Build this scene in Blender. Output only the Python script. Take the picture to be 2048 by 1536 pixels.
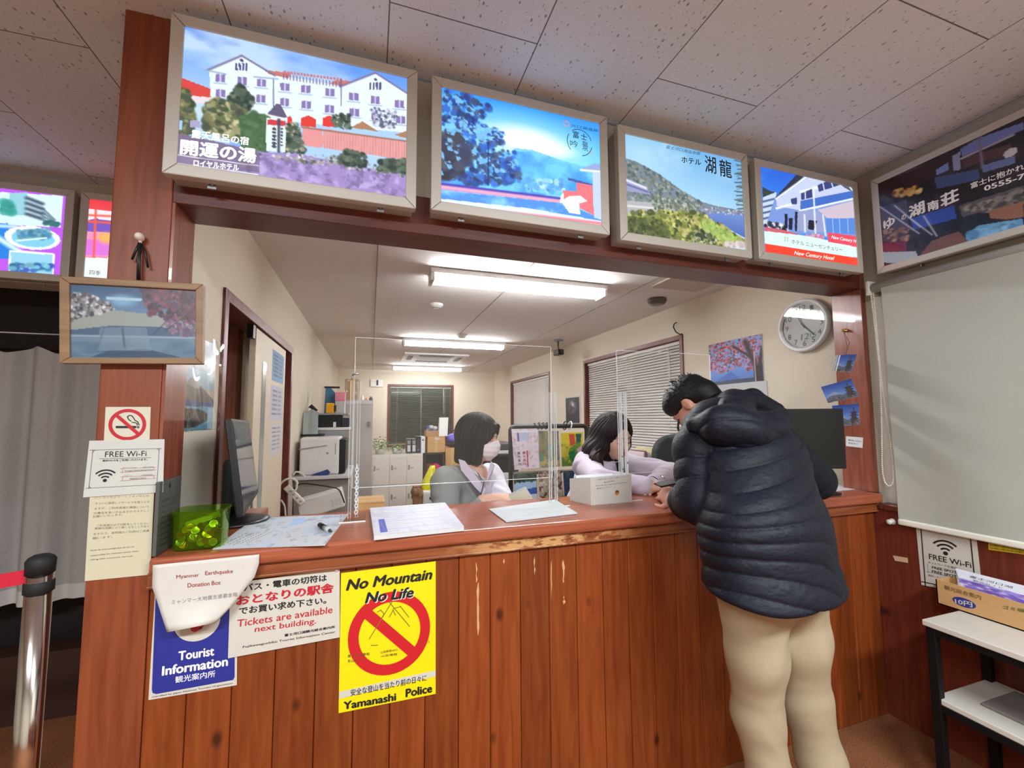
import bpy, bmesh, math, random
import numpy as np
from mathutils import Vector, Matrix

# ------------------------------------------------------------------ scene, camera, world, exposure
scene = bpy.context.scene
for _o in list(bpy.data.objects):
    bpy.data.objects.remove(_o)
COL = scene.collection
CAM = np.array([0.0, -1.45, 1.366])
FPX = 859.95
RW = np.array([[0.95017174, 0.01881528, 0.31115857],      # rows: world axes in camera space (right, down, forward)
               [-0.31166588, 0.0770905, 0.94705936],
               [-0.00616818, -0.99684655, 0.0791133]])
cam_data = bpy.data.cameras.new('camera')
cam = bpy.data.objects.new('camera', cam_data)
COL.objects.link(cam)
cam_data.sensor_width = 36.0
cam_data.lens = FPX * 36.0 / 2048.0
cam_data.clip_start = 0.02
mw = Matrix.Identity(4)
for i in range(3):
    mw[i][0] = RW[i, 0]; mw[i][1] = -RW[i, 1]; mw[i][2] = -RW[i, 2]; mw[i][3] = CAM[i]
cam.matrix_world = mw
scene.camera = cam

scene.view_settings.view_transform = 'Standard'
scene.view_settings.look = 'None'
scene.view_settings.gamma = 1.0
scene.view_settings.use_curve_mapping = False
scene.view_settings.exposure = 0.4

world = bpy.data.worlds.new('world')
scene.world = world
world.use_nodes = True
world.node_tree.nodes['Background'].inputs[0].default_value = (0.9, 0.95, 1.0, 1)
world.node_tree.nodes['Background'].inputs[1].default_value = 0.05

HALL_Z, OFF_Z = 2.56, 2.31


def area_lamp(name, loc, sx, sy, power, color=(1, 1, 1), rot=(0, 0, 0), parent=None):
    l = bpy.data.lights.new(name, 'AREA')
    l.shape = 'RECTANGLE'; l.size = sx; l.size_y = sy; l.energy = power; l.color = color
    o = bpy.data.objects.new(name, l)
    COL.objects.link(o); o.location = loc; o.rotation_euler = rot
    return o


# ceiling lamps of the hall, behind the photographer (unseen area lights alone, without fixtures)
HALL_LAMPS = [(-0.9, -2.3), (1.1, -2.3)]
HALL_POWER = 88
for hx, hy in HALL_LAMPS:
    area_lamp('hall_lamp_light', (hx, hy, 2.45), 1.2, 0.28, HALL_POWER, (0.86, 0.94, 1.0))


def ray(u, v):
    return RW @ np.array([u - 1024.0, v - 768.0, FPX])


def P(u, v, ax, val):
    """Point of the axis-aligned plane (ax = 0, 1, 2 at val) seen at photograph pixel (u, v)."""
    r = ray(u, v)
    return CAM + r * ((val - CAM[ax]) / r[ax])


def proj(p):
    c = RW.T @ (np.asarray(p, float) - CAM)
    return np.array([1024 + FPX * c[0] / c[2], 768 + FPX * c[1] / c[2]])


# ------------------------------------------------------------------ materials
def lin(c):
    c = np.asarray(c, float)
    if c.max() > 1.0001:
        c = c / 255.0
    return np.where(c <= 0.04045, c / 12.92, ((c + 0.055) / 1.055) ** 2.4)


def rgba(c):
    l = lin(c)
    return (float(l[0]), float(l[1]), float(l[2]), 1.0)


def new_mat(name):
    m = bpy.data.materials.new(name)
    m.use_nodes = True
    nt = m.node_tree
    return m, nt, nt.nodes['Principled BSDF']


def nd(nt, typ, **kw):
    n = nt.nodes.new(typ)
    for k, v in kw.items():
        if k.startswith('i_'):
            n.inputs[int(k[2:])].default_value = v
        else:
            setattr(n, k, v)
    return n


MATS = {}


def M(name, col, rough=0.5, metal=0.0, spec=0.5, var=0.06, scale=40.0, bump=0.0, bscale=None, coat=0.0, sheen=0.0):
    """Principled material with a procedural colour variation and an optional bump."""
    if name in MATS:
        return MATS[name]
    m, nt, b = new_mat(name)
    c = rgba(col)
    tc = nd(nt, 'ShaderNodeTexCoord')
    nz = nd(nt, 'ShaderNodeTexNoise'); nz.inputs['Scale'].default_value = scale; nz.inputs['Detail'].default_value = 4
    nt.links.new(tc.outputs['Object'], nz.inputs['Vector'])
    mx = nd(nt, 'ShaderNodeMix', data_type='RGBA')
    mx.inputs[6].default_value = tuple(x * (1 - var) for x in c[:3]) + (1,)
    mx.inputs[7].default_value = tuple(min(1, x * (1 + var)) for x in c[:3]) + (1,)
    nt.links.new(nz.outputs[0], mx.inputs[0])
    nt.links.new(mx.outputs[2], b.inputs['Base Color'])
    b.inputs['Roughness'].default_value = rough
    b.inputs['Metallic'].default_value = metal
    b.inputs['Specular IOR Level'].default_value = spec
    b.inputs['Coat Weight'].default_value = coat
    if sheen:
        b.inputs['Sheen Weight'].default_value = sheen
    if bump:
        n2 = nd(nt, 'ShaderNodeTexNoise'); n2.inputs['Scale'].default_value = bscale or scale * 4; n2.inputs['Detail'].default_value = 5
        nt.links.new(tc.outputs['Object'], n2.inputs['Vector'])
        bp = nd(nt, 'ShaderNodeBump'); bp.inputs['Strength'].default_value = bump; bp.inputs['Distance'].default_value = 0.004
        nt.links.new(n2.outputs[0], bp.inputs['Height'])
        nt.links.new(bp.outputs[0], b.inputs['Normal'])
    MATS[name] = m
    return m


def emit_mat(name, col, strength):
    if name in MATS:
        return MATS[name]
    m, nt, b = new_mat(name)
    b.inputs['Base Color'].default_value = (0.8, 0.8, 0.8, 1)
    b.inputs['Emission Color'].default_value = rgba(col)
    b.inputs['Emission Strength'].default_value = strength
    MATS[name] = m
    return m


def pic_mat(name, emission=0.0, rough=0.35, coat=0.0):
    """Printed picture: colours come from the mesh's own print (colour attribute 'print')."""
    if name in MATS:
        return MATS[name]
    m, nt, b = new_mat(name)
    at = nd(nt, 'ShaderNodeVertexColor', layer_name='print')
    b.inputs['Roughness'].default_value = rough
    b.inputs['Coat Weight'].default_value = coat
    if emission:
        nt.links.new(at.outputs[0], b.inputs['Emission Color'])
        b.inputs['Emission Strength'].default_value = emission
        b.inputs['Base Color'].default_value = (0.02, 0.02, 0.02, 1)
    else:
        nt.links.new(at.outputs[0], b.inputs['Base Color'])
    MATS[name] = m
    return m


def lit_ink(name, col, strength):
    return emit_mat(name, col, strength)


def wood(name, col, dark, axis=2, rough=0.35, knots=True, scale=1.0, wear=0.0, plank=0.0, coat=0.0, spec=0.5):
    """Stained wood: grain stretched along one axis, knots, optional per-plank tone and worn patches."""
    m, nt, b = new_mat(name)
    L = nt.links.new
    tc = nd(nt, 'ShaderNodeTexCoord')
    mp = nd(nt, 'ShaderNodeMapping')
    s = [22 * scale] * 3; s[axis] = 1.6 * scale
    mp.inputs['Scale'].default_value = s
    L(tc.outputs['Object'], mp.inputs['Vector'])
    nz = nd(nt, 'ShaderNodeTexNoise'); nz.inputs['Scale'].default_value = 2.2; nz.inputs['Detail'].default_value = 7; nz.inputs['Distortion'].default_value = 0.6
    L(mp.outputs[0], nz.inputs['Vector'])
    cr = nd(nt, 'ShaderNodeValToRGB')
    cr.color_ramp.elements[0].position = 0.3; cr.color_ramp.elements[0].color = rgba(dark)
    cr.color_ramp.elements[1].position = 0.68; cr.color_ramp.elements[1].color = rgba(col)
    L(nz.outputs[0], cr.inputs[0])
    out = cr.outputs[0]
    if plank:
        sx = nd(nt, 'ShaderNodeSeparateXYZ'); L(tc.outputs['Object'], sx.inputs[0])
        dv = nd(nt, 'ShaderNodeMath', operation='DIVIDE', i_1=plank); L(sx.outputs[0], dv.inputs[0])
        fl = nd(nt, 'ShaderNodeMath', operation='FLOOR'); L(dv.outputs[0], fl.inputs[0])
        wn = nd(nt, 'ShaderNodeTexWhiteNoise', noise_dimensions='1D'); L(fl.outputs[0], wn.inputs['W'])
        hs = nd(nt, 'ShaderNodeHueSaturation')
        mr = nd(nt, 'ShaderNodeMapRange'); mr.inputs[3].default_value = 0.82; mr.inputs[4].default_value = 1.15
        L(wn.outputs[0], mr.inputs[0]); L(mr.outputs[0], hs.inputs['Value']); L(out, hs.inputs['Color'])
        out = hs.outputs[0]
    if knots:
        mk = nd(nt, 'ShaderNodeMapping'); ks = [9.5, 3.0, 9.5]; ks[axis] = 5.5
        mk.inputs['Scale'].default_value = ks; mk.inputs['Location'].default_value = (0.3, 0.1, 0.7)
        L(tc.outputs['Object'], mk.inputs['Vector'])
        vo = nd(nt, 'ShaderNodeTexVoronoi'); vo.inputs['Scale'].default_value = 1.0
        L(mk.outputs[0], vo.inputs['Vector'])
        gt = nd(nt, 'ShaderNodeSeparateColor'); L(vo.outputs['Color'], gt.inputs[0])
        th = nd(nt, 'ShaderNodeMath', operation='GREATER_THAN', i_1=0.42); L(gt.outputs[0], th.inputs[0])
        kr = nd(nt, 'ShaderNodeMapRange'); kr.inputs[1].default_value = 0.055; kr.inputs[2].default_value = 0.16
        kr.inputs[3].default_value = 0.85; kr.inputs[4].default_value = 0.0
        L(vo.outputs['Distance'], kr.inputs[0])
        mu = nd(nt, 'ShaderNodeMath', operation='MULTIPLY'); L(kr.outputs[0], mu.inputs[0]); L(th.outputs[0], mu.inputs[1])
        mx = nd(nt, 'ShaderNodeMix', data_type='RGBA'); mx.inputs[7].default_value = rgba((52, 20, 10))
        L(mu.outputs[0], mx.inputs[0]); L(out, mx.inputs[6]); out = mx.outputs[2]
    if wear:
        mw_ = nd(nt, 'ShaderNodeMapping'); ws = [26, 26, 26]; ws[axis] = 9
        mw_.inputs['Scale'].default_value = ws
        L(tc.outputs['Object'], mw_.inputs['Vector'])
        n3 = nd(nt, 'ShaderNodeTexNoise'); n3.inputs['Scale'].default_value = 1.6; n3.inputs['Detail'].default_value = 8; n3.inputs['Roughness'].default_value = 0.7
        L(mw_.outputs[0], n3.inputs['Vector'])
        w2 = nd(nt, 'ShaderNodeMapRange'); w2.inputs[1].default_value = 0.60 - wear; w2.inputs[2].default_value = 0.68 - wear
        L(n3.outputs[0], w2.inputs[0])
        # worn most along the middle of the counter, where people lean
        sx = nd(nt, 'ShaderNodeSeparateXYZ'); L(tc.outputs['Object'], sx.inputs[0])
        e = nd(nt, 'ShaderNodeMapRange', interpolation_type='SMOOTHSTEP'); e.inputs[1].default_value = 0.10; e.inputs[2].default_value = 0.42
        L(sx.outputs[0], e.inputs[0])
        e2 = nd(nt, 'ShaderNodeMapRange', interpolation_type='SMOOTHSTEP'); e2.inputs[1].default_value = 1.0; e2.inputs[2].default_value = 0.62
        L(sx.outputs[0], e2.inputs[0])
        m1 = nd(nt, 'ShaderNodeMath', operation='MULTIPLY'); L(e.outputs[0], m1.inputs[0]); L(e2.outputs[0], m1.inputs[1])
        m2 = nd(nt, 'ShaderNodeMath', operation='MULTIPLY'); L(m1.outputs[0], m2.inputs[0]); L(w2.outputs[0], m2.inputs[1])
        mx = nd(nt, 'ShaderNodeMix', data_type='RGBA'); mx.inputs[7].default_value = rgba((196, 148, 96))
        L(m2.outputs[0], mx.inputs[0]); L(out, mx.inputs[6]); out = mx.outputs[2]
    L(out, b.inputs['Base Color'])
    b.inputs['Roughness'].default_value = rough
    b.inputs['Coat Weight'].default_value = coat
    b.inputs['Specular IOR Level'].default_value = spec
    bp = nd(nt, 'ShaderNodeBump'); bp.inputs['Strength'].default_value = 0.12; bp.inputs['Distance'].default_value = 0.002
    L(nz.outputs[0], bp.inputs['Height']); L(bp.outputs[0], b.inputs['Normal'])
    MATS[name] = m
    return m


def acrylic(name, tint=(1, 1, 1), refl=0.16):
    """Thin clear sheet: mostly see-through with a mirror share that rises at grazing angles."""
    m, nt, b = new_mat(name)
    L = nt.links.new
    tr = nd(nt, 'ShaderNodeBsdfTransparent'); tr.inputs[0].default_value = tuple(tint) + (1,)
    gl = nd(nt, 'ShaderNodeBsdfGlossy'); gl.inputs['Roughness'].default_value = 0.03
    lw = nd(nt, 'ShaderNodeLayerWeight'); lw.inputs[0].default_value = 0.5
    pw = nd(nt, 'ShaderNodeMath', operation='POWER', i_1=5.0); L(lw.outputs['Facing'], pw.inputs[0])
    mu = nd(nt, 'ShaderNodeMath', operation='MULTIPLY_ADD', i_1=0.85, i_2=0.02 + refl * 0.1)
    L(pw.outputs[0], mu.inputs[0])
    mx = nd(nt, 'ShaderNodeMixShader')
    L(mu.outputs[0], mx.inputs[0]); L(tr.outputs[0], mx.inputs[1]); L(gl.outputs[0], mx.inputs[2])
    L(mx.outputs[0], nt.nodes['Material Output'].inputs[0])
    MATS[name] = m
    return m


# ------------------------------------------------------------------ mesh building
class B:
    """Collects shapes (world coordinates) and links them as ONE mesh object."""

    def __init__(s):
        s.v = []; s.f = []; s.mi = []; s.mats = []; s.sm = []

    def _m(s, m):
        if m not in s.mats:
            s.mats.append(m)
        return s.mats.index(m)

    def add(s, verts, faces, m, smooth=False):
        k = len(s.v); i = s._m(m)
        s.v.extend([tuple(map(float, p)) for p in verts])
        for f in faces:
            s.f.append(tuple(k + a for a in f)); s.mi.append(i); s.sm.append(smooth)
        return s

    def box(s, lo, hi, m, R=None, o=None):
        x0, y0, z0 = lo; x1, y1, z1 = hi
        vs = [(x0, y0, z0), (x1, y0, z0), (x1, y1, z0), (x0, y1, z0), (x0, y0, z1), (x1, y0, z1), (x1, y1, z1), (x0, y1, z1)]
        if R is not None:
            vs = [tuple(np.asarray(o) + R @ np.array(p)) for p in vs]
        return s.add(vs, [(0, 3, 2, 1), (4, 5, 6, 7), (0, 1, 5, 4), (1, 2, 6, 5), (2, 3, 7, 6), (3, 0, 4, 7)], m)

    def slab(s, quad, th, m):
        """Four corners (seen face) extruded backwards by th along the face normal."""
        q = [np.asarray(p, float) for p in quad]
        n = np.cross(q[1] - q[0], q[3] - q[0]); n /= np.linalg.norm(n)
        # make n point away from the camera
        if np.dot(n, q[0] - CAM) < 0:
            n = -n
        bk = [p + n * th for p in q]
        vs = q + bk
        fs = [(0, 1, 2, 3), (7, 6, 5, 4), (0, 4, 5, 1), (1, 5, 6, 2), (2, 6, 7, 3), (3, 7, 4, 0)]
        c = np.mean(vs, 0)
        out = []
        for f in fs:
            a, b_, c_ = [np.asarray(vs[i]) for i in f[:3]]
            nn = np.cross(b_ - a, c_ - a)
            out.append(f if np.dot(nn, np.mean([vs[i] for i in f], 0) - c) > 0 else f[::-1])
        return s.add(vs, out, m)

    def prism(s, poly, d, m, smooth=False):
        """Planar polygon (list of 3-D points) extruded by vector d."""
        d = np.asarray(d, float); n = len(poly)
        p0 = [np.asarray(p, float) for p in poly]
        vs = p0 + [p + d for p in p0]
        nn = np.zeros(3)
        for i in range(n):
            nn += np.cross(p0[i] - p0[0], p0[(i + 1) % n] - p0[0])
        flip = np.dot(nn, d) > 0
        a = tuple(range(n)); b_ = tuple(range(n, 2 * n))
        fs = [a[::-1] if flip else a, b_ if flip else b_[::-1]]
        for i in range(n):
            j = (i + 1) % n
            q = (i, j, n + j, n + i)
            fs.append(q if flip else q[::-1])
        return s.add(vs, fs, m, smooth)

    def ring(s, path, r, m, n=10, caps=True, smooth=True, closed=False):
        """Tube along a path; r a number or one radius per point."""
        path = [np.asarray(p, float) for p in path]
        k = len(path)
        rr = [r] * k if np.isscalar(r) else list(r)
        vs = []; up = np.array([0.0, 0.0, 1.0]); prev = None
        for i in range(k):
            if closed:
                t = path[(i + 1) % k] - path[i - 1]
            else:
                t = path[min(i + 1, k - 1)] - path[max(i - 1, 0)]
            t = t / (np.linalg.norm(t) + 1e-12)
            if prev is None:
                a = np.cross(t, up)
                if np.linalg.norm(a) < 0.2:
                    a = np.cross(t, np.array([1.0, 0, 0]))
            else:
                a = prev - t * np.dot(prev, t)
            a /= np.linalg.norm(a); prev = a
            b_ = np.cross(t, a)
            for j in range(n):
                g = 2 * math.pi * j / n
                vs.append(path[i] + (a * math.cos(g) + b_ * math.sin(g)) * rr[i])
        fs = []
        for i in range(k if closed else k - 1):
            i2 = (i + 1) % k
            for j in range(n):
                j2 = (j + 1) % n
                fs.append((i * n + j, i * n + j2, i2 * n + j2, i2 * n + j))
        if caps and not closed:
            fs.append(tuple(range(n))[::-1]); fs.append(tuple((k - 1) * n + j for j in range(n)))
        return s.add(vs, fs, m, smooth)

    def lathe(s, prof, c, m, n=24, axis=(0, 0, 1), smooth=True, caps=True):
        """Profile [(radius, height)...] turned about an axis through c."""
        ax = np.asarray(axis, float); ax /= np.linalg.norm(ax)
        a = np.cross(ax, [0, 0, 1.0])
        if np.linalg.norm(a) < 0.2:
            a = np.cross(ax, [1.0, 0, 0])
        a /= np.linalg.norm(a); b_ = np.cross(ax, a); c = np.asarray(c, float)
        vs = []
        for r, h in prof:
            for j in range(n):
                g = 2 * math.pi * j / n
                vs.append(c + ax * h + (a * math.cos(g) + b_ * math.sin(g)) * max(r, 1e-5))
        fs = []
        for i in range(len(prof) - 1):
            for j in range(n):
                j2 = (j + 1) % n
                fs.append((i * n + j, i * n + j2, (i + 1) * n + j2, (i + 1) * n + j))
        if caps:
            fs.append(tuple(range(n))[::-1]); fs.append(tuple((len(prof) - 1) * n + j for j in range(n)))
        return s.add(vs, fs, m, smooth)

    def ell(s, c, r, m, nu=16, nv=10, R=None):
        vs = []; fs = []; c = np.asarray(c, float); r = np.asarray(r, float) * np.ones(3)
        for i in range(nv + 1):
            t = math.pi * i / nv
            for j in range(nu):
                g = 2 * math.pi * j / nu
                p = np.array([math.sin(t) * math.cos(g), math.sin(t) * math.sin(g), math.cos(t)]) * r
                vs.append(c + (p if R is None else R @ p))
        for i in range(nv):
            for j in range(nu):
                j2 = (j + 1) % nu
                fs.append((i * nu + j, (i + 1) * nu + j, (i + 1) * nu + j2, i * nu + j2))
        return s.add(vs, fs, m, True)

    def build(s, name, parent=None, bevel=0.0, seg=2, loc=None):
        me = bpy.data.meshes.new(name)
        off = np.array(parent['_o']) if parent is not None else np.array(loc if loc is not None else (0, 0, 0), float)
        if parent is None and loc is None and len(s.v):
            a = np.array(s.v); off = np.array([(a[:, 0].min() + a[:, 0].max()) / 2, (a[:, 1].min() + a[:, 1].max()) / 2, a[:, 2].min()])
        me.from_pydata([tuple(np.array(p) - off) for p in s.v], [], s.f)
        for m in s.mats:
            me.materials.append(m)
        me.polygons.foreach_set('material_index', s.mi)
        me.polygons.foreach_set('use_smooth', s.sm)
        me.update()
        o = bpy.data.objects.new(name, me)
        COL.objects.link(o)
        if parent is not None:
            o.parent = parent
        else:
            o.location = off
        OFFS[o.name] = off
        o['_o'] = [float(x) for x in off]
        if bevel:
            bm_ = o.modifiers.new('bevel', 'BEVEL'); bm_.width = bevel; bm_.segments = seg; bm_.limit_method = 'ANGLE'
            bm_.angle_limit = math.radians(40)
        return o


OFFS = {}


def tag(o, label=None, cat=None, group=None, kind=None):
    if label: o['label'] = label
    if cat: o['category'] = cat
    if group: o['group'] = group
    if kind: o['kind'] = kind
    return o


def thing(name, loc, label, cat, group=None):
    o = bpy.data.objects.new(name, None)
    COL.objects.link(o)
    o.empty_display_size = 0.05
    o.location = tuple(float(x) for x in loc)
    o['_o'] = [float(x) for x in loc]
    return tag(o, label, cat, group)


def struct(b, name, bevel=0.0):
    return tag(b.build(name, bevel=bevel), kind='structure')


def copy_tree(o, parent=None):
    c = o.copy(); COL.objects.link(c)
    if parent is not None:
        c.parent = parent
    for ch in list(o.children):
        copy_tree(ch, c)
    return c


def obj_mesh(name, verts, faces, mat, parent=None, smooth=True, color=None):
    """Link raw vertex/face arrays as one object; color = per-vertex linear RGB print."""
    off = np.array(parent['_o']) if parent is not None else np.array([(verts[:, 0].min() + verts[:, 0].max()) / 2, (verts[:, 1].min() + verts[:, 1].max()) / 2, verts[:, 2].min()])
    me = bpy.data.meshes.new(name)
    me.from_pydata((verts - off).tolist(), [], [tuple(f) for f in (faces.tolist() if hasattr(faces, 'tolist') else faces)])
    me.materials.append(mat)
    if smooth:
        me.polygons.foreach_set('use_smooth', [True] * len(me.polygons))
    if color is not None:
        a = me.color_attributes.new('print', 'FLOAT_COLOR', 'POINT')
        c4 = np.ones((len(verts), 4), np.float32); c4[:, :3] = color
        a.data.foreach_set('color', c4.ravel())
    me.update()
    o = bpy.data.objects.new(name, me); COL.objects.link(o)
    if parent is not None: o.parent = parent
    else: o.location = off
    o['_o'] = [float(x) for x in off]
    return o


# ------------------------------------------------------------------ lettering
def glyphs(s, bold=0.0, shear=0.0, space=1.0):
    cu = bpy.data.curves.new('t', 'FONT')
    cu.body = s; cu.size = 1.0; cu.shear = shear; cu.resolution_u = 3; cu.space_character = space
    ob = bpy.data.objects.new('t', cu)
    me = ob.to_mesh()
    n = len(me.vertices)
    v = np.zeros(n * 3); me.vertices.foreach_get('co', v); v = v.reshape(-1, 3)[:, :2]
    f = [tuple(p.vertices) for p in me.polygons]
    ob.to_mesh_clear()
    bpy.data.objects.remove(ob); bpy.data.curves.remove(cu)
    if bold and n:                                              # heavier strokes: overlaid copies a hair apart
        V_, F_ = [], []
        for k, (dx, dy) in enumerate(((-1, 0), (1, 0), (0, -.8), (0, .8))):
            V_.append(v + np.array([dx, dy]) * bold); F_ += [tuple(i + k * n for i in q) for q in f]
        v, f = np.vstack(V_), F_
    return v, f


def homog(src, dst):
    A = []
    for (x, y), (u, v) in zip(src, dst):
        A.append([x, y, 1, 0, 0, 0, -u * x, -u * y, -u]); A.append([0, 0, 0, x, y, 1, -v * x, -v * y, -v])
    _, _, vt = np.linalg.svd(np.array(A, float))
    return vt[-1].reshape(3, 3)


def happly(H, p):
    p = np.atleast_2d(np.asarray(p, float))
    q = np.c_[p, np.ones(len(p))] @ H.T
    return q[:, :2] / q[:, 2:]


class Sheet:
    """A flat rectangle in the place (corners TL, TR, BR, BL), addressed by its own u (right) and v (down)."""

    def __init__(s, tl, tr, br, bl, face=None, curl=None):
        s.c = [np.asarray(p, float) for p in (tl, tr, br, bl)]
        n = np.cross(s.c[1] - s.c[0], s.c[3] - s.c[0]); n /= np.linalg.norm(n)
        ref = np.asarray(face, float) if face is not None else CAM - s.c[0]
        s.n = n if np.dot(n, ref) > 0 else -n
        s.H = homog([proj(p) for p in s.c], [(0, 0), (1, 0), (1, 1), (0, 1)])
        s.w = np.linalg.norm(s.c[1] - s.c[0]); s.h = np.linalg.norm(s.c[3] - s.c[0])
        s.curl = curl

    def uv(s, pts):
        return happly(s.H, pts)

    def map(s, uv, e=0.0):
        uv = np.atleast_2d(np.asarray(uv, float))
        u = uv[:, :1]; v = uv[:, 1:2]
        p = (1 - u) * (1 - v) * s.c[0] + u * (1 - v) * s.c[1] + u * v * s.c[2] + (1 - u) * v * s.c[3]
        if s.curl is not None:
            p = p + s.n * s.curl(u, v)
        return p + s.n * e

    def board(s, b, m, th=0.0015, nu=1, nv=1):
        g = [(i / nu, j / nv) for j in range(nv + 1) for i in range(nu + 1)]
        f = s.map(g); k = s.map(g, -th); n = len(g)
        fs = []
        for j in range(nv):
            for i in range(nu):
                a = j * (nu + 1) + i
                fs.append((a, a + nu + 1, a + nu + 2, a + 1)); fs.append((n + a, n + a + 1, n + a + nu + 2, n + a + nu + 1))
        per = [i for i in range(nu + 1)] + [(j + 1) * (nu + 1) - 1 for j in range(1, nv + 1)] + [nv * (nu + 1) + i for i in range(nu - 1, -1, -1)] + [j * (nu + 1) for j in range(nv - 1, 0, -1)]
        for q in range(len(per)):
            a, c = per[q], per[(q + 1) % len(per)]
            fs.append((a, c, n + c, n + a))
        b.add(np.vstack([f, k]), fs, m)
        return b

    def poly(s, b, pts, m, e=0.0006, px=True):
        uv = s.uv(pts) if px else np.asarray(pts, float)
        v = s.map(uv, e)
        a = np.roll(uv, -1, 0); area = np.sum(uv[:, 0] * a[:, 1] - a[:, 0] * uv[:, 1])
        f = tuple(range(len(v)))
        b.add(v, [f[::-1] if area > 0 else f], m)

    def text(s, b, t, l, r, hpx, m, e=0.0009, bold=0.0, shear=0.0, space=1.0, px=True):
        """Lettering t whose middle line runs from l to r, hpx tall (photograph pixels, or u/v if px is False)."""
        if px:
            a, c = s.uv([l])[0], s.uv([r])[0]
            mid = ((l[0] + r[0]) / 2, (l[1] + r[1]) / 2)
            q = s.uv([(mid[0], mid[1] - hpx / 2), (mid[0], mid[1] + hpx / 2)])
            hv = abs(q[1, 1] - q[0, 1])
        else:
            a, c, hv = np.array(l, float), np.array(r, float), hpx
        v, f = glyphs(t, bold, shear, space)
        if len(v) == 0:
            return
        lo, hi = v.min(0), v.max(0)
        w = (v - lo) / np.maximum(hi - lo, 1e-6)
        d = c - a
        uv = a + w[:, :1] * d + np.c_[np.zeros(len(w)), (0.5 - w[:, 1]) * hv]
        lay = (np.arange(len(uv)) // max(1, len(uv) // 4) if bold else np.zeros(len(uv)))[:, None] * 4e-5
        b.add(s.map(uv, e) + s.n * lay, f, m)

    def disc(s, b, c, r, m, r_in=0.0, e=0.0007, n=40, a0=0.0, a1=2 * math.pi):
        """Disc or ring given in u/v with radius in metres."""
        vs = []; full = abs(a1 - a0 - 2 * math.pi) < 1e-6
        k = n if full else n + 1
        for i in range(k):
            g = a0 + (a1 - a0) * i / n
            for rr in (r, r_in):
                vs.append((c[0] + rr * math.cos(g) / s.w, c[1] - rr * math.sin(g) / s.h))
        fs = []
        for i in range(n):
            j = (i + 1) % k
            fs.append((2 * i, 2 * j, 2 * j + 1, 2 * i + 1))
        b.add(s.map(vs, e), fs, m)

    def picture(s, pic, name, parent, mat, e=0.0004):
        h, w = pic.a.shape[:2]
        uu, vv = np.meshgrid(np.linspace(0, 1, w), np.linspace(0, 1, h))
        verts = s.map(np.c_[uu.ravel(), vv.ravel()], e)
        i = (np.arange(h - 1)[:, None] * w + np.arange(w - 1)).ravel()
        faces = np.c_[i, i + w, i + w + 1, i + 1]
        return obj_mesh(name, verts, faces, mat, parent, False, lin(np.clip(pic.a, 0, 1).reshape(-1, 3)))


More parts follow.
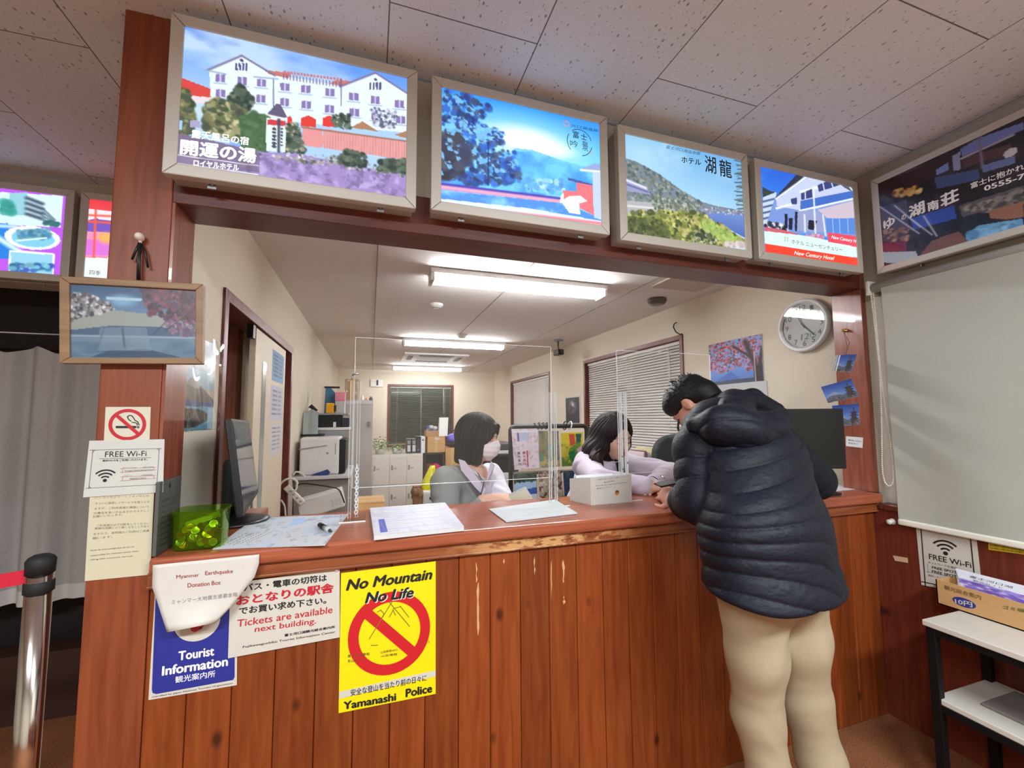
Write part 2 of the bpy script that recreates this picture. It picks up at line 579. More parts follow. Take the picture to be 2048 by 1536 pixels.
# ------------------------------------------------------------------ printed pictures (procedural painting)
class Pic:
    def __init__(s, w, h, H=None, seed=1, bg=(0.5, 0.5, 0.5)):
        s.a = np.ones((h, w, 3)) * np.array(bg) / (255.0 if max(bg) > 1.001 else 1.0)
        s.u, s.v = np.meshgrid(np.linspace(0, 1, w), np.linspace(0, 1, h))
        s.H = H; s.r = np.random.default_rng(seed); s.asp = w / h
        s.cf = None

    def pts(s, p):
        p = np.atleast_2d(np.asarray(p, float))
        if s.cf is not None:
            p = np.c_[s.cf[0] + p[:, 0] / s.cf[2], s.cf[1] + p[:, 1] / s.cf[2]]
        return happly(s.H, p) if s.H is not None else p

    def _c(s, c):
        c = np.asarray(c, float)
        return c / 255.0 if c.max() > 1.001 else c

    def blend(s, mask, c, al=1.0):
        k = (np.clip(mask, 0, 1) * al)[..., None]
        s.a = s.a * (1 - k) + s._c(c) * k

    def grad(s, c0, c1, p0=0.0, p1=1.0, ax='v', mask=None):
        t = np.clip(((s.v if ax == 'v' else s.u) - p0) / (p1 - p0), 0, 1)[..., None]
        g = s._c(c0) * (1 - t) + s._c(c1) * t
        if mask is None: s.a = g
        else:
            k = mask[..., None]; s.a = s.a * (1 - k) + g * k

    def inside(s, p):
        q = s.pts(p); m = np.zeros(s.u.shape, bool); n = len(q)
        for i in range(n):
            x0, y0 = q[i]; x1, y1 = q[(i + 1) % n]
            if abs(y1 - y0) < 1e-9: continue
            c = ((y0 > s.v) != (y1 > s.v)) & (s.u < (x1 - x0) * (s.v - y0) / (y1 - y0) + x0)
            m ^= c
        return m.astype(float)

    def poly(s, p, c, al=1.0):
        m = s.inside(p); s.blend(m, c, al); return m

    def line(s, p, q, w, c, al=1.0):
        a, b = s.pts([p, q]); d = b - a
        L2 = (d[0] * s.asp) ** 2 + d[1] ** 2 + 1e-12
        t = np.clip(((s.u - a[0]) * d[0] * s.asp ** 2 + (s.v - a[1]) * d[1]) / L2, 0, 1)
        dd = np.sqrt(((s.u - a[0] - t * d[0]) * s.asp) ** 2 + (s.v - a[1] - t * d[1]) ** 2)
        s.blend(np.clip(1.2 - dd / w, 0, 1), c, al)

    def ell(s, c, rx, ry, col, al=1.0, soft=0.0):
        q = s.pts([c])[0]
        d = np.sqrt(((s.u - q[0]) / rx) ** 2 + ((s.v - q[1]) / ry) ** 2)
        m = (d < 1).astype(float) if soft == 0 else np.clip((1 - d) / soft, 0, 1)
        s.blend(m, col, al); return m

    def fbm(s, sc, oct=4, seed=0, sx=1.0, sy=1.0):
        r = np.random.default_rng(seed + 77); out = np.zeros(s.u.shape); amp = 1.0; tot = 0
        for o in range(oct):
            f = sc * 2 ** o
            gx, gy = max(2, int(f * s.asp * sx) + 2), max(2, int(f * sy) + 2)
            g = r.random((gy + 1, gx + 1))
            x = s.u * (gx - 1); y = s.v * (gy - 1); i = x.astype(int); j = y.astype(int); fx = x - i; fy = y - j
            fx = fx * fx * (3 - 2 * fx); fy = fy * fy * (3 - 2 * fy)
            out += amp * ((g[j, i] * (1 - fx) + g[j, i + 1] * fx) * (1 - fy) + (g[j + 1, i] * (1 - fx) + g[j + 1, i + 1] * fx) * fy)
            tot += amp; amp *= 0.55
        return out / tot

    def clouds(s, mask, c, sc=3, th=0.5, wd=0.2, seed=1, al=1.0, sx=1.0):
        s.blend(np.clip((s.fbm(sc, 5, seed, sx) - th) / wd, 0, 1) * mask, c, al)

    def foliage(s, p, cols, n=200, size=0.02, seed=3, mask=None):
        """Leafy mass: many small dabs inside a polygon."""
        m = s.inside(p) if mask is None else mask
        r = np.random.default_rng(seed); ys, xs = np.nonzero(m > 0.5)
        if len(ys) == 0: return
        for k in range(n):
            i = r.integers(len(ys)); cu, cv = s.u[ys[i], xs[i]], s.v[ys[i], xs[i]]
            sz = size * r.uniform(0.4, 1.2)
            i0 = max(0, int((cv - sz) * s.u.shape[0])); i1 = min(s.u.shape[0], int((cv + sz) * s.u.shape[0]) + 2)
            j0 = max(0, int((cu - sz / s.asp) * s.u.shape[1])); j1 = min(s.u.shape[1], int((cu + sz / s.asp) * s.u.shape[1]) + 2)
            uu = s.u[i0:i1, j0:j1]; vv = s.v[i0:i1, j0:j1]
            d = np.sqrt(((uu - cu) * s.asp) ** 2 + (vv - cv) ** 2) / sz
            k_ = np.clip((1 - d) * 2.5, 0, 1)[..., None] * 0.85
            s.a[i0:i1, j0:j1] = s.a[i0:i1, j0:j1] * (1 - k_) + s._c(cols[r.integers(len(cols))]) * r.uniform(0.85, 1.12) * k_
        s.a = np.clip(s.a, 0, 1)
# ------------------------------------------------------------------ shared materials
W_PIL = wood('stained_pillar', (140, 70, 38), (114, 52, 27), axis=2, rough=0.42, knots=False)
W_JAMB = wood('stained_jamb', (148, 84, 64), (116, 58, 42), axis=2, rough=0.26, knots=False, coat=0.25)
W_BEAM = wood('stained_beam', (104, 50, 36), (78, 34, 25), axis=0, rough=0.35, knots=False)
W_PANEL = wood('stained_planks', (142, 70, 29), (116, 50, 20), axis=2, rough=0.36, knots=True, plank=0.1073)
W_TOP = wood('stained_counter_top', (172, 94, 64), (138, 66, 44), axis=0, rough=0.3, knots=False, coat=0.2)
W_APRON = wood('worn_apron', (150, 82, 44), (120, 58, 30), axis=0, rough=0.4, knots=False, wear=0.14)
W_WAIN = wood('stained_wainscot', (116, 50, 32), (90, 36, 24), axis=2, rough=0.4, knots=True)
W_TRIM = wood('stained_trim', (120, 56, 42), (88, 36, 28), axis=2, rough=0.4, knots=False)
WALLP = M('beige_wallpaper', (226, 215, 196), 0.85, var=0.04, scale=60, bump=0.25, bscale=260)
WALLH = M('hall_wall_paint', (200, 192, 176), 0.8, var=0.04, scale=30, bump=0.2, bscale=200)
OCEIL = M('office_ceiling_board', (234, 229, 225), 0.85, var=0.03, scale=40, bump=0.2, bscale=240)
DARKV = M('dark_recess', (34, 22, 20), 0.8)
WHITE = M('white_plastic', (232, 230, 226), 0.4)
OFFW = M('offwhite_metal', (214, 210, 200), 0.45)
PAPER = M('white_paper', (206, 206, 206), 0.7, var=0.02)
CREAM = M('cream_paper', (200, 192, 164), 0.75, var=0.03)
BLACK = M('black_plastic', (16, 16, 18), 0.4)
SOFTBLK = M('black_matte', (22, 22, 23), 0.7)
INK = M('black_ink', (22, 22, 24), 0.6)
GREYINK = M('grey_ink', (112, 112, 116), 0.7)
REDINK = M('red_ink', (186, 26, 44), 0.55)
CHROME = M('polished_steel', (208, 204, 200), 0.14, metal=1.0, var=0.03)
STEEL = M('brushed_steel', (150, 150, 150), 0.35, metal=1.0)
BRASS = M('brass', (200, 160, 90), 0.25, metal=1.0)
CARD = M('cardboard', (196, 152, 100), 0.8, var=0.06, scale=60)
GREYPL = M('grey_plastic', (150, 148, 146), 0.5)
DKGREY = M('dark_grey_plastic', (62, 62, 64), 0.5)
ACR = acrylic('clear_acrylic')
ACRE = M('acrylic_edge', (236, 240, 240), 0.15, spec=0.8)
GLASS = acrylic('cover_glass', refl=0.5)


def carpet():
    m, nt, b = new_mat('brown_carpet')
    L = nt.links.new
    tc = nd(nt, 'ShaderNodeTexCoord')
    n1 = nd(nt, 'ShaderNodeTexNoise'); n1.inputs['Scale'].default_value = 180; n1.inputs['Detail'].default_value = 3
    n2 = nd(nt, 'ShaderNodeTexNoise'); n2.inputs['Scale'].default_value = 5; n2.inputs['Detail'].default_value = 3
    L(tc.outputs['Object'], n1.inputs[0]); L(tc.outputs['Object'], n2.inputs[0])
    ad = nd(nt, 'ShaderNodeMath', operation='MULTIPLY_ADD', i_1=0.7); L(n1.outputs[0], ad.inputs[0])
    m2 = nd(nt, 'ShaderNodeMath', operation='MULTIPLY', i_1=0.3); L(n2.outputs[0], m2.inputs[0]); L(m2.outputs[0], ad.inputs[2])
    cr = nd(nt, 'ShaderNodeValToRGB')
    cr.color_ramp.elements[0].position = 0.3; cr.color_ramp.elements[0].color = rgba((96, 58, 38))
    cr.color_ramp.elements[1].position = 0.7; cr.color_ramp.elements[1].color = rgba((158, 102, 66))
    L(ad.outputs[0], cr.inputs[0]); L(cr.outputs[0], b.inputs['Base Color'])
    b.inputs['Roughness'].default_value = 0.9; b.inputs['Specular IOR Level'].default_value = 0.15
    bp = nd(nt, 'ShaderNodeBump'); bp.inputs['Strength'].default_value = 0.5; bp.inputs['Distance'].default_value = 0.004
    L(n1.outputs[0], bp.inputs['Height']); L(bp.outputs[0], b.inputs['Normal'])
    return m


def ceiling_tiles():
    """Fissured acoustic boards, 455 x 910 mm, laid with staggered joints."""
    m, nt, b = new_mat('acoustic_tiles')
    L = nt.links.new
    tc = nd(nt, 'ShaderNodeTexCoord')
    sp = nd(nt, 'ShaderNodeSeparateXYZ'); L(tc.outputs['Object'], sp.inputs[0])
    cb = nd(nt, 'ShaderNodeCombineXYZ')                       # brick rows run along world y
    L(sp.outputs[1], cb.inputs[0]); L(sp.outputs[0], cb.inputs[1])
    br = nd(nt, 'ShaderNodeTexBrick'); br.offset = 0.5; br.offset_frequency = 2
    br.inputs['Scale'].default_value = 1.0; br.inputs['Mortar Size'].default_value = 0.0022; br.inputs['Mortar Smooth'].default_value = 0.2
    br.inputs['Brick Width'].default_value = 0.91; br.inputs['Row Height'].default_value = 0.455
    br.inputs['Color1'].default_value = rgba((228, 229, 233)); br.inputs['Color2'].default_value = rgba((223, 224, 228)); br.inputs['Mortar'].default_value = rgba((120, 112, 108))
    L(cb.outputs[0], br.inputs['Vector'])
    mp = nd(nt, 'ShaderNodeMapping'); mp.inputs["Scale"].default_value = (95, 52, 1); mp.inputs['Rotation'].default_value = (0, 0, 0.12)
    L(tc.outputs['Object'], mp.inputs[0])
    nz = nd(nt, 'ShaderNodeTexNoise'); nz.inputs['Scale'].default_value = 1.5; nz.inputs['Detail'].default_value = 2.5; nz.inputs['Roughness'].default_value = 0.6
    L(mp.outputs[0], nz.inputs[0])
    vo = nd(nt, 'ShaderNodeTexVoronoi'); vo.inputs['Scale'].default_value = 0.62
    L(mp.outputs[0], vo.inputs[0])
    pit = nd(nt, 'ShaderNodeMapRange'); pit.inputs[1].default_value = 0.10; pit.inputs[2].default_value = 0.24; pit.inputs[3].default_value = 1; pit.inputs[4].default_value = 0
    L(vo.outputs['Distance'], pit.inputs[0])
    gate = nd(nt, 'ShaderNodeSeparateColor'); L(vo.outputs['Color'], gate.inputs[0])
    g2 = nd(nt, 'ShaderNodeMath', operation='GREATER_THAN', i_1=0.62); L(gate.outputs[0], g2.inputs[0])
    pm = nd(nt, 'ShaderNodeMath', operation='MULTIPLY'); L(pit.outputs[0], pm.inputs[0]); L(g2.outputs[0], pm.inputs[1])
    fis = nd(nt, 'ShaderNodeMapRange'); fis.inputs[1].default_value = 0.665; fis.inputs[2].default_value = 0.71
    L(nz.outputs[0], fis.inputs[0])
    mxx = nd(nt, 'ShaderNodeMath', operation='MAXIMUM'); L(pm.outputs[0], mxx.inputs[0]); L(fis.outputs[0], mxx.inputs[1])
    mul = nd(nt, 'ShaderNodeMath', operation='MULTIPLY', i_1=0.75); L(mxx.outputs[0], mul.inputs[0])
    mx = nd(nt, 'ShaderNodeMix', data_type='RGBA'); mx.inputs[7].default_value = rgba((112, 104, 102))
    L(mul.outputs[0], mx.inputs[0]); L(br.outputs[0], mx.inputs[6]); L(mx.outputs[2], b.inputs['Base Color'])
    b.inputs['Roughness'].default_value = 0.9; b.inputs['Specular IOR Level'].default_value = 0.2
    iv = nd(nt, 'ShaderNodeMath', operation='SUBTRACT', i_0=1.0); L(mxx.outputs[0], iv.inputs[1])
    n4 = nd(nt, 'ShaderNodeTexNoise'); n4.inputs['Scale'].default_value = 420; L(tc.outputs['Object'], n4.inputs[0])
    ad = nd(nt, 'ShaderNodeMath', operation='MULTIPLY_ADD', i_1=0.25); L(n4.outputs[0], ad.inputs[0]); L(iv.outputs[0], ad.inputs[2])
    bp = nd(nt, 'ShaderNodeBump'); bp.inputs['Strength'].default_value = 0.6; bp.inputs['Distance'].default_value = 0.003
    L(ad.outputs[0], bp.inputs['Height']); L(bp.outputs[0], b.inputs['Normal'])
    return m


CARPET = carpet(); TILES = ceiling_tiles()

# ------------------------------------------------------------------ the setting
struct(B().box((-3.6, -4.3, -0.05), (2.6, 7.4, 0), CARPET), 'floor')
_o = B().box((-3.6, -4.3, HALL_Z), (2.5, 0.0, HALL_Z + 0.06), TILES).box((-3.6, 0.0, HALL_Z), (-0.60, 1.62, HALL_Z + 0.06), TILES).build('ceiling', loc=(0.03 - 0.455 * 8, -0.255 - 0.91 * 5 - 0.455, 0))
tag(_o, kind='structure')
_o = B().box((-0.62, 0.15, OFF_Z), (2.56, 7.3, OFF_Z + 0.05), OCEIL).build('ceiling_office', loc=(0, 0, 0)); tag(_o, kind='structure')
# seams of the office ceiling boards
_b = B()
for sx in (0.02, 0.93, 1.84):
    _b.box((sx - 0.003, 0.16, OFF_Z - 0.002), (sx + 0.003, 7.18, OFF_Z + 0.001), M('seam_grey', (150, 144, 138), 0.8))
struct(_b, 'trim_1')

# counter wall: pillars, beam and the wall over the beam
struct(B().box((-0.70, 0.0, 0), (-0.56, 0.145, 2.56), W_PIL), 'trim_2', bevel=0.003)
_b = B().box((-0.5595, 0.004, 1.0), (-0.552, 0.149, 2.0), W_JAMB)
struct(_b, 'trim_3')
struct(B().box((2.305, 0.0, 1.0), (2.345, 0.145, 2.56), W_JAMB), 'trim_4', bevel=0.003)
struct(B().box((-0.56, 0.002, 1.998), (2.305, 0.148, 2.13), W_BEAM), 'trim_5', bevel=0.002)
struct(B().box((-0.56, 0.012, 2.13), (2.305, 0.14, 2.56), WALLH), 'wall_front')
# right wall of the hall, wainscot and its cap
struct(B().box((2.335, -4.3, 0.9), (2.46, 0.0, 2.56), WALLH), 'wall_right')
struct(B().box((2.29, -4.3, 0), (2.46, 0.02, 0.935), W_WAIN), 'trim_6')
struct(B().box((2.276, -4.3, 0.93), (2.336, -0.03, 0.958), W_BEAM), 'trim_7', bevel=0.004)
struct(B().box((-3.6, -4.35, 0), (2.46, -4.25, 2.56), WALLH), 'wall_back')
struct(B().box((-3.65, -4.3, 0), (-3.55, 1.6, 2.56), WALLH), 'wall_left')

# alcove left of the pillar: header over a dark curtained opening
struct(B().box((-3.6, 1.2, 2.03), (-0.98, 1.34, 2.56), WALLH), 'wall_alcove_header')
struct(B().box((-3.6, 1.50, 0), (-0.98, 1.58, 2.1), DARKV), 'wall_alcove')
struct(B().box((-3.6, 1.2, 0), (-0.98, 1.32, 0.30), M('dark_wainscot', (58, 30, 22), 0.6)), 'trim_8')

# office walls
struct(B().box((-0.70, 0.145, 0), (-0.60, 0.66, OFF_Z + 0.3), WALLP).box((-0.70, 0.66, 1.885), (-0.60, 2.23, OFF_Z + 0.3), WALLP).box((-0.70, 2.23, 0), (-0.60, 7.3, OFF_Z + 0.3), WALLP), 'wall_office_left')
W1 = (1.50, 3.19, 0.90, 2.02); W2 = (4.31, 6.07, 0.86, 2.005)


def holes(lo, hi, ax, hs, m):
    """Wall slab with rectangular window openings along axis ax (0: x, 1: y)."""
    b = B(); e = sorted(hs); p = lo[ax]
    def bx(a0, a1, z0, z1):
        l = list(lo); h = list(hi); l[ax] = a0; h[ax] = a1; l[2] = z0; h[2] = z1
        b.box(l, h, m)
    for a0, a1, z0, z1 in e:
        bx(p, a0, lo[2], hi[2]); bx(a0, a1, lo[2], z0); bx(a0, a1, z1, hi[2]); p = a1
    bx(p, hi[ax], lo[2], hi[2])
    return b


struct(holes((2.46, 0.145, 0), (2.58, 7.3, OFF_Z + 0.05), 1, [W1, W2], WALLP), 'wall_office_right')
WB = (0.34, 1.56, 0.86, 2.005)
struct(holes((-0.70, 7.2, 0), (2.58, 7.32, OFF_Z + 0.05), 0, [WB], WALLP), 'wall_office_back')
# room seen through the sliding door
_b = B().box((-0.92, 0.5, 0), (-0.88, 2.6, 2.3), WALLP).box((-0.88, 2.5, 0), (-0.70, 2.55, 2.3), WALLP).box((-0.88, 0.5, 0), (-0.70, 0.55, 2.3), WALLP).box((-0.92, 0.5, 2.25), (-0.70, 2.55, 2.3), WALLP)
struct(_b, 'wall_closet')

NIGHT = M('night_glass', (26, 32, 30), 0.06, spec=0.6)


def window_frame(n, ax, a0, a1, z0, z1, face, depth, sgn, w=0.035):
    """Wooden casing around an opening plus two dark sliding panes; face = wall face coordinate."""
    t = thing(f'window_{n}', (0, 0, 0), None, None); t['kind'] = 'structure'
    def bx(b, p0, p1, q0, q1, d0, d1, m):
        if ax == 1:
            b.box((min(d0, d1), p0, q0), (max(d0, d1), p1, q1), m)
        else:
            b.box((p0, min(d0, d1), q0), (p1, max(d0, d1), q1), m)
    f0, f1 = face - sgn * 0.012, face + sgn * depth
    b = B()
    bx(b, a0 - w, a1 + w, z1 - 0.004, z1 + w, f0, f1, W_TRIM); bx(b, a0 - w, a1 + w, z0 - w, z0 + 0.004, f0 - sgn * 0.02, f1, W_TRIM)
    bx(b, a0 - w, a0 + 0.004, z0, z1, f0, f1, W_TRIM); bx(b, a1 - 0.004, a1 + w, z0, z1, f0, f1, W_TRIM)
    b.build('window_casing', t, bevel=0.003)
    am = (a0 + a1) / 2
    g = B(); s = B()
    for k, (p0, p1) in enumerate(((a0, am + 0.02), (am - 0.02, a1))):
        d = face + sgn * (0.085 + 0.018 * k)
        bx(g, p0 + 0.03, p1 - 0.03, z0 + 0.03, z1 - 0.03, d, d + sgn * 0.004, NIGHT)
        for q in ((p0, p0 + 0.035, z0, z1), (p1 - 0.035, p1, z0, z1), (p0, p1, z0, z0 + 0.035), (p0, p1, z1 - 0.035, z1)):
            bx(s, q[0], q[1], q[2], q[3], d - sgn * 0.006, d + sgn * 0.012, M('sash_aluminium', (96, 92, 86), 0.4, metal=0.6))
    g.build('pane', t); s.build('sash', t)
    return t


window_frame(1, 1, *W1, 2.46, 0.115, 1)
window_frame(2, 1, *W2, 2.46, 0.115, 1)
window_frame(3, 0, *WB, 7.2, 0.115, 1)

SLAT = M('blind_slat', (226, 220, 214), 0.5)
SLATG = M('blind_slat_grey', (158, 164, 154), 0.45)


def venetian(label, ax, a0, a1, z0, z1, d, sgn, tilt, mat, pitch=0.026, group=None):
    t = thing('venetian_blind', ((d, (a0 + a1) / 2, z0) if ax == 1 else ((a0 + a1) / 2, d, z0)), label, 'blind')
    def pt(a, dd, z):
        return (d + sgn * dd, a, z) if ax == 1 else (a, d + sgn * dd, z)
    def bx(b, p0, p1, q0, q1, e0, e1, m):
        l = pt(p0, e0, q0); h = pt(p1, e1, q1)
        b.box(tuple(min(x, y) for x, y in zip(l, h)), tuple(max(x, y) for x, y in zip(l, h)), m)
    b = B(); bx(b, a0 + 0.008, a1 - 0.008, z1 - 0.035, z1 - 0.006, -0.014, 0.014, mat); b.build('headrail', t, bevel=0.002)
    b = B(); n = int((z1 - 0.05 - z0) / pitch); c, s_ = math.cos(tilt) * 0.0145, math.sin(tilt) * 0.0145
    for i in range(n):
        z = z1 - 0.05 - i * pitch
        q = []
        for e in (-1, 0, 1):
            for a in (a0 + 0.01, a1 - 0.01):
                q.append(pt(a, e * c, z + e * s_ + (0.0012 if e == 0 else 0)))
        b.add(q, [(0, 1, 3, 2), (2, 3, 5, 4)], mat, True)
    b.build('slats', t)
    b = B(); bx(b, a0 + 0.01, a1 - 0.01, z0 + 0.008, z0 + 0.022, -0.012, 0.012, mat); b.build('bottom_rail', t)
    for k in (0.12, 0.5, 0.88):
        a = a0 + (a1 - a0) * k
        B().ring([pt(a, -0.016, z1 - 0.03), pt(a, -0.016, z0 + 0.02)], 0.0014, WHITE, n=5).build('ladder_cord', t)
    b = B(); a = a0 + (a1 - a0) * (0.10 if ax == 1 else 0.86)
    b.ring([pt(a, -0.03, z1 - 0.04), pt(a, -0.028, z1 - 0.55)], 0.004, ACRE, n=6); b.build('tilt_wand', t)
    return t


venetian('white venetian blind drawn shut over the big near window behind the long haired clerk', 1, *W1, 2.50, 1, math.radians(57), SLAT)
venetian('cream venetian blind fully closed on the far right window by the corner', 1, *W2, 2.50, 1, math.radians(72), SLAT, pitch=0.022)
venetian('grey venetian blind half open before the dark back window over the lockers', 0, *WB, 7.235, 1, math.radians(-38), SLATG, pitch=0.03)

# sliding door on the left office wall
dt = thing('door_1', (-0.6, 1.4, 0), None, None); dt['kind'] = 'structure'
b = B()
b.box((-0.712, 0.615, 0), (-0.588, 0.665, 1.925), W_TRIM).box((-0.712, 2.225, 0), (-0.588, 2.275, 1.925), W_TRIM).box((-0.712, 0.665, 1.875), (-0.588, 2.225, 1.925), W_TRIM)
b.build('door_casing', dt, bevel=0.003)
b = B().box((-0.80, 1.32, 0), (-0.72, 1.42, 1.88), W_JAMB); b.build('inner_post', dt)
DOORM = M('cream_door_board', (222, 208, 182), 0.5)
b = B().box((-0.628, 1.17, 0.01), (-0.596, 2.02, 1.865), DOORM)
b.build('door_leaf', dt, bevel=0.003)
b = B().box((-0.597, 1.33, 0.75), (-0.593, 1.42, 1.70), M('door_glass_strip', (160, 166, 160), 0.2)); b.build('glass_slot', dt)
b = B().box((-0.63, 1.12, 1.80), (-0.60, 1.17, 1.872), BLACK); b.build('roller_bracket', dt)
b = B().box((-0.598, 1.185, 0.85), (-0.590, 1.215, 1.05), STEEL); b.build('door_pull', dt)
# ------------------------------------------------------------------ service counter
ct = thing('service_counter', (0.0734, 0.0, 0.0), 'long reddish stained wooden counter with vertical plank front and worn edge', 'counter')
b = B().box((-0.552, -0.036, 0.957), (2.303, 0.42, 1.0), W_TOP); b.build('counter_top', ct, bevel=0.009, seg=3)
b = B().box((-0.56, -0.016, 0.918), (2.288, 0.01, 0.957), W_APRON).box((-0.56, -0.022, 0.916), (2.288, 0.0, 0.924), W_APRON); b.build('apron', ct, bevel=0.002)
b = B(); x = 0.0734 - 0.1073 * 6
while x < 2.28:
    a0, a1 = max(x, -0.559), min(x + 0.1073, 2.289)
    if a1 - a0 > 0.01:
        b.box((a0 + 0.0006, 0.0, 0.0), (a1 - 0.0006, 0.018, 0.925), W_PANEL)
    x += 0.1073
b.build('front_panel', ct, bevel=0.004, seg=2)
b = B().box((-0.598, 0.42, 0.965), (-0.40, 0.62, 1.0), W_TOP); b.build('counter_return', ct, bevel=0.004)
b = B().box((-0.559, 0.02, 0.0), (2.289, 0.04, 0.95), W_WAIN); b.build('back_board', ct)
# bare scratches where the stain has chipped off
SCR = M('bare_wood_scratch', (206, 160, 110), 0.6)
rr = random.Random(4)
for (u, v0, v1, w) in ((953, 1125, 1165, 3), (956, 1165, 1270, 4.5), (1008, 1110, 1130, 3), (1069, 1112, 1152, 3.5), (1103, 1118, 1195, 2.5), (1127, 1120, 1165, 6), (1128, 1192, 1208, 5)):
    b = B(); n = 7; L = []; R_ = []
    for i in range(n):
        v = v0 + (v1 - v0) * i / (n - 1); ww = w * rr.uniform(0.25, 1.0) * (0.3 if i in (0, n - 1) else 1)
        L.append(P(u - ww / 2 + rr.uniform(-1, 1), v, 1, -0.0004)); R_.append(P(u + ww / 2 + rr.uniform(-1, 1), v, 1, -0.0004))
    for i in range(n - 1):
        b.add([L[i], R_[i], R_[i + 1], L[i + 1]], [(3, 2, 1, 0)], SCR)
    b.build('scratch', ct)

# ------------------------------------------------------------------ backlit hotel signs
FRAMEM = M('sign_frame_aluminium', (206, 202, 192), 0.42, metal=0.25, var=0.03)
HOUSM = M('sign_housing', (184, 178, 166), 0.5, metal=0.2)
SIGN_E = 0.88


def lightbox(label, corner, ex, ez_h, width, nrm, depth, pic_uv, fw=0.034, e=SIGN_E, group='backlit hotel signs under the ceiling', shades=None):
    """Shallow illuminated case. corner: lower left of the front; ex: unit vector along the front; nrm: unit vector out of the front."""
    c = np.asarray(corner, float); ex = np.asarray(ex, float); nr = np.asarray(nrm, float); ez = np.array([0, 0, 1.0]); h = ez_h
    t = thing('backlit_sign', c + ex * width / 2 - nr * depth / 2, label, 'sign', group)
    pt = lambda a, z, d: c + ex * a + ez * z + nr * d
    # mitred frame: four bevelled bars
    b = B()
    o = [(0, 0), (width, 0), (width, h), (0, h)]; i_ = [(fw, fw), (width - fw, fw), (width - fw, h - fw), (fw, h - fw)]
    for k in range(4):
        k2 = (k + 1) % 4
        a0, a1, b0, b1 = o[k], o[k2], i_[k], i_[k2]
        g = 0.0006
        vs = [pt(*a0, 0), pt(*a1, 0), pt(*b1, 0.0), pt(*b0, 0.0), pt(*a0, -0.03), pt(*a1, -0.03), pt(*b1, -0.006), pt(*b0, -0.006)]
        mid = np.mean(vs[:4], 0)
        vs2 = []
        for q in vs: vs2.append(q + (mid - q) * g / max(np.linalg.norm(mid - q), 1e-6))
        fs = [(0, 1, 2, 3), (0, 4, 5, 1), (3, 2, 6, 7), (4, 7, 6, 5), (0, 3, 7, 4), (1, 5, 6, 2)]
        if np.dot(np.cross(ex, ez), nr) < 0: fs = [f[::-1] for f in fs]
        b.add(vs2, fs, FRAMEM)
    b.build('frame', t, bevel=0.004)
    b = B(); m = 0.008
    vs = [pt(m, m, -0.03), pt(width - m, m, -0.03), pt(width - m, h - m, -0.03), pt(m, h - m, -0.03), pt(m, m, -depth), pt(width - m, m, -depth), pt(width - m, h - m, -depth), pt(m, h - m, -depth)]
    fs = [(0, 1, 2, 3), (5, 4, 7, 6), (0, 4, 5, 1), (1, 5, 6, 2), (2, 6, 7, 3), (3, 7, 4, 0)]
    if np.dot(np.cross(ex, ez), nr) < 0: fs = [f[::-1] for f in fs]
    b.add(vs, fs, HOUSM); b.build('housing', t, bevel=0.002)
    for k in (0.16, 0.84):
        b = B(); p = pt(width * k, 0.006, -0.034)
        b.lathe([(0.009, 0), (0.009, 0.006), (0.004, 0.007), (0.004, 0.012)], p, STEEL, n=10, axis=(0, 0, -1)); b.box(p + np.array([-0.011, -0.002, -0.018]), p + np.array([0.011, 0.002, -0.008]), STEEL)
        b.build('latch', t)
    sh = Sheet(pt(fw, h - fw, -0.004), pt(width - fw, h - fw, -0.004), pt(width - fw, fw, -0.004), pt(fw, fw, -0.004), face=nr)
    return t, sh


def crop(x0, y0, s):
    return (x0, y0, s)


LIT = pic_mat('backlit_print', emission=SIGN_E, rough=0.3)
DIMLIT = pic_mat('unlit_print', rough=0.25, coat=0.3)
def rect(tl, tr, br, bl, ax, val):
    p = [P(*q, ax, val) for q in (tl, tr, br, bl)]
    a = 0 if ax == 1 else 1
    return ((p[0][a] + p[3][a]) / 2, (p[1][a] + p[2][a]) / 2, (p[2][2] + p[3][2]) / 2, (p[0][2] + p[1][2]) / 2)


EX, NY = (1, 0, 0), (0, -1, 0)
WINK = lit_ink('lit_white_ink', (236, 250, 240), 0.85)
DINK = M('dark_sign_ink', (26, 40, 52), 0.5)
RINK = lit_ink('lit_red_ink', (214, 52, 40), 0.7)
GINK = lit_ink('lit_green_ink', (40, 150, 70), 0.6)

# --- sign 1: white gabled hotel
x0, x1, z0, z1 = rect((341, 21), (834, 141), (834, 414), (323, 349), 1, -0.08)
t, sh = lightbox('backlit sign with white gabled hotel and lavender field, leftmost over the counter', (x0, -0.08, z0), EX, z1 - z0, x1 - x0, NY, 0.085, None)
pc = Pic(236, 164, sh.H, 1); pc.cf = (320, 20, 3.657)
pc.grad((96, 150, 235), (170, 205, 245), 0.0, 0.5)
al = np.ones_like(pc.u)
pc.clouds(al, (205, 225, 240), 2.2, 0.50, 0.2, 5, 0.8, sx=0.5); pc.clouds(al, (62, 110, 215), 2.4, 0.56, 0.16, 9, 0.8, sx=0.6)
pc.poly([(130, 485), (430, 600), (430, 650), (130, 650)], (214, 70, 66))
pc.poly([(140, 620), (420, 645), (420, 690), (130, 680)], (228, 216, 224))
WH = (226, 240, 248)
pc.poly([(360, 440), (600, 340), (830, 470), (1330, 560), (1580, 465), (1815, 610), (1815, 900), (380, 760)], WH)
pc.poly([(760, 440), (960, 460), (940, 500), (800, 470)], (196, 116, 110)); pc.poly([(1290, 510), (1400, 520), (1330, 560), (1240, 540)], (200, 120, 112))
for a, b_, c_ in (((350, 440), (598, 335), (840, 480)), ((1320, 560), (1575, 460), (1815, 615))):
    pc.line(a, b_, 0.010, (120, 112, 150)); pc.line(b_, c_, 0.010, (120, 112, 150))
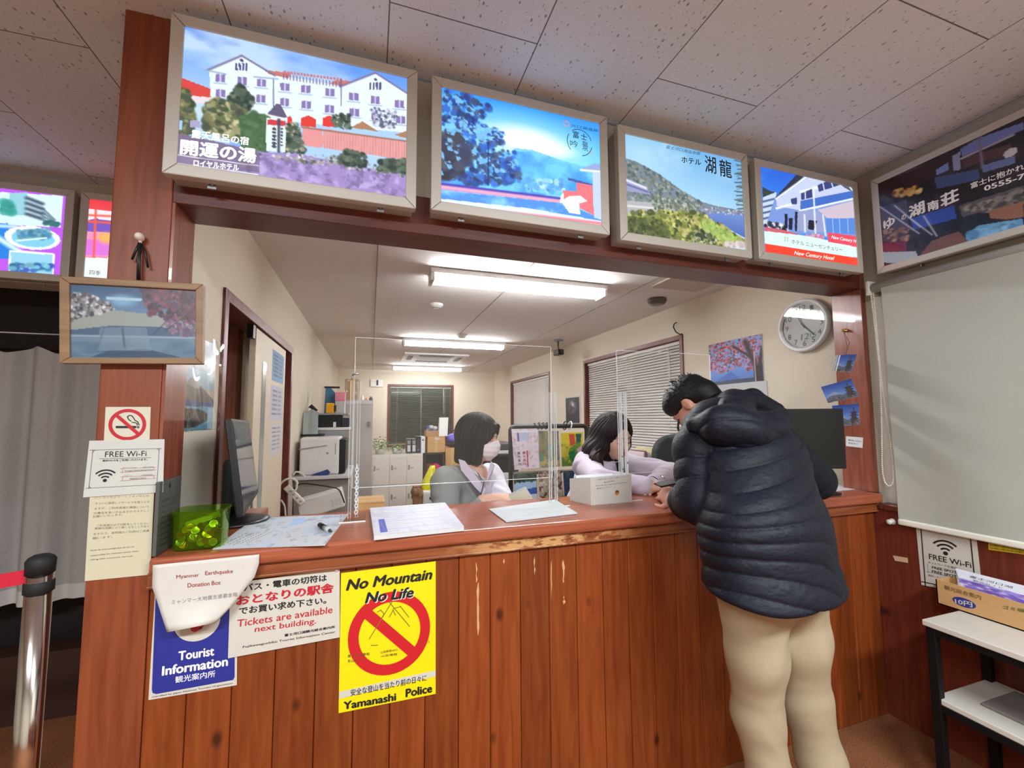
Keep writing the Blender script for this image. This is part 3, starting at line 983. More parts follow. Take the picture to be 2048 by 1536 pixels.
pc.line((330, 440), (480, 470), 0.008, (150, 170, 205)); pc.line((690, 490), (860, 505), 0.008, (150, 170, 205))
WN = (132, 118, 176)
for cx, cy in ((440, 500), (600, 520), (740, 535), (440, 610), (735, 650), (912, 565), (1063, 580), (1240, 605), (1415, 635), (910, 675), (1068, 695), (1240, 725), (1420, 750), (1572, 660), (1750, 690), (1580, 775), (1760, 805)):
    pc.poly([(cx - 32, cy - 32), (cx + 36, cy - 26), (cx + 36, cy + 30), (cx - 32, cy + 24)], WN)
    pc.line((cx + 2, cy - 30), (cx + 2, cy + 27), 0.006, (214, 214, 238)); pc.line((cx - 45, cy + 34), (cx + 48, cy + 42), 0.006, (160, 180, 215))
for cx, cy in ((598, 415), (1577, 555)):
    for k in range(4):
        pc.poly([(cx - 46 + k * 24, cy - 26), (cx - 30 + k * 24, cy - 24), (cx - 30 + k * 24, cy + 30), (cx - 46 + k * 24, cy + 28)], (80, 84, 130))
    pc.ell((cx, cy - 45), 0.008, 0.012, (90, 80, 110))
for k in range(18):
    xx = 905 + k * 24; pc.line((xx, 470 + k * 3.5), (xx, 505 + k * 3.5), 0.005, (110, 90, 130)); pc.ell((xx + 10, 455 + k * 3.2), 0.006, 0.012, (190, 120, 130))
for a in (830, 1325): pc.line((a, 510), (a, 700), 0.005, (90, 96, 140))
for a, b_ in ((1030, 1140), (930, 970), (1190, 1290), (700, 770)):
    pc.poly([(a, 790), ((a + b_) / 2, 770), (b_, 800), (b_, 860), (a, 850)], (222, 60, 54))
pc.poly([(1040, 860), (1190, 870), (1190, 1010), (1040, 990)], (226, 150, 150)); pc.poly([(1195, 870), (1815, 960), (1815, 1100), (1195, 1010)], (224, 158, 158))
for k in range(30): pc.line((1200 + k * 21, 880 + k * 3), (1200 + k * 21, 1010 + k * 3), 0.003, (196, 120, 122), 0.7)
pc.line((1040, 858), (1815, 962), 0.009, (150, 110, 92)); pc.poly([(1390, 860), (1480, 815), (1600, 890)], (172, 128, 96)); pc.poly([(1710, 915), (1815, 880), (1815, 940)], (172, 128, 96))
G1 = [(58, 78, 50), (92, 106, 66), (140, 140, 96), (74, 84, 74), (186, 178, 140)]; G2 = [(44, 62, 56), (70, 90, 76), (100, 116, 100)]
pc.foliage([(500, 650), (590, 540), (690, 650), (640, 740), (500, 740)], G2, 260, 0.022, 1)
pc.foliage([(115, 560), (210, 600), (240, 760), (230, 900), (115, 920)], G1[:4], 200, 0.03, 2)
pc.foliage([(330, 700), (420, 650), (620, 740), (660, 860), (600, 960), (330, 880)], G1, 420, 0.03, 3)
pc.poly([(590, 800), (680, 740), (790, 790), (790, 1040), (700, 1060), (590, 1000)], (80, 112, 76)); pc.foliage([(590, 800), (680, 750), (790, 790), (790, 1040), (590, 1000)], [(78, 112, 74), (66, 100, 66)], 120, 0.03, 4)
pc.foliage([(905, 840), (1000, 830), (1040, 960), (1060, 1040), (910, 1040)], G2 + [(180, 176, 160)], 220, 0.022, 5)
pc.foliage([(1260, 770), (1390, 760), (1390, 880), (1270, 860)], G2, 70, 0.018, 6); pc.foliage([(1540, 700), (1740, 740), (1720, 870), (1560, 850)], [(90, 96, 120), (200, 205, 230)], 160, 0.014, 7)
pc.poly([(775, 770), (850, 685), (880, 690), (935, 790)], (96, 88, 120)); pc.poly([(780, 790), (920, 800), (915, 1040), (775, 1030)], (222, 236, 238))
pc.poly([(785, 800), (915, 810), (915, 850), (785, 840)], (206, 60, 70)); pc.line((870, 800), (868, 1040), 0.012, (60, 70, 100)); pc.line((780, 765), (925, 800), 0.008, (235, 235, 240))
for k in range(6): pc.ell((835, 870 + k * 26), 0.010, 0.012, (70, 78, 92)); pc.ell((890, 870 + k * 24), 0.006, 0.008, (70, 78, 92))
pc.poly([(110, 900), (760, 1040), (1000, 1050), (1815, 1210), (1815, 1400), (110, 1125)], (158, 138, 198))
lm = pc.inside([(110, 1030), (760, 1060), (1815, 1200), (1815, 1400), (110, 1125)])
pc.clouds(lm, (190, 172, 226), 16, 0.5, 0.15, 21, 0.9); pc.clouds(lm, (120, 104, 150), 22, 0.55, 0.15, 22, 0.8)
pc.foliage([(700, 1050), (1240, 1060), (1815, 1190), (1815, 1230), (1300, 1150), (760, 1080)], [(210, 206, 206), (170, 168, 160), (90, 100, 86)], 160, 0.014, 8)
pc.foliage([(1310, 1080), (1360, 1020), (1500, 1060), (1510, 1150), (1320, 1120)], G2, 120, 0.022, 9); pc.foliage([(1600, 1110), (1815, 1090), (1815, 1190), (1600, 1170)], G2, 160, 0.026, 10)
pc.poly([(110, 900), (240, 920), (730, 1040), (730, 1190), (110, 1120)], (92, 80, 96), 0.55)
pc.line((120, 1060), (720, 1140), 0.004, (235, 235, 240)); pc.line((120, 1122), (715, 1205), 0.005, (245, 250, 245))
pc.poly([(112, 805), (165, 812), (165, 880), (112, 870)], (160, 200, 240)); pc.poly([(220, 805), (295, 815), (292, 865), (220, 855)], (168, 160, 200))
sh.picture(pc, 'picture_panel', t, LIT)
b = B()
K = lambda x, y: (320 + x / 3.657, 20 + y / 3.657)
sh.text(b, '露天風呂の宿', K(232, 905), K(650, 962), 17, WINK, bold=0.02)
sh.text(b, '開運の湯', K(148, 1000), K(706, 1070), 31, WINK, bold=0.035)
sh.text(b, 'ロイヤルホテル', K(246, 1118), K(578, 1156), 13, WINK, bold=0.03)
b.build('lettering', t)

# --- sign 2: tree over a blue lake
x0, x1, z0, z1 = rect((863, 146), (1213, 236), (1222, 470), (863, 419), 1, -0.08)
t, sh = lightbox('backlit sign with dark tree over glowing blue lake and round logo, second over the counter', (x0, -0.08, z0), EX, z1 - z0, x1 - x0, NY, 0.085, None)
pc = Pic(230, 170, sh.H, 2); pc.cf = (840, 130, 4.151)
pc.grad((84, 170, 250), (120, 205, 255), 0.0, 0.45)
pc.grad((50, 150, 245), (120, 215, 255), 0.0, 0.5)
pc.ell((900, 660), 0.62, 0.36, (190, 250, 255), 1, 1.0); pc.ell((880, 630), 0.34, 0.17, (255, 252, 255), 1, 0.7); pc.ell((1050, 690), 0.25, 0.09, (255, 250, 250), 0.9, 0.8)
pc.poly([(780, 690), (930, 705), (1200, 800), (1430, 860), (1530, 900), (1530, 1150), (780, 1020)], (110, 205, 235), 0.85)
hz = pc.inside([(700, 720), (940, 720), (1300, 820), (1530, 900), (1530, 1160), (160, 1010), (160, 850)]); pc.clouds(hz, (66, 150, 238), 5, 0.42, 0.25, 3, 0.8)
T = [(44, 92, 190), (60, 120, 220), (38, 60, 130), (72, 90, 130), (50, 70, 110)]
pc.foliage([(165, 150), (340, 175), (470, 240), (480, 330), (590, 330), (560, 400), (470, 460), (600, 520), (700, 570), (690, 640), (640, 690), (810, 720), (780, 790), (850, 880), (880, 960), (600, 1000), (165, 960)], T, 420, 0.035, 1)
pc.foliage([(165, 560), (330, 600), (400, 760), (330, 900), (165, 930)], [(62, 70, 100), (80, 84, 100), (50, 56, 80)], 160, 0.06, 2)
pc.foliage([(250, 430), (500, 500), (690, 560), (660, 640), (400, 560)], [(44, 74, 170), (130, 200, 250)], 120, 0.02, 3)
pc.clouds(pc.inside([(165, 150), (700, 560), (860, 900), (165, 960)]), (130, 205, 255), 16, 0.60, 0.08, 8, 0.85)
pc.line((568, 640), (566, 1000), 0.006, (30, 44, 110))
pc.foliage([(880, 950), (1180, 960), (1200, 1060), (880, 1040)], [(180, 235, 250), (120, 200, 240), (90, 160, 230)], 100, 0.03, 4)
pc.poly([(165, 985), (1200, 1110), (1200, 1150), (165, 1035)], (196, 150, 226)); pc.line((165, 985), (1180, 1110), 0.014, (78, 60, 180)); pc.line((165, 1012), (1200, 1138), 0.013, (255, 178, 186))
pc.poly([(165, 1040), (1200, 1150), (1420, 1240), (1535, 1300), (1535, 1330), (165, 1130)], (80, 150, 235)); pc.clouds(pc.inside([(165, 1040), (1200, 1150), (1450, 1300), (165, 1130)]), (150, 225, 250), 6, 0.5, 0.2, 6, 0.8)
pc.poly([(165, 1110), (900, 1190), (1535, 1300), (1535, 1345), (165, 1155)], (225, 240, 255)); pc.line((620, 1212), (1535, 1320), 0.020, (240, 130, 150))
pc.poly([(1185, 1040), (1300, 1050), (1300, 970), (1430, 990), (1445, 1250), (1190, 1120)], (236, 120, 130)); pc.poly([(1230, 935), (1430, 990), (1430, 1000), (1230, 960)], (70, 90, 170))
pc.poly([(1430, 890), (1535, 905), (1535, 1290), (1445, 1270)], (196, 214, 250)); pc.poly([(1330, 870), (1440, 820), (1535, 815), (1535, 895), (1430, 888)], (150, 170, 225)); pc.line((1335, 872), (1535, 890), 0.014, (255, 240, 220))
pc.poly([(1170, 1130), (1240, 1090), (1330, 1085), (1390, 1130), (1320, 1150), (1330, 1240), (1240, 1230)], (246, 250, 255)); pc.poly([(1170, 1080), (1190, 1060), (1200, 1150), (1160, 1140)], (250, 240, 240))
sh.picture(pc, 'picture_panel', t, LIT)
b = B(); K = lambda x, y: (840 + x / 4.151, 130 + y / 4.151)
c0 = sh.uv([K(1325, 645)])[0]
sh.disc(b, c0, 0.052, DINK, 0.0495, a0=0.3, a1=2.2); sh.disc(b, c0, 0.052, DINK, 0.0495, a0=2.6, a1=3.9); sh.disc(b, c0, 0.052, DINK, 0.0495, a0=4.9, a1=6.1)
sh.text(b, '富', K(1268, 575), K(1318, 585), 14, DINK, bold=0.01); sh.text(b, '士', K(1335, 590), K(1385, 605), 12, DINK, bold=0.01)
sh.text(b, '吟', K(1245, 650), K(1310, 660), 13, DINK); sh.text(b, '景', K(1345, 665), K(1395, 685), 18, DINK)
sh.text(b, '河口湖温泉', K(1250, 503), K(1480, 548), 6, DINK); sh.disc(b, sh.uv([K(1215, 487)])[0], 0.011, RINK, 0.008); sh.disc(b, sh.uv([K(1424, 733)])[0], 0.004, RINK)
b.build('lettering', t)

# --- sign 3: green hillside by a lake
x0, x1, z0, z1 = rect((1235.5, 246), (1494, 309), (1506, 514), (1241, 482.5), 1, -0.08)
t, sh = lightbox('backlit sign with green hillside sloping down to a lake, third over the counter', (x0, -0.08, z0), EX, z1 - z0, x1 - x0, NY, 0.085, None)
pc = Pic(220, 170, sh.H, 3); pc.cf = (1200, 220, 3.657)
pc.grad((112, 178, 226), (180, 222, 244), 0.0, 0.6); pc.ell((330, 330), 0.4, 0.4, (196, 228, 240), 0.7, 1.0); pc.grad((130, 180, 230), (98, 158, 220), 0.0, 1.0, 'u', np.clip(0.5 * pc.u * (1 - pc.v), 0, 1))
pc.clouds(np.ones_like(pc.u) * (pc.v < 0.3), (210, 232, 240), 4, 0.55, 0.3, 4, 0.4)
pc.poly([(170, 350), (260, 375), (420, 460), (600, 590), (740, 670), (860, 705), (1075, 740), (1090, 800), (170, 800)], (120, 136, 150))
pc.foliage([(170, 355), (300, 400), (440, 480), (610, 600), (760, 690), (730, 760), (170, 740)], [(100, 116, 112), (126, 138, 134), (84, 98, 100), (150, 158, 150)], 500, 0.022, 1)
pc.poly([(740, 750), (870, 745), (1080, 765), (1085, 950), (960, 880), (740, 770)], (86, 116, 190)); pc.grad((120, 150, 214), (70, 100, 176), 0.55, 0.9, 'v', pc.inside([(740, 750), (870, 748), (1080, 770), (1085, 950), (940, 870), (740, 775)]))
pc.foliage([(740, 710), (1075, 735), (1075, 775), (740, 752)], [(150, 150, 180), (196, 200, 214), (110, 120, 150)], 140, 0.012, 2)
pc.poly([(180, 500), (340, 560), (370, 620), (180, 590)], (150, 156, 196)); pc.line((180, 508), (335, 572), 0.016, (226, 226, 240)); pc.line((182, 540), (350, 600), 0.012, (100, 104, 150)); pc.poly([(180, 660), (520, 690), (560, 750), (180, 760)], (178, 178, 184)); pc.line((185, 700), (420, 720), 0.014, (222, 220, 220))
pc.foliage([(380, 630), (700, 690), (730, 770), (380, 720)], [(170, 176, 168), (120, 132, 110), (90, 104, 86)], 160, 0.02, 3)
GG = [(120, 130, 62), (160, 168, 84), (186, 186, 100), (88, 100, 54), (60, 74, 44), (206, 200, 130)]
pc.poly([(185, 770), (740, 760), (960, 890), (1085, 960), (1085, 1010), (880, 1000), (190, 900)], (142, 148, 74))
pc.foliage([(185, 760), (300, 730), (740, 750), (960, 890), (1060, 950), (880, 1000), (190, 905)], GG, 520, 0.032, 4)
pc.foliage([(190, 790), (420, 800), (520, 900), (500, 940), (195, 900)], [(56, 70, 40), (84, 98, 52), (110, 120, 64)], 220, 0.03, 5); pc.foliage([(690, 890), (800, 870), (870, 990), (690, 970)], [(50, 60, 44), (90, 100, 70), (180, 190, 150)], 110, 0.022, 6)
pc.foliage([(740, 780), (960, 900), (1040, 950), (900, 960), (740, 860)], [(150, 184, 90), (176, 196, 110)], 140, 0.026, 7)
pc.foliage([(900, 985), (960, 965), (1085, 970), (1085, 1010)], [(206, 190, 190)], 60, 0.03, 8)
for k in range(15):
    yy = 390 + k * 24; pc.line((1070, yy), (985 + (k % 3) * 12, yy - 22 + (k % 4) * 9), 0.009, (70, 84, 84), 0.9); pc.line((1072, yy + 8), (1000, yy + 22), 0.006, (96, 110, 104), 0.8)
sh.picture(pc, 'picture_panel', t, LIT)
b = B(); K = lambda x, y: (1200 + x / 3.657, 220 + y / 3.657)
sh.text(b, '富士河口湖温泉郷', K(482, 268), K(735, 322), 7, M('sign_ink_pale', (70, 104, 130), 0.5), shear=0.3)
sh.text(b, 'ホテル', K(594, 362), K(738, 386), 12, DINK, bold=0.02); sh.text(b, '湖', K(765, 392), K(848, 410), 34, DINK, bold=0.012); sh.text(b, '龍', K(872, 420), K(962, 440), 34, DINK, bold=0.012)
b.build('lettering', t)

# --- sign 4: hotel front with red band
x0, x1, z0, z1 = rect((1509, 313), (1715, 365), (1728, 545), (1518.6, 518), 1, -0.08)
t, sh = lightbox('backlit sign with blue hotel front and red band, rightmost over the counter', (x0, -0.08, z0), EX, z1 - z0, x1 - x0, NY, 0.085, None)
pc = Pic(200, 160, sh.H, 4); pc.cf = (1200, 220, 3.657)
pc.grad((28, 96, 214), (60, 140, 236), 0.0, 0.5); pc.clouds(np.ones_like(pc.u), (90, 160, 240), 3, 0.55, 0.3, 2, 0.5)
pc.poly([(1185, 560), (1240, 590), (1280, 600), (1240, 660), (1190, 650)], (46, 60, 60)); pc.poly([(1190, 640), (1290, 600), (1270, 840), (1195, 840)], (196, 214, 240))
for k in range(4): pc.line((1195, 670 + k * 42), (1275, 650 + k * 42), 0.014, (60, 80, 130))
pc.poly([(1280, 640), (1480, 460), (1880, 560), (1890, 940), (1200, 880)], (120, 150, 214)); pc.poly([(1280, 640), (1430, 480), (1485, 455), (1500, 480), (1300, 660)], (40, 44, 66))
pc.poly([(1290, 660), (1545, 480), (1870, 560), (1872, 640), (1590, 720), (1440, 730), (1290, 700)], (196, 206, 240))
for q in ([(1290, 650), (1530, 475)], [(1465, 600), (1840, 500)], [(1460, 735), (1870, 645)], [(1290, 720), (1400, 690)]): pc.line(*q, 0.018, (240, 246, 255))
for q in ([(1470, 610), (1550, 575), (1555, 640), (1470, 660)], [(1590, 550), (1670, 515), (1780, 540), (1600, 600)], [(1395, 650), (1440, 640), (1440, 690), (1400, 690)]): pc.poly(q, (52, 66, 120)); 
for q in ([(1500, 600), (1502, 650)], [(1630, 535), (1640, 585)], [(1690, 525), (1705, 570)]): pc.line(*q, 0.012, (220, 226, 244))
pc.poly([(1465, 665), (1850, 590), (1865, 640), (1465, 730)], (64, 108, 196)); pc.poly([(1700, 500), (1860, 550), (1880, 620), (1790, 570)], (86, 92, 110)); pc.line((1800, 530), (1870, 620), 0.016, (230, 236, 244))
pc.poly([(1590, 730), (1870, 660), (1885, 800), (1660, 790)], (206, 190, 206)); pc.poly([(1440, 740), (1590, 735), (1640, 790), (1640, 900), (1440, 880)], (150, 160, 205))
pc.poly([(1650, 795), (1885, 790), (1890, 910), (1660, 900)], (88, 136, 216)); 
for a in (1700, 1750, 1810): pc.line((a, 795), (a + 6, 900), 0.008, (150, 196, 240))
for q in ([(1350, 760), (1372, 760), (1370, 880), (1350, 870)], [(1425, 745), (1445, 745), (1440, 890), (1425, 885)], [(1380, 790), (1410, 790), (1405, 880), (1380, 875)], [(1525, 805), (1590, 810), (1560, 880), (1520, 870)]): pc.poly(q, (28, 30, 48))
for q in ([(1560, 560), (1575, 900)], [(1495, 770), (1500, 890)], [(1630, 770), (1650, 920)]): pc.line(*q, 0.016, (226, 232, 248))
pc.foliage([(1205, 820), (1340, 840), (1380, 890), (1215, 880)], [(24, 26, 34), (50, 50, 70), (220, 226, 240)], 60, 0.03, 1); pc.foliage([(1510, 910), (1640, 910), (1640, 950), (1510, 940)], [(220, 120, 150), (240, 180, 190)], 40, 0.02, 2); pc.poly([(1203, 855), (1330, 875), (1480, 915), (1205, 890)], (206, 96, 110))
pc.poly([(1200, 885), (1500, 920), (1910, 1000), (1910, 1085), (1205, 980)], (216, 240, 236)); pc.poly([(1205, 975), (1905, 1085), (1910, 1170), (1210, 1065)], (240, 66, 42)); pc.poly([(1665, 895), (1890, 925), (1895, 1005), (1668, 965)], (236, 74, 96))
sh.picture(pc, 'picture_panel', t, LIT)
b = B()
sh.text(b, 'ホテル ニューセンチュリー', K(1400, 962), K(1770, 1024), 8, M('sign_ink_grey', (70, 82, 84), 0.5), bold=0.0)
sh.text(b, 'New Century Hotel', K(1418, 1048), K(1715, 1090), 10, WINK, bold=0.0, shear=0.4)
sh.text(b, 'New Century Ho', K(1690, 932), K(1886, 966), 9, WINK, shear=0.4)
for dx, dy in ((-9, -9), (9, -7), (-9, 9), (9, 10)): sh.disc(b, sh.uv([K(1362 + dx, 945 + dy)])[0], 0.005, GINK, n=12)
b.build('lettering', t)

# --- sign 5 on the right wall (not lit)
y0 = P(1740, 362, 0, 2.25)[1]; zt = (P(1740, 362, 0, 2.25)[2] + P(2048, 215, 0, 2.25)[2]) / 2; zb = P(1757, 548, 0, 2.25)[2]
t, sh = lightbox('large dark hot spring hotel sign on the right wall above the roller blind', (2.25, y0, zb), (0, -1, 0), zt - zb, 0.98, (-1, 0, 0), 0.085, None, fw=0.03, group=None)
pc = Pic(250, 130, None, 5)
R5 = np.random.default_rng(3)
pc.a[:] = np.array((34, 30, 38)) / 255; pc.clouds(np.ones_like(pc.u), (78, 66, 70), 4, 0.45, 0.3, 1, 0.8); pc.clouds(np.ones_like(pc.u), (24, 20, 26), 5, 0.5, 0.2, 2, 0.8)
Q = lambda *p: [pcs((a, b_)) for a, b_ in p]
pc.H = sh.H; pc.cf = (1700, 200, 4.267)
pc.poly([(210, 730), (860, 470), (860, 560), (500, 780), (330, 830)], (52, 26, 30)); pc.foliage([(360, 780), (600, 720), (600, 800), (380, 830)], [(206, 160, 80), (120, 70, 40), (230, 200, 130)], 40, 0.03, 1)
pc.poly([(940, 420), (1090, 330), (1480, 190), (1480, 250), (960, 480)], (116, 130, 196)); pc.poly([(870, 480), (940, 440), (940, 600), (880, 600)], (150, 150, 190)); pc.poly([(950, 500), (1380, 370), (1350, 450), (980, 580)], (84, 58, 64)); pc.line((950, 500), (1390, 300), 0.014, (190, 186, 200)); pc.line((1105, 320), (1130, 580), 0.012, (120, 116, 140)); pc.poly([(1130, 560), (1400, 480), (1410, 540), (1140, 620)], (104, 120, 170)); pc.poly([(730, 600), (840, 530), (840, 600), (740, 640)], (120, 140, 200)); pc.ell((1370, 450), 0.02, 0.04, (200, 200, 206))
pc.poly([(720, 660), (1100, 590), (1100, 680), (740, 760)], (66, 82, 130)); pc.poly([(520, 1010), (890, 900), (910, 1010), (540, 1110)], (54, 84, 176)); pc.poly([(250, 920), (480, 850), (500, 1100), (270, 1110)], (70, 70, 92))
pc.foliage([(270, 1110), (500, 1090), (500, 1200), (300, 1220)], [(140, 100, 80), (90, 70, 70), (180, 140, 110)], 60, 0.03, 2); pc.poly([(270, 1220), (480, 1200), (480, 1290), (275, 1300)], (120, 40, 70)); pc.poly([(275, 1300), (560, 1290), (600, 1370), (280, 1400)], (176, 190, 206)); pc.poly([(280, 1385), (400, 1400), (275, 1425)], (80, 26, 40))
pc.poly([(930, 900), (1480, 730), (1480, 850), (960, 1000)], (92, 88, 92)); pc.foliage([(960, 930), (1480, 760), (1480, 900), (1200, 960)], [(120, 112, 108), (80, 76, 80), (150, 142, 132)], 120, 0.03, 3); pc.poly([(1180, 950), (1480, 860), (1480, 1000), (1330, 1020), (1200, 1010)], (150, 104, 84)); pc.poly([(600, 1320), (700, 1200), (930, 1120), (1000, 1200), (940, 1260)], (124, 84, 74)); pc.poly([(990, 1150), (1100, 1070), (1480, 1010), (1480, 1080), (1000, 1220)], (104, 160, 206)); pc.foliage([(1020, 1130), (1400, 1040), (1400, 1080), (1020, 1190)], [(130, 186, 224), (86, 140, 190)], 60, 0.03, 4)
for q in ([(240, 900), (590, 1140)], [(380, 900), (600, 1080)], [(630, 990), (740, 1160)], [(500, 1000), (700, 1150)]): pc.line(*q, 0.009, (206, 214, 240), 0.8)
sh.picture(pc, 'picture_panel', t, DIMLIT)
b = B(); K = lambda x, y: (1700 + x / 4.267, 200 + y / 4.267)
CW = M('cream_sign_ink', (240, 238, 232), 0.5)
sh.text(b, 'ゆ', K(285, 1075), K(385, 1025), 22, CW, bold=0.04); sh.text(b, 'の', K(440, 1010), K(480, 990), 10, CW, bold=0.03)
sh.text(b, '湖', K(500, 965), K(640, 905), 26, CW, bold=0.04); sh.text(b, '南', K(660, 915), K(760, 885), 20, CW, bold=0.04); sh.text(b, '荘', K(770, 870), K(930, 800), 27, CW, bold=0.04)
sh.text(b, '富士に抱かれた宿', K(1030, 735), K(1660, 500), 13, CW, bold=0.02); sh.text(b, '0555-72-', K(1145, 758), K(1600, 610), 11, CW, bold=0.03)
b.build('lettering', t)

# --- two signs in the alcove on the left
xr = P(150, 378, 1, 1.115)[0]; zt = P(75, 371, 1, 1.115)[2]; zb = P(75, 560, 1, 1.115)[2]
t, sh = lightbox('backlit purple and blue sign in the alcove at far left', (xr - 0.70, 1.115, zb), EX, zt - zb, 0.70, NY, 0.085, None, group='backlit hotel signs under the ceiling')
pc = Pic(150, 110, sh.H, 6); pc.cf = (0, 350, 3.572)
pc.a[:] = np.array((190, 90, 240)) / 255
pc.poly([(-500, 90), (450, 150), (430, 375), (-500, 330)], (214, 240, 250)); pc.poly([(65, 130), (200, 125), (185, 290), (60, 280)], (150, 206, 220)); pc.poly([(195, 130), (300, 180), (430, 350), (300, 330), (180, 300)], (230, 240, 244))
for k in range(4): pc.line((195, 165 + k * 38), (300, 205 + k * 36), 0.03, (70, 96, 120)); pc.line((305, 240 + k * 26), (390, 320 + k * 12), 0.016, (110, 140, 160))
pc.foliage([(20, 180), (80, 200), (90, 270), (20, 270)], [(60, 160, 150), (90, 190, 180)], 60, 0.05, 1); pc.foliage([(320, 320), (420, 340), (420, 365), (320, 350)], [(60, 110, 120)], 30, 0.03, 2)
pc.poly([(-500, 330), (60, 345), (130, 540), (70, 600), (-500, 590)], (40, 130, 226)); pc.line((-60, 420), (130, 540), 0.04, (210, 240, 255)); pc.line((-60, 360), (110, 370), 0.03, (190, 226, 250))
pc.ell((235, 450), 0.16, 0.145, (236, 246, 252)); pc.ell((238, 455), 0.125, 0.105, (130, 206, 232)); pc.foliage([(130, 400), (350, 390), (360, 460), (130, 450)], [(70, 130, 170), (110, 170, 190)], 80, 0.03, 3); pc.line((120, 470), (330, 450), 0.012, (240, 250, 255))
pc.poly([(65, 535), (390, 560), (385, 730), (60, 705)], (240, 246, 252)); pc.poly([(78, 548), (378, 572), (374, 716), (74, 694)], (150, 210, 236)); pc.foliage([(85, 640), (370, 640), (370, 680), (85, 690)], [(50, 120, 160), (60, 90, 180), (120, 190, 210)], 70, 0.035, 4)
sh.picture(pc, 'picture_panel', t, LIT)
xl = P(162, 383, 1, 1.115)[0]
t, sh = lightbox('backlit red topped sign in the alcove, half hidden by the brown pillar', (xl, 1.115, zb), EX, zt - zb, 0.30, NY, 0.085, None, group='backlit hotel signs under the ceiling')
pc = Pic(70, 100, sh.H, 7); pc.cf = (0, 350, 3.572)
pc.grad((226, 60, 70), (240, 120, 120), 0.0, 0.5); pc.poly([(600, 240), (900, 270), (900, 350), (600, 330)], (250, 226, 236)); pc.poly([(600, 330), (680, 310), (900, 340), (900, 420), (600, 400)], (120, 90, 190)); pc.poly([(600, 400), (900, 420), (900, 590), (590, 585)], (240, 150, 190)); pc.poly([(610, 460), (900, 470), (900, 580), (610, 570)], (222, 120, 220)); pc.ell((760, 450), 0.2, 0.1, (255, 190, 80), 0.8, 0.6)
for q in ([(685, 250), (670, 585)], [(605, 330), (900, 350)], [(600, 285), (900, 300)]): pc.line(*q, 0.018, (250, 96, 70))
pc.poly([(560, 590), (900, 595), (900, 760), (560, 750)], (232, 240, 244))
sh.picture(pc, 'picture_panel', t, LIT)
b = B(); K = lambda x, y: (x / 3.572, 350 + y / 3.572)
sh.text(b, '四季', K(640, 694), K(720, 702), 9, M('sign_ink_faint', (120, 126, 130), 0.5)); b.build('lettering', t)
# ------------------------------------------------------------------ office: ceiling fittings
TUBE = emit_mat('fluorescent_tube', (250, 252, 255), 50.0)
for i, (cy, lab) in enumerate(((1.255, 'long twin tube ceiling light nearest the counter beam'), (3.70, 'twin tube ceiling light in the middle of the office ceiling'), (6.35, 'twin tube ceiling light farthest back near the rear window'))):
    cx = 0.965
    t = thing('fluorescent_light', (cx, cy, OFF_Z - 0.09), lab, 'ceiling light', 'fluorescent lights of the office')
    b = B().box((cx - 0.625, cy - 0.075, OFF_Z - 0.035), (cx + 0.625, cy + 0.075, OFF_Z - 0.001), WHITE); b.build('base', t, bevel=0.006)
    for sx in (-1, 1):
        b = B().box((cx + sx * 0.612 - 0.012, cy - 0.07, OFF_Z - 0.085), (cx + sx * 0.612 + 0.012, cy + 0.07, OFF_Z - 0.034), WHITE); b.build('socket', t, bevel=0.004)
    for sy in (-0.045, 0.045):
        b = B().ring([(cx - 0.6, cy + sy, OFF_Z - 0.062), (cx + 0.6, cy + sy, OFF_Z - 0.062)], 0.0155, TUBE, n=14); b.build('tube', t)

for (u, v, lab, r) in ((873, 608, 'white smoke detector beside the nearest ceiling light', 0.055), (924, 670, 'flat white detector just before the middle ceiling light', 0.06)):
    p = P(u, v, 2, OFF_Z)
    t = thing('smoke_detector', p, lab, 'smoke detector')
    B().lathe([(r, 0), (r, -0.012), (r * 0.82, -0.02), (r * 0.6, -0.034), (r * 0.25, -0.038)], p, WHITE).build('housing', t)
    B().lathe([(r * 0.62, -0.028), (r * 0.64, -0.031), (r * 0.58, -0.035)], p, DKGREY).build('sensor_grille', t)
p = P(1314, 598, 2, OFF_Z)
t = thing('ceiling_speaker', p, 'dark grey round detector dome on the ceiling above the near window', 'detector')
B().lathe([(0.07, 0), (0.075, -0.012), (0.07, -0.03), (0.055, -0.045)], p, M('taupe_plastic', (104, 96, 90), 0.5)).build('housing', t)
B().lathe([(0.045, -0.044), (0.04, -0.052), (0.01, -0.054)], p, M('taupe_light', (150, 142, 134), 0.5)).build('sensor_cap', t)
p = P(1116, 680, 2, OFF_Z)
t = thing('security_camera', p, 'small dark security camera hanging from the ceiling', 'camera')
B().lathe([(0.065, 0), (0.065, -0.012), (0.03, -0.016)], p, M('camera_plate', (150, 146, 142), 0.4)).build('mount', t)
B().ring([p + [0, 0, -0.01], p + [0, 0, -0.10], p + [-0.01, -0.02, -0.13]], 0.011, STEEL).build('stem', t)
B().box(p + [-0.045, -0.09, -0.19], p + [0.035, 0.05, -0.125], BLACK).build('body', t, bevel=0.008)
B().lathe([(0.02, 0), (0.02, 0.012), (0.014, 0.014)], p + [-0.005, -0.09, -0.157], DKGREY, axis=(0, -1, 0), n=14).build('lens', t)
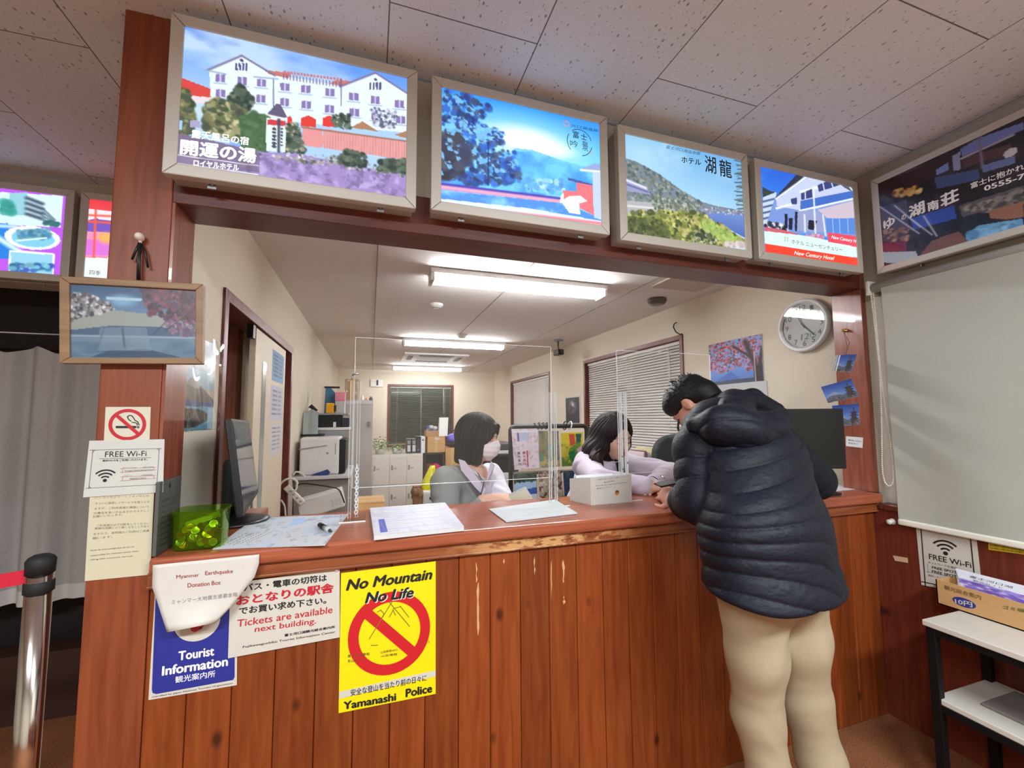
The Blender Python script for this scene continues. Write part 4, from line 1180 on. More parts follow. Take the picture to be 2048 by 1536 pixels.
# air conditioner cassette
c0 = P(868, 714, 2, OFF_Z); t = thing('ceiling_air_conditioner', (c0[0], c0[1], OFF_Z - 0.03), 'square white air conditioner cassette in the ceiling between the rear lights', 'air conditioner')
cx, cy = c0[0], c0[1]
B().box((cx - 0.47, cy - 0.40, OFF_Z - 0.028), (cx + 0.47, cy + 0.40, OFF_Z - 0.001), WHITE).build('panel', t, bevel=0.01)
B().box((cx - 0.24, cy - 0.22, OFF_Z - 0.034), (cx + 0.24, cy + 0.22, OFF_Z - 0.026), M('ac_grille', (176, 176, 180), 0.4)).build('intake_grille', t, bevel=0.004)
for q in ((-0.40, -0.2, -0.33, 0.2), (0.33, -0.2, 0.40, 0.2), (-0.25, -0.35, 0.25, -0.29), (-0.25, 0.29, 0.25, 0.35)):
    B().box((cx + q[0], cy + q[1], OFF_Z - 0.033), (cx + q[2], cy + q[3], OFF_Z - 0.026), M('ac_slot', (96, 98, 104), 0.5)).build('louver', t)
p = P(1378, 563, 2, OFF_Z)
tag(B().box((p[0] - 0.2, p[1] - 0.16, OFF_Z - 0.014), (p[0] + 0.2, p[1] + 0.16, OFF_Z - 0.001), M('hatch_beige', (196, 184, 170), 0.6)).build('ceiling_hatch', bevel=0.003), 'beige access hatch in the office ceiling near the beam', 'hatch')

# ------------------------------------------------------------------ office: right wall
XW = 2.459
c = np.array([XW, 0.405, 1.905]); t = thing('wall_clock', c - [0.03, 0, 0], 'round white wall clock with grey face above the black monitor', 'clock')
B().lathe([(0.150, 0.0), (0.158, 0.012), (0.158, 0.034), (0.150, 0.042), (0.139, 0.036), (0.134, 0.026)], c, M('clock_white', (226, 226, 228), 0.3), n=48, axis=(-1, 0, 0), caps=False).build('rim', t)
B().lathe([(0.136, 0.018), (0.136, 0.0205)], c, M('clock_face', (186, 188, 184), 0.5), n=40, axis=(-1, 0, 0), smooth=False).build('dial', t)
cs = Sheet(c + [-0.021, 0.14, 0.14], c + [-0.021, -0.14, 0.14], c + [-0.021, -0.14, -0.14], c + [-0.021, 0.14, -0.14], face=(-1, 0, 0))
b = B()
for k in range(1, 13):
    g = math.pi / 2 - k * math.pi / 6; q = (0.5 + 0.385 * math.cos(g), 0.5 - 0.385 * math.sin(g)); w = 0.035 if k < 10 else 0.07
    cs.text(b, str(k), (q[0] - w, q[1]), (q[0] + w, q[1]), 0.11, M('clock_ink', (60, 62, 64), 0.5), px=False)
cs.text(b, '12', (0.42, 0.74), (0.60, 0.74), 0.13, M('lcd_ink', (60, 110, 100), 0.4), px=False, shear=0.15); cs.text(b, '15', (0.63, 0.74), (0.75, 0.74), 0.09, M('lcd_ink', (60, 110, 100), 0.4), px=False)
b.build('numerals', t)
def hand(a, l, w, z, nm):
    d = np.array([0, -math.cos(a), math.sin(a)]); s_ = np.array([0, -math.sin(a), -math.cos(a)]) * w
    o = c + [-z, 0, 0]
    B().prism([o - d * 0.02 - s_, o - d * 0.02 + s_, o + d * l + s_ * 0.5, o + d * l - s_ * 0.5], (-0.0015, 0, 0), BLACK).build(nm, t)
hand(math.radians(-48), 0.085, 0.004, 0.024, 'hour_hand'); hand(math.radians(118), 0.10, 0.003, 0.0265, 'minute_hand')
B().lathe([(0.137, 0.0385), (0.137, 0.0395)], c, ACR, n=40, axis=(-1, 0, 0), smooth=False).build('cover_glass', t)

# calendar
tl = P(1418, 690, 0, XW); tr = P(1524, 670, 0, XW)
bl = P(1428, 770, 0, XW); y0, y1 = tl[1], tr[1]; zt, zm, zb = 1.915, 1.60, 1.36
t = thing('wall_calendar', (XW - 0.004, (y0 + y1) / 2, zb), 'calendar with pink maple picture on the wall behind the customer', 'calendar')
cu = lambda u, v: 0.012 * np.sin(u * 3.1) * v
sh = Sheet((XW - 0.004, y0, zt), (XW - 0.004, y1, zt), (XW - 0.004, y1, zm), (XW - 0.004, y0, zm), face=(-1, 0, 0), curl=cu)
pc = Pic(90, 70, None, 8); pc.grad((120, 170, 236), (90, 120, 190), 0.5, 1.0)
pc.poly([(0.05, 0.95), (0.45, 0.72), (0.62, 0.9), (0.75, 0.95)], (70, 110, 190)); pc.poly([(0, 0.92), (1, 0.9), (1, 1), (0, 1)], (70, 76, 90))
pc.foliage([(0, 0), (1, 0), (1, 0.7), (0.75, 0.75), (0.6, 0.62), (0.3, 0.74), (0, 0.66)], [(196, 84, 100), (224, 120, 134), (120, 50, 56), (90, 60, 52), (236, 150, 160), (160, 60, 76)], 900, 0.028, 2)
pc.line((0.98, 1.0), (0.72, 0.1), 0.07, (60, 40, 40)); pc.line((0.85, 0.5), (0.5, 0.15), 0.035, (66, 42, 42)); pc.line((0.93, 0.75), (1.0, 0.3), 0.05, (60, 40, 40)); pc.poly([(0.85, 0.7), (1, 0.6), (1, 1), (0.85, 1)], (56, 44, 44)); pc.line((0.865, 0.35), (0.875, 1), 0.012, (220, 210, 200))
b = B(); sh.board(b, PAPER, 0.003, 8, 4); b.build('picture_page_backing', t)
sh.picture(pc, 'picture_page', t, pic_mat('matte_print', rough=0.5))
s2 = Sheet((XW - 0.004, y0, zm), (XW - 0.004, y1 - 0.02, zm), (XW - 0.004, y1 - 0.02, zb), (XW - 0.004, y0, zb), face=(-1, 0, 0), curl=lambda u, v: 0.012 * np.sin(u * 3.1) * (1 - v))
b = B(); s2.board(b, PAPER, 0.002, 8, 4)
for k in range(7):
    for r in range(4):
        s2.text(b, str(1 + k + 7 * r), (0.06 + k * 0.135, 0.3 + r * 0.18), (0.09 + k * 0.135, 0.3 + r * 0.18), 0.06, GREYINK, px=False)
s2.text(b, '4', (0.05, 0.1), (0.13, 0.1), 0.14, REDINK, px=False); b.build('date_page', t)

# dark photo print left of the near window
ya, yb_ = P(1131, 820, 0, XW)[1], P(1161, 820, 0, XW)[1]; za, zb = P(1146, 793, 0, XW)[2], P(1146, 848, 0, XW)[2]
t = thing('photo_print', (XW, (ya + yb_) / 2, zb), 'dark photograph print taped to the wall left of the near window', 'photo')
sh = Sheet((XW - 0.004, ya, za), (XW - 0.004, yb_, za), (XW - 0.004, yb_, zb), (XW - 0.004, ya, zb), face=(-1, 0, 0))
b = B(); sh.board(b, PAPER, 0.003); b.build('paper', t)
pc = Pic(40, 56, None, 3, (44, 40, 48)); pc.ell((0.5, 0.35), 0.4, 0.35, (150, 130, 140), 1, 0.8); pc.ell((0.5, 0.3), 0.15, 0.2, (206, 196, 206), 1, 0.8); pc.clouds(np.ones_like(pc.u), (30, 26, 34), 6, 0.5, 0.2, 4, 0.8)
s3 = Sheet(*[sh.map([q], 0.0006)[0] for q in ((0.05, 0.04), (0.95, 0.04), (0.95, 0.96), (0.05, 0.96))], face=(-1, 0, 0)); s3.picture(pc, 'print', t, pic_mat('matte_print'))
# bent wire hook at the window corner
h0 = P(1362, 672, 0, 2.44)
pts = [P(u, v, 0, 2.43) for u, v in ((1364, 668), (1360, 669), (1352, 664), (1347, 655), (1348, 648), (1353, 645))]
tag(B().ring(pts, 0.005, SOFTBLK, n=8).build('cable_hook'), 'black bent wire hook at the upper corner of the near window', 'hook')

# ------------------------------------------------------------------ office: items placed on planes of constant depth
def pxs(u0, v0, u1, v1, y):
    a, c_ = P(u0, v0, 1, y), P(u1, v1, 1, y)
    return a[0], c_[0], c_[2], a[2]


def crate(name, label, cat, u0, v0, u1, v1, y, d, m, group=None, bevel=0.004, zlo=None, parts=None):
    xa, xb, za, zb = pxs(u0, v0, u1, v1, y)
    if zlo is not None: za = zlo
    t = thing(name, ((xa + xb) / 2, y + d / 2, za), label, cat, group)
    B().box((xa, y, za), (xb, y + d, zb), m).build('body', t, bevel=bevel)
    return t, (xa, xb, za, zb)

# switch box on the back wall
xa, xb, za, zb = pxs(741, 759, 766, 774, 7.18)
t = thing('switch_box', ((xa + xb) / 2, 7.18, za), 'white wall box with a black slot left of the back window', 'switch box')
B().box((xa, 7.16, za), (xb, 7.199, zb), WHITE).build('cover', t, bevel=0.006)
B().box((xa + (xb - xa) * 0.47, 7.152, za + 0.03), (xa + (xb - xa) * 0.62, 7.161, zb - 0.01), BLACK).build('slot', t)

# lockers: three columns, two rows
YL = 4.85
xa, xb, _, zt = pxs(744, 910, 845, 1010, YL)
LOCK = M('locker_enamel', (224, 218, 208), 0.45)
lk = thing('locker_unit', ((xa + xb) / 2, YL + 0.2, 0), 'low cream locker unit with six doors under the back window', 'lockers')
B().box((xa, YL, 0.0), (xb, YL + 0.42, zt), LOCK).build('body', lk, bevel=0.004)
w3 = (xb - xa) / 3
for r in range(2):
    for k in range(3):
        x_ = xa + k * w3; z_ = 0.05 + r * (zt - 0.07) / 2
        d = B().box((x_ + 0.006, YL - 0.012, z_ + 0.006), (x_ + w3 - 0.006, YL - 0.001, z_ + (zt - 0.07) / 2 - 0.006), LOCK).build('door', lk, bevel=0.003)
        B().box((x_ + 0.025, YL - 0.018, z_ + 0.20), (x_ + 0.05, YL - 0.011, z_ + 0.27), GREYPL).build('latch', d)
        B().box((x_ + 0.06, YL - 0.0145, z_ + 0.21), (x_ + 0.10, YL - 0.0115, z_ + 0.235), M('plate_grey', (186, 182, 176), 0.4)).build('number_plate', d)
ZL = zt
# plant on the lockers
GRN = [M('leaf_green', (120, 170, 60), 0.5), M('leaf_light', (170, 200, 90), 0.5), M('leaf_dark', (84, 130, 50), 0.5)]
def leafy(label, u0, u1, vt, y, z, n, seed, hgt):
    r = random.Random(seed); a, c_ = P(u0, 900, 1, y)[0], P(u1, 900, 1, y)[0]; cx = (a + c_) / 2; hw = (c_ - a) / 2
    t = thing('potted_plant', (cx, y, z), label, 'plant')
    B().lathe([(0.05, 0), (0.065, 0.005), (0.075, 0.07), (0.068, 0.07), (0.06, 0.062)], (cx, y, z), M('pot_white', (210, 206, 196), 0.4)).build('pot', t)
    b = B()
    for k in range(n):
        g = r.uniform(0, 2 * math.pi); q = math.sqrt(r.random()); h = r.uniform(0.02, hgt)
        p = np.array([cx + hw * q * math.cos(g), y + 0.12 * q * math.sin(g), z + 0.05 + h * (1 - 0.5 * q)])
        dr = np.array([math.cos(g) * 0.8, math.sin(g) * 0.6, r.uniform(-0.7, 0.4)]); dr /= np.linalg.norm(dr)
        sd = np.cross(dr, [0.1, 0.3, 1]); sd /= np.linalg.norm(sd); L_ = r.uniform(0.03, 0.055); nn = np.cross(dr, sd)
        b.add([p, p + dr * L_ * 0.5 + sd * L_ * 0.3 + nn * 0.004, p + dr * L_, p + dr * L_ * 0.5 - sd * L_ * 0.3 + nn * 0.004], [(0, 1, 2, 3)], GRN[k % 3])
    b.build('foliage', t)
    b = B()
    for k in range(7):
        g = k * 0.9; b.ring([(cx, y, z + 0.05), (cx + hw * 0.35 * math.cos(g), y + 0.05 * math.sin(g), z + hgt * 0.5), (cx + hw * 0.8 * math.cos(g), y + 0.1 * math.sin(g), z + hgt * 0.55)], 0.003, GRN[2], n=5)
    b.build('stems', t)
leafy('bright green leafy plant on the lockers beside the grey cabinet', 746, 776, 875, YL + 0.16, ZL, 150, 2, 0.24)
leafy('small trailing plant on the lockers between the big plant and binders', 781, 808, 893, YL + 0.16, ZL, 60, 5, 0.09)
# binders on the lockers
for i, (u0, u1, vt, m, sp, lab) in enumerate(((814, 822, 878, DKGREY, 1, 'grey file binder with white spine label, leftmost on the lockers'), (824, 832, 878, DKGREY, 1, 'grey file binder with white spine label, second on the lockers'),
                                       (833, 841, 873, M('navy_binder', (32, 36, 58), 0.5), 0, 'dark navy file binder on the lockers, no label'), (842, 850, 873, WHITE, 2, 'white file binder at the right end of the lockers'))):
    xa, xb, _, zb = pxs(u0, vt, u1, 905, YL + 0.04)
    t = thing('file_binder', ((xa + xb) / 2, YL + 0.15, ZL), lab, 'binder', 'file binders on the lockers')
    B().box((xa, YL + 0.04, ZL), (xb, YL + 0.3, zb), m).build('cover', t, bevel=0.004)
    if sp == 1:
        B().box((xa + 0.008, YL + 0.037, ZL + 0.03), (xb - 0.008, YL + 0.041, ZL + 0.12), PAPER).build('spine_label', t)
        B().box((xa + 0.008, YL + 0.037, ZL + 0.135), (xb - 0.008, YL + 0.041, zb - 0.02), GREYPL).build('title_label', t)
    if sp == 2:
        B().lathe([(0.012, 0), (0.012, 0.003)], ((xa + xb) / 2, YL + 0.04, zb - 0.05), DKGREY, n=14, axis=(0, -1, 0)).build('finger_hole', t)
    if sp == 0:
        B().lathe([(0.012, 0), (0.012, 0.003)], ((xa + xb) / 2, YL + 0.04, ZL + 0.05), GREYPL, n=14, axis=(0, -1, 0)).build('finger_hole', t)

# dark cabinet with pink bag, boxes, bags right of the lockers
DB = M('dark_brown_board', (52, 38, 34), 0.5)
xa, xb, _, zt = pxs(849, 906, 888, 960, YL)
t = thing('open_cabinet', ((xa + xb) / 2, YL + 0.2, 0), 'dark brown open shelf cabinet behind the masked clerk', 'cabinet')
B().box((xa, YL, 0), (xa + 0.02, YL + 0.4, zt), DB).box((xb - 0.02, YL, 0), (xb, YL + 0.4, zt), DB).box((xa, YL + 0.38, 0), (xb, YL + 0.4, zt), DB).box((xa, YL, zt - 0.02), (xb, YL + 0.4, zt), DB).box((xa, YL, 0.0), (xb, YL + 0.4, 0.05), DB).build('carcass', t)
B().box((xa + 0.02, YL + 0.01, zt - 0.38), (xb - 0.02, YL + 0.38, zt - 0.36), DB).build('shelf', t)
zs = zt - 0.36
b = B().ell(((xa + xb) / 2 + 0.03, YL + 0.15, zs + 0.10), (0.10, 0.11, 0.10), M('magenta_fabric', (196, 40, 96), 0.8, bump=0.5, bscale=40), 18, 12); tag(b.build('pink_bag'), 'bright pink fabric bag inside the dark cabinet', 'bag')
b = B().box((xa + 0.03, YL + 0.05, zs), (xa + 0.10, YL + 0.3, zs + 0.2), M('wine_cloth', (96, 40, 54), 0.8)); tag(b.build('folded_cloth', bevel=0.012), 'wine red folded cloth inside the dark cabinet', 'cloth')
def carton(label, u0, v0, u1, v1, y, d, flap=True, z0=None, m=CARD):
    t, (xa, xb, za, zb) = crate('cardboard_box', label, 'box', u0, v0, u1, v1, y, d, m, zlo=z0)
    B().box(((xa + xb) / 2 - 0.025, y - 0.0015, za + 0.002), ((xa + xb) / 2 + 0.025, y, zb), M('packing_tape', (206, 174, 120), 0.25)).build('tape', t)
    if flap: B().box((xa + (xb - xa) * 0.42, y - 0.002, zb - (zb - za) * 0.45), (xa + (xb - xa) * 0.72, y - 0.0005, zb - (zb - za) * 0.2), PAPER).build('shipping_label', t)
    return t, (xa, xb, za, zb)
Yb = YL + 0.03
t, q1 = carton('brown cardboard box on the dark cabinet, lower of the stack', 855, 888, 890, 906, Yb, 0.3, False, z0=zt)
t, q2 = carton('brown cardboard box with white label on top of the cardboard stack', 855, 873, 890, 888, Yb, 0.3, True, z0=q1[3])
t, q3 = crate('tissue_box', 'shallow brown carton holding blue tissue before the back window', 'box', 852, 862, 878, 873, Yb + 0.02, 0.22, M('carton_tan', (170, 130, 92), 0.8), zlo=q2[3])
r = random.Random(3); b = B()
for k in range(9):
    b.ell((q3[0] + 0.10 + r.uniform(-0.05, 0.06), Yb + 0.1 + r.uniform(-0.05, 0.05), q3[3] + r.uniform(0.0, 0.06)), (0.035, 0.03, 0.03), M('tissue_blue', (84, 120, 206), 0.7) if k % 2 else PAPER, 8, 6)
b.build('crumpled_tissue', t)
xa, xb, za, zb = pxs(877, 835, 897, 872, Yb + 0.05)
t = thing('paper_bag', ((xa + xb) / 2, Yb + 0.08, q2[3]), 'tall white paper bag standing on the cardboard boxes', 'bag')
B().add([(xa, Yb + 0.02, q2[3]), (xb - 0.02, Yb + 0.02, q2[3]), (xb - 0.02, Yb + 0.14, q2[3]), (xa, Yb + 0.14, q2[3]), (xa + 0.015, Yb + 0.06, zb), (xb, Yb + 0.06, zb), (xb, Yb + 0.10, zb), (xa + 0.015, Yb + 0.10, zb)],
        [(0, 3, 2, 1), (4, 5, 6, 7), (0, 1, 5, 4), (1, 2, 6, 5), (2, 3, 7, 6), (3, 0, 4, 7)], M('white_bag_paper', (240, 240, 238), 0.4)).build('sack', t, bevel=0.004)
B().ell(((xa + xb) / 2, Yb + 0.045, q2[3] + 0.06), (0.02, 0.006, 0.02), M('mint_print', (130, 206, 180), 0.5), 10, 6).build('printed_mark', t)
t, q4 = carton('brown cardboard box under the purple bag behind the masked clerk', 891, 896, 918, 960, Yb, 0.3, False, z0=0.0)
xa, xb, za, zb = pxs(893, 863, 925, 896, Yb + 0.05)
t = thing('purple_tote', ((xa + xb) / 2, Yb + 0.15, q4[3]), 'purple and black tote bag on a box behind the masked clerk', 'bag')
B().ell(((xa + xb) / 2, Yb + 0.15, q4[3] + 0.05), ((xb - xa) / 2, 0.12, 0.05), M('tote_black', (34, 30, 34), 0.8), 20, 10).build('base', t)
B().ell(((xa + xb) / 2, Yb + 0.15, q4[3] + 0.13), ((xb - xa) / 2 * 0.96, 0.11, 0.075), M('purple_nylon', (116, 104, 210), 0.5), 20, 10).build('body', t)
B().ring([((xa + xb) / 2 + 0.09 * math.cos(a), Yb + 0.10, q4[3] + 0.18 + 0.07 * math.sin(a)) for a in np.linspace(0.1, 3.0, 10)], 0.008, SOFTBLK, n=8).build('handle', t)
# yellow carrier bag on a white drawer unit, crumpled paper bag
Yd = 3.6
xa, xb, za, zb = pxs(846, 984, 885, 1040, Yd)
t = thing('drawer_unit', ((xa + xb) / 2, Yd + 0.2, 0), 'white drawer unit under the yellow bag, behind the masked clerk', 'drawers')
B().box((xa, Yd, 0), (xb, Yd + 0.45, zb), WHITE).build('body', t, bevel=0.006)
for k in range(3):
    d = B().box((xa + 0.01, Yd - 0.012, zb - 0.17 - k * 0.17), (xb - 0.01, Yd - 0.001, zb - 0.015 - k * 0.17), WHITE).build('drawer', t, bevel=0.004)
    B().box(((xa + xb) / 2 - 0.04, Yd - 0.016, zb - 0.09 - k * 0.17), ((xa + xb) / 2 + 0.05, Yd - 0.011, zb - 0.06 - k * 0.17), DKGREY).build('grip', d)
YEL = M('yellow_plastic_bag', (226, 220, 30), 0.35, bump=0.4, bscale=30)
b = B(); prof = []
n = 20
for i, (s_, zz) in enumerate(((1.0, 0), (1.05, 0.05), (0.9, 0.12), (0.62, 0.2), (0.42, 0.26), (0.30, 0.30))):
    for j in range(n):
        g = 2 * math.pi * j / n; wob = 1 + 0.08 * math.sin(5 * g + i)
        prof.append(((xa + 0.085) + 0.095 * s_ * wob * math.cos(g) + 0.01 * i, Yd + 0.2 + 0.1 * s_ * wob * math.sin(g), zb + zz * 0.9))
b.add(prof, [(i * n + j, i * n + (j + 1) % n, (i + 1) * n + (j + 1) % n, (i + 1) * n + j) for i in range(5) for j in range(n)] + [tuple(range(n))[::-1], tuple(range(5 * n, 6 * n))], YEL, True)
tag(b.build('carrier_bag'), 'bright yellow plastic carrier bag on the white drawers', 'bag')
xa, xb, za, zb = pxs(836, 984, 850, 1020, Yd + 0.1)
b = B(); r = random.Random(8)
for k in range(16):
    b.ell((r.uniform(xa - 0.06, xb - 0.06), Yd + r.uniform(0.0, 0.1), r.uniform(0.55, zb - 0.03)), (0.035, 0.03, 0.05), M('crumpled_kraft', (150, 116, 84), 0.8), 7, 5)
b.box((xa - 0.06, Yd, 0.0), (xb - 0.05, Yd + 0.1, 0.6), M('crumpled_kraft'  , (150, 116, 84), 0.8)); tag(b.build('kraft_bag'), 'crumpled brown kraft paper bag left of the white drawers', 'bag')
# grey steel cabinet
YC = 4.3
xa, xb, _, zt = pxs(686, 800, 743, 1000, YC)
t = thing('steel_cabinet', ((xa + xb) / 2, YC + 0.25, 0), 'tall grey steel cabinet standing left of the lockers', 'cabinet')
CABM = M('cabinet_grey', (176, 172, 168), 0.4)
B().box((xa, YC, 0), (xb, YC + 0.5, zt), CABM).build('body', t, bevel=0.006)
B().box((xa + 0.01, YC - 0.014, 0.06), (xb - 0.004, YC - 0.001, zt - 0.06), CABM).build('door', t, bevel=0.004)
B().box((xb - 0.06, YC - 0.03, zt - 0.33), (xb - 0.03, YC - 0.013, zt - 0.27), STEEL).build('handle', t, bevel=0.004)
B().box((xa + 0.004, YC - 0.006, zt - 0.05), (xb, YC - 0.001, zt - 0.012), M('cabinet_strip', (196, 192, 194), 0.4)).build('top_rail', t)
ZC = zt
t, q = carton('brown box on top of the grey steel cabinet', 690, 758, 718, 800, YC + 0.1, 0.25, False, z0=ZC, m=M('kraft_box', (160, 136, 112), 0.8))
for (u0, v0, u1, m, nm, lab, cat) in ((721, 790, 728, WHITE, 'figurine', 'small white ornament on the grey cabinet beside the box', 'ornament'), (730, 795, 736, M('pink_pot', (220, 150, 150), 0.5), 'ornament', 'small pink ornament on the grey cabinet, middle of three', 'ornament'), (738, 793, 746, M('dark_tin', (74, 62, 56), 0.5), 'tin', 'small dark square tin on the right corner of the grey cabinet', 'tin')):
    xa_, xb_, _, zb_ = pxs(u0, v0, u1, 800, YC + 0.06)
    tag(B().lathe([((xb_ - xa_) * 0.45, 0), ((xb_ - xa_) * 0.5, 0.008), ((xb_ - xa_) * 0.46, (zb_ - ZC) * 0.6), ((xb_ - xa_) * 0.25, (zb_ - ZC) * 0.75), ((xb_ - xa_) * 0.3, zb_ - ZC)], ((xa_ + xb_) / 2, YC + 0.1, ZC), m, n=14).build(nm), lab, cat)

# side desk with printer along the left wall
YP = 2.55
xa, xb, za, zb = pxs(600, 876, 690, 948, YP)
ZD = za
t = thing('side_desk', (-0.25, YP + 0.3, 0), 'grey side desk along the left wall under the white printer', 'desk')
B().box((-0.595, YP - 0.06, ZD - 0.03), (xb + 0.05, YP + 0.75, ZD), M('desk_grey_top', (206, 200, 202), 0.4)).build('top', t, bevel=0.005)
B().box((-0.59, YP + 0.0, 0.0), (xb + 0.02, YP + 0.03, ZD - 0.03), M('desk_panel', (150, 142, 136), 0.5)).build('modesty_panel', t)
B().box((xb - 0.0, YP + 0.03, 0.0), (xb + 0.03, YP + 0.72, ZD - 0.03), M('desk_panel', (150, 142, 136), 0.5)).build('side_panel', t)
PRW = M('printer_white', (222, 218, 214), 0.4)
t = thing('laser_printer', ((xa + xb) / 2, YP + 0.25, ZD), 'boxy white laser printer on the side desk near the door', 'printer')
hgt = zb - za
B().box((xa, YP, ZD), (xb - 0.05, YP + 0.42, ZD + hgt), PRW).build('body', t, bevel=0.018, seg=3)
B().box((xb - 0.052, YP + 0.01, ZD + 0.01), (xb, YP + 0.41, ZD + hgt - 0.02), BLACK).build('front_bezel', t, bevel=0.006)
B().prism([(xa - 0.004, YP - 0.003, ZD + hgt * 0.68), (xa + 0.21, YP - 0.003, ZD + hgt * 0.78), (xa + 0.21, YP - 0.003, ZD + hgt * 0.80), (xa - 0.004, YP - 0.003, ZD + hgt * 0.715)], (0, -0.004, 0), GREYPL).build('tray_seam', t)
B().lathe([(0.010, 0), (0.008, 0.004)], (xa + (xb - xa) * 0.6, YP, ZD + hgt * 0.58), GREYPL, n=12, axis=(0, -1, 0)).build('emblem', t)
B().box((xb - 0.085, YP - 0.003, ZD + hgt * 0.54), (xb - 0.078, YP, ZD + hgt * 0.84), GREYPL).build('indicator_slot', t)
tag(B().prism([P(u, v, 1, YP - 0.03) for u, v in ((622, 950), (655, 939), (660, 945), (656, 951))], (0, 0.02, 0), M('blue_folder', (36, 64, 120), 0.5)).build('blue_folder'), 'dark blue folder corner under the white printer', 'folder')
# second white unit behind, black case, items above
xa2, xb2, za2, zb2 = pxs(630, 855, 697, 877, YP + 0.45)
t = thing('scanner', ((xa2 + xb2) / 2, YP + 0.6, za2 - 0.2), 'pale flat scanner tray behind and above the white printer', 'scanner')
B().box((xa2, YP + 0.45, ZD), (xb2, YP + 0.72, zb2 - 0.03), GREYPL).build('body', t, bevel=0.008)
B().box((xa2, YP + 0.44, zb2 - 0.03), (xb2 + 0.01, YP + 0.72, zb2), PRW).build('lid', t, bevel=0.008)
xa3, xb3, za3, zb3 = pxs(636, 830, 682, 855, YP + 0.46)
t = thing('black_case', ((xa3 + xb3) / 2, YP + 0.55, zb2), 'black equipment case on top of the pale scanner', 'case')
B().box((xa3, YP + 0.46, zb2 + 0.001), (xb3, YP + 0.68, zb3), SOFTBLK).build('body', t, bevel=0.006)
B().box((xb3 - 0.07, YP + 0.455, zb2 + 0.002), (xb3 - 0.045, YP + 0.461, zb2 + 0.05), WHITE).build('label', t)
B().box((xb3, YP + 0.48, zb2 + 0.001), (xb3 + 0.07, YP + 0.66, zb3 - 0.03), M('navy_plastic', (26, 26, 40), 0.5)).build('side_pocket', t, bevel=0.006)
xa4, xb4, za4, zb4 = pxs(607, 818, 636, 857, YP + 0.3)
t = thing('desk_mirror', ((xa4 + xb4) / 2, YP + 0.25, ZD + hgt), 'pale hexagonal mirror standing on the white printer', 'mirror')
z0_ = ZD + hgt
pts = [(xa4, YP + 0.3, z0_ + 0.02), (xb4, YP + 0.3, z0_ + 0.02), (xb4, YP + 0.3, zb4 - 0.03), ((xa4 + xb4) / 2 + 0.01, YP + 0.3, zb4), (xa4, YP + 0.3, zb4 - 0.035)]
B().prism(pts, (0, 0.01, 0), M('mirror_glass', (176, 190, 190), 0.12, metal=0.6)).build('glass', t, bevel=0.002)
B().box((xa4 - 0.02, YP + 0.30, z0_), (xb4 + 0.05, YP + 0.38, z0_ + 0.022), BLACK).build('foot', t, bevel=0.004)
B().ring([(xb4 - 0.02, YP + 0.33, zb4 - 0.02), (xb4 - 0.07, YP + 0.33, zb4 + 0.03), (xa4 + 0.05, YP + 0.33, zb4 + 0.01)], 0.018, BLACK, n=10).build('hood', t)
# steel shelf behind with bag, tape, boxes
zs = zb3 + 0.006
t = thing('wall_shelf', (-0.3, YP + 0.8, zs), 'slim grey shelf on the left wall holding bags and boxes', 'shelf')
B().box((-0.59, YP + 0.45, zs - 0.005), (xb3 + 0.06, YP + 1.1, zs + 0.01), GREYPL).build('shelf', t)
for q in (YP + 0.55, YP + 1.0):
    B().prism([(-0.595, q, zs - 0.006), (-0.40, q, zs - 0.006), (-0.595, q, zs - 0.10)], (0, 0.012, 0), GREYPL).build('bracket', t)
zs += 0.01
xa, xb, za, zb = pxs(652, 806, 667, 831, YP + 0.5)
t = thing('label_maker', ((xa + xb) / 2, YP + 0.54, zs), 'bright orange yellow box on the black case', 'box')
B().box((xa, YP + 0.5, zs), (xb, YP + 0.58, zb), M('orange_yellow', (244, 178, 20), 0.45)).build('body', t, bevel=0.008)
B().box((xb, YP + 0.51, zs + 0.02), (xb + 0.02, YP + 0.57, zb - 0.02), DB).build('side_clip', t, bevel=0.003)
xa, xb, za, zb = pxs(649, 776, 672, 806, YP + 0.75)
t = thing('blue_pouch', ((xa + xb) / 2, YP + 0.8, zs), 'blue pouch with dark handle on the left wall shelf', 'pouch')
B().prism([(xa, YP + 0.75, zs), (xb, YP + 0.75, zs), (xb - 0.01, YP + 0.75, zb - 0.05), (xb - 0.05, YP + 0.75, zb), (xa + 0.01, YP + 0.75, zb)], (0, 0.08, 0), M('pouch_blue', (70, 120, 160), 0.5)).build('body', t, bevel=0.008)
B().box((xa - 0.005, YP + 0.78, zb), (xb + 0.03, YP + 0.80, zb + 0.02), M('dark_violet', (44, 36, 56), 0.5)).build('handle', t, bevel=0.004)
xa, xb, za, zb = pxs(671, 784, 689, 832, YP + 0.62)
t = thing('tissue_pack', ((xa + xb) / 2, YP + 0.68, zs), 'white carton with pink top on the left wall shelf', 'carton')
B().box((xa, YP + 0.62, zs), (xb, YP + 0.74, zb - 0.09), PAPER).build('body', t, bevel=0.004)
B().box((xa - 0.002, YP + 0.618, zb - 0.09), (xb + 0.002, YP + 0.742, zb), M('pink_print', (240, 150, 170), 0.5)).build('top_band', t, bevel=0.004)
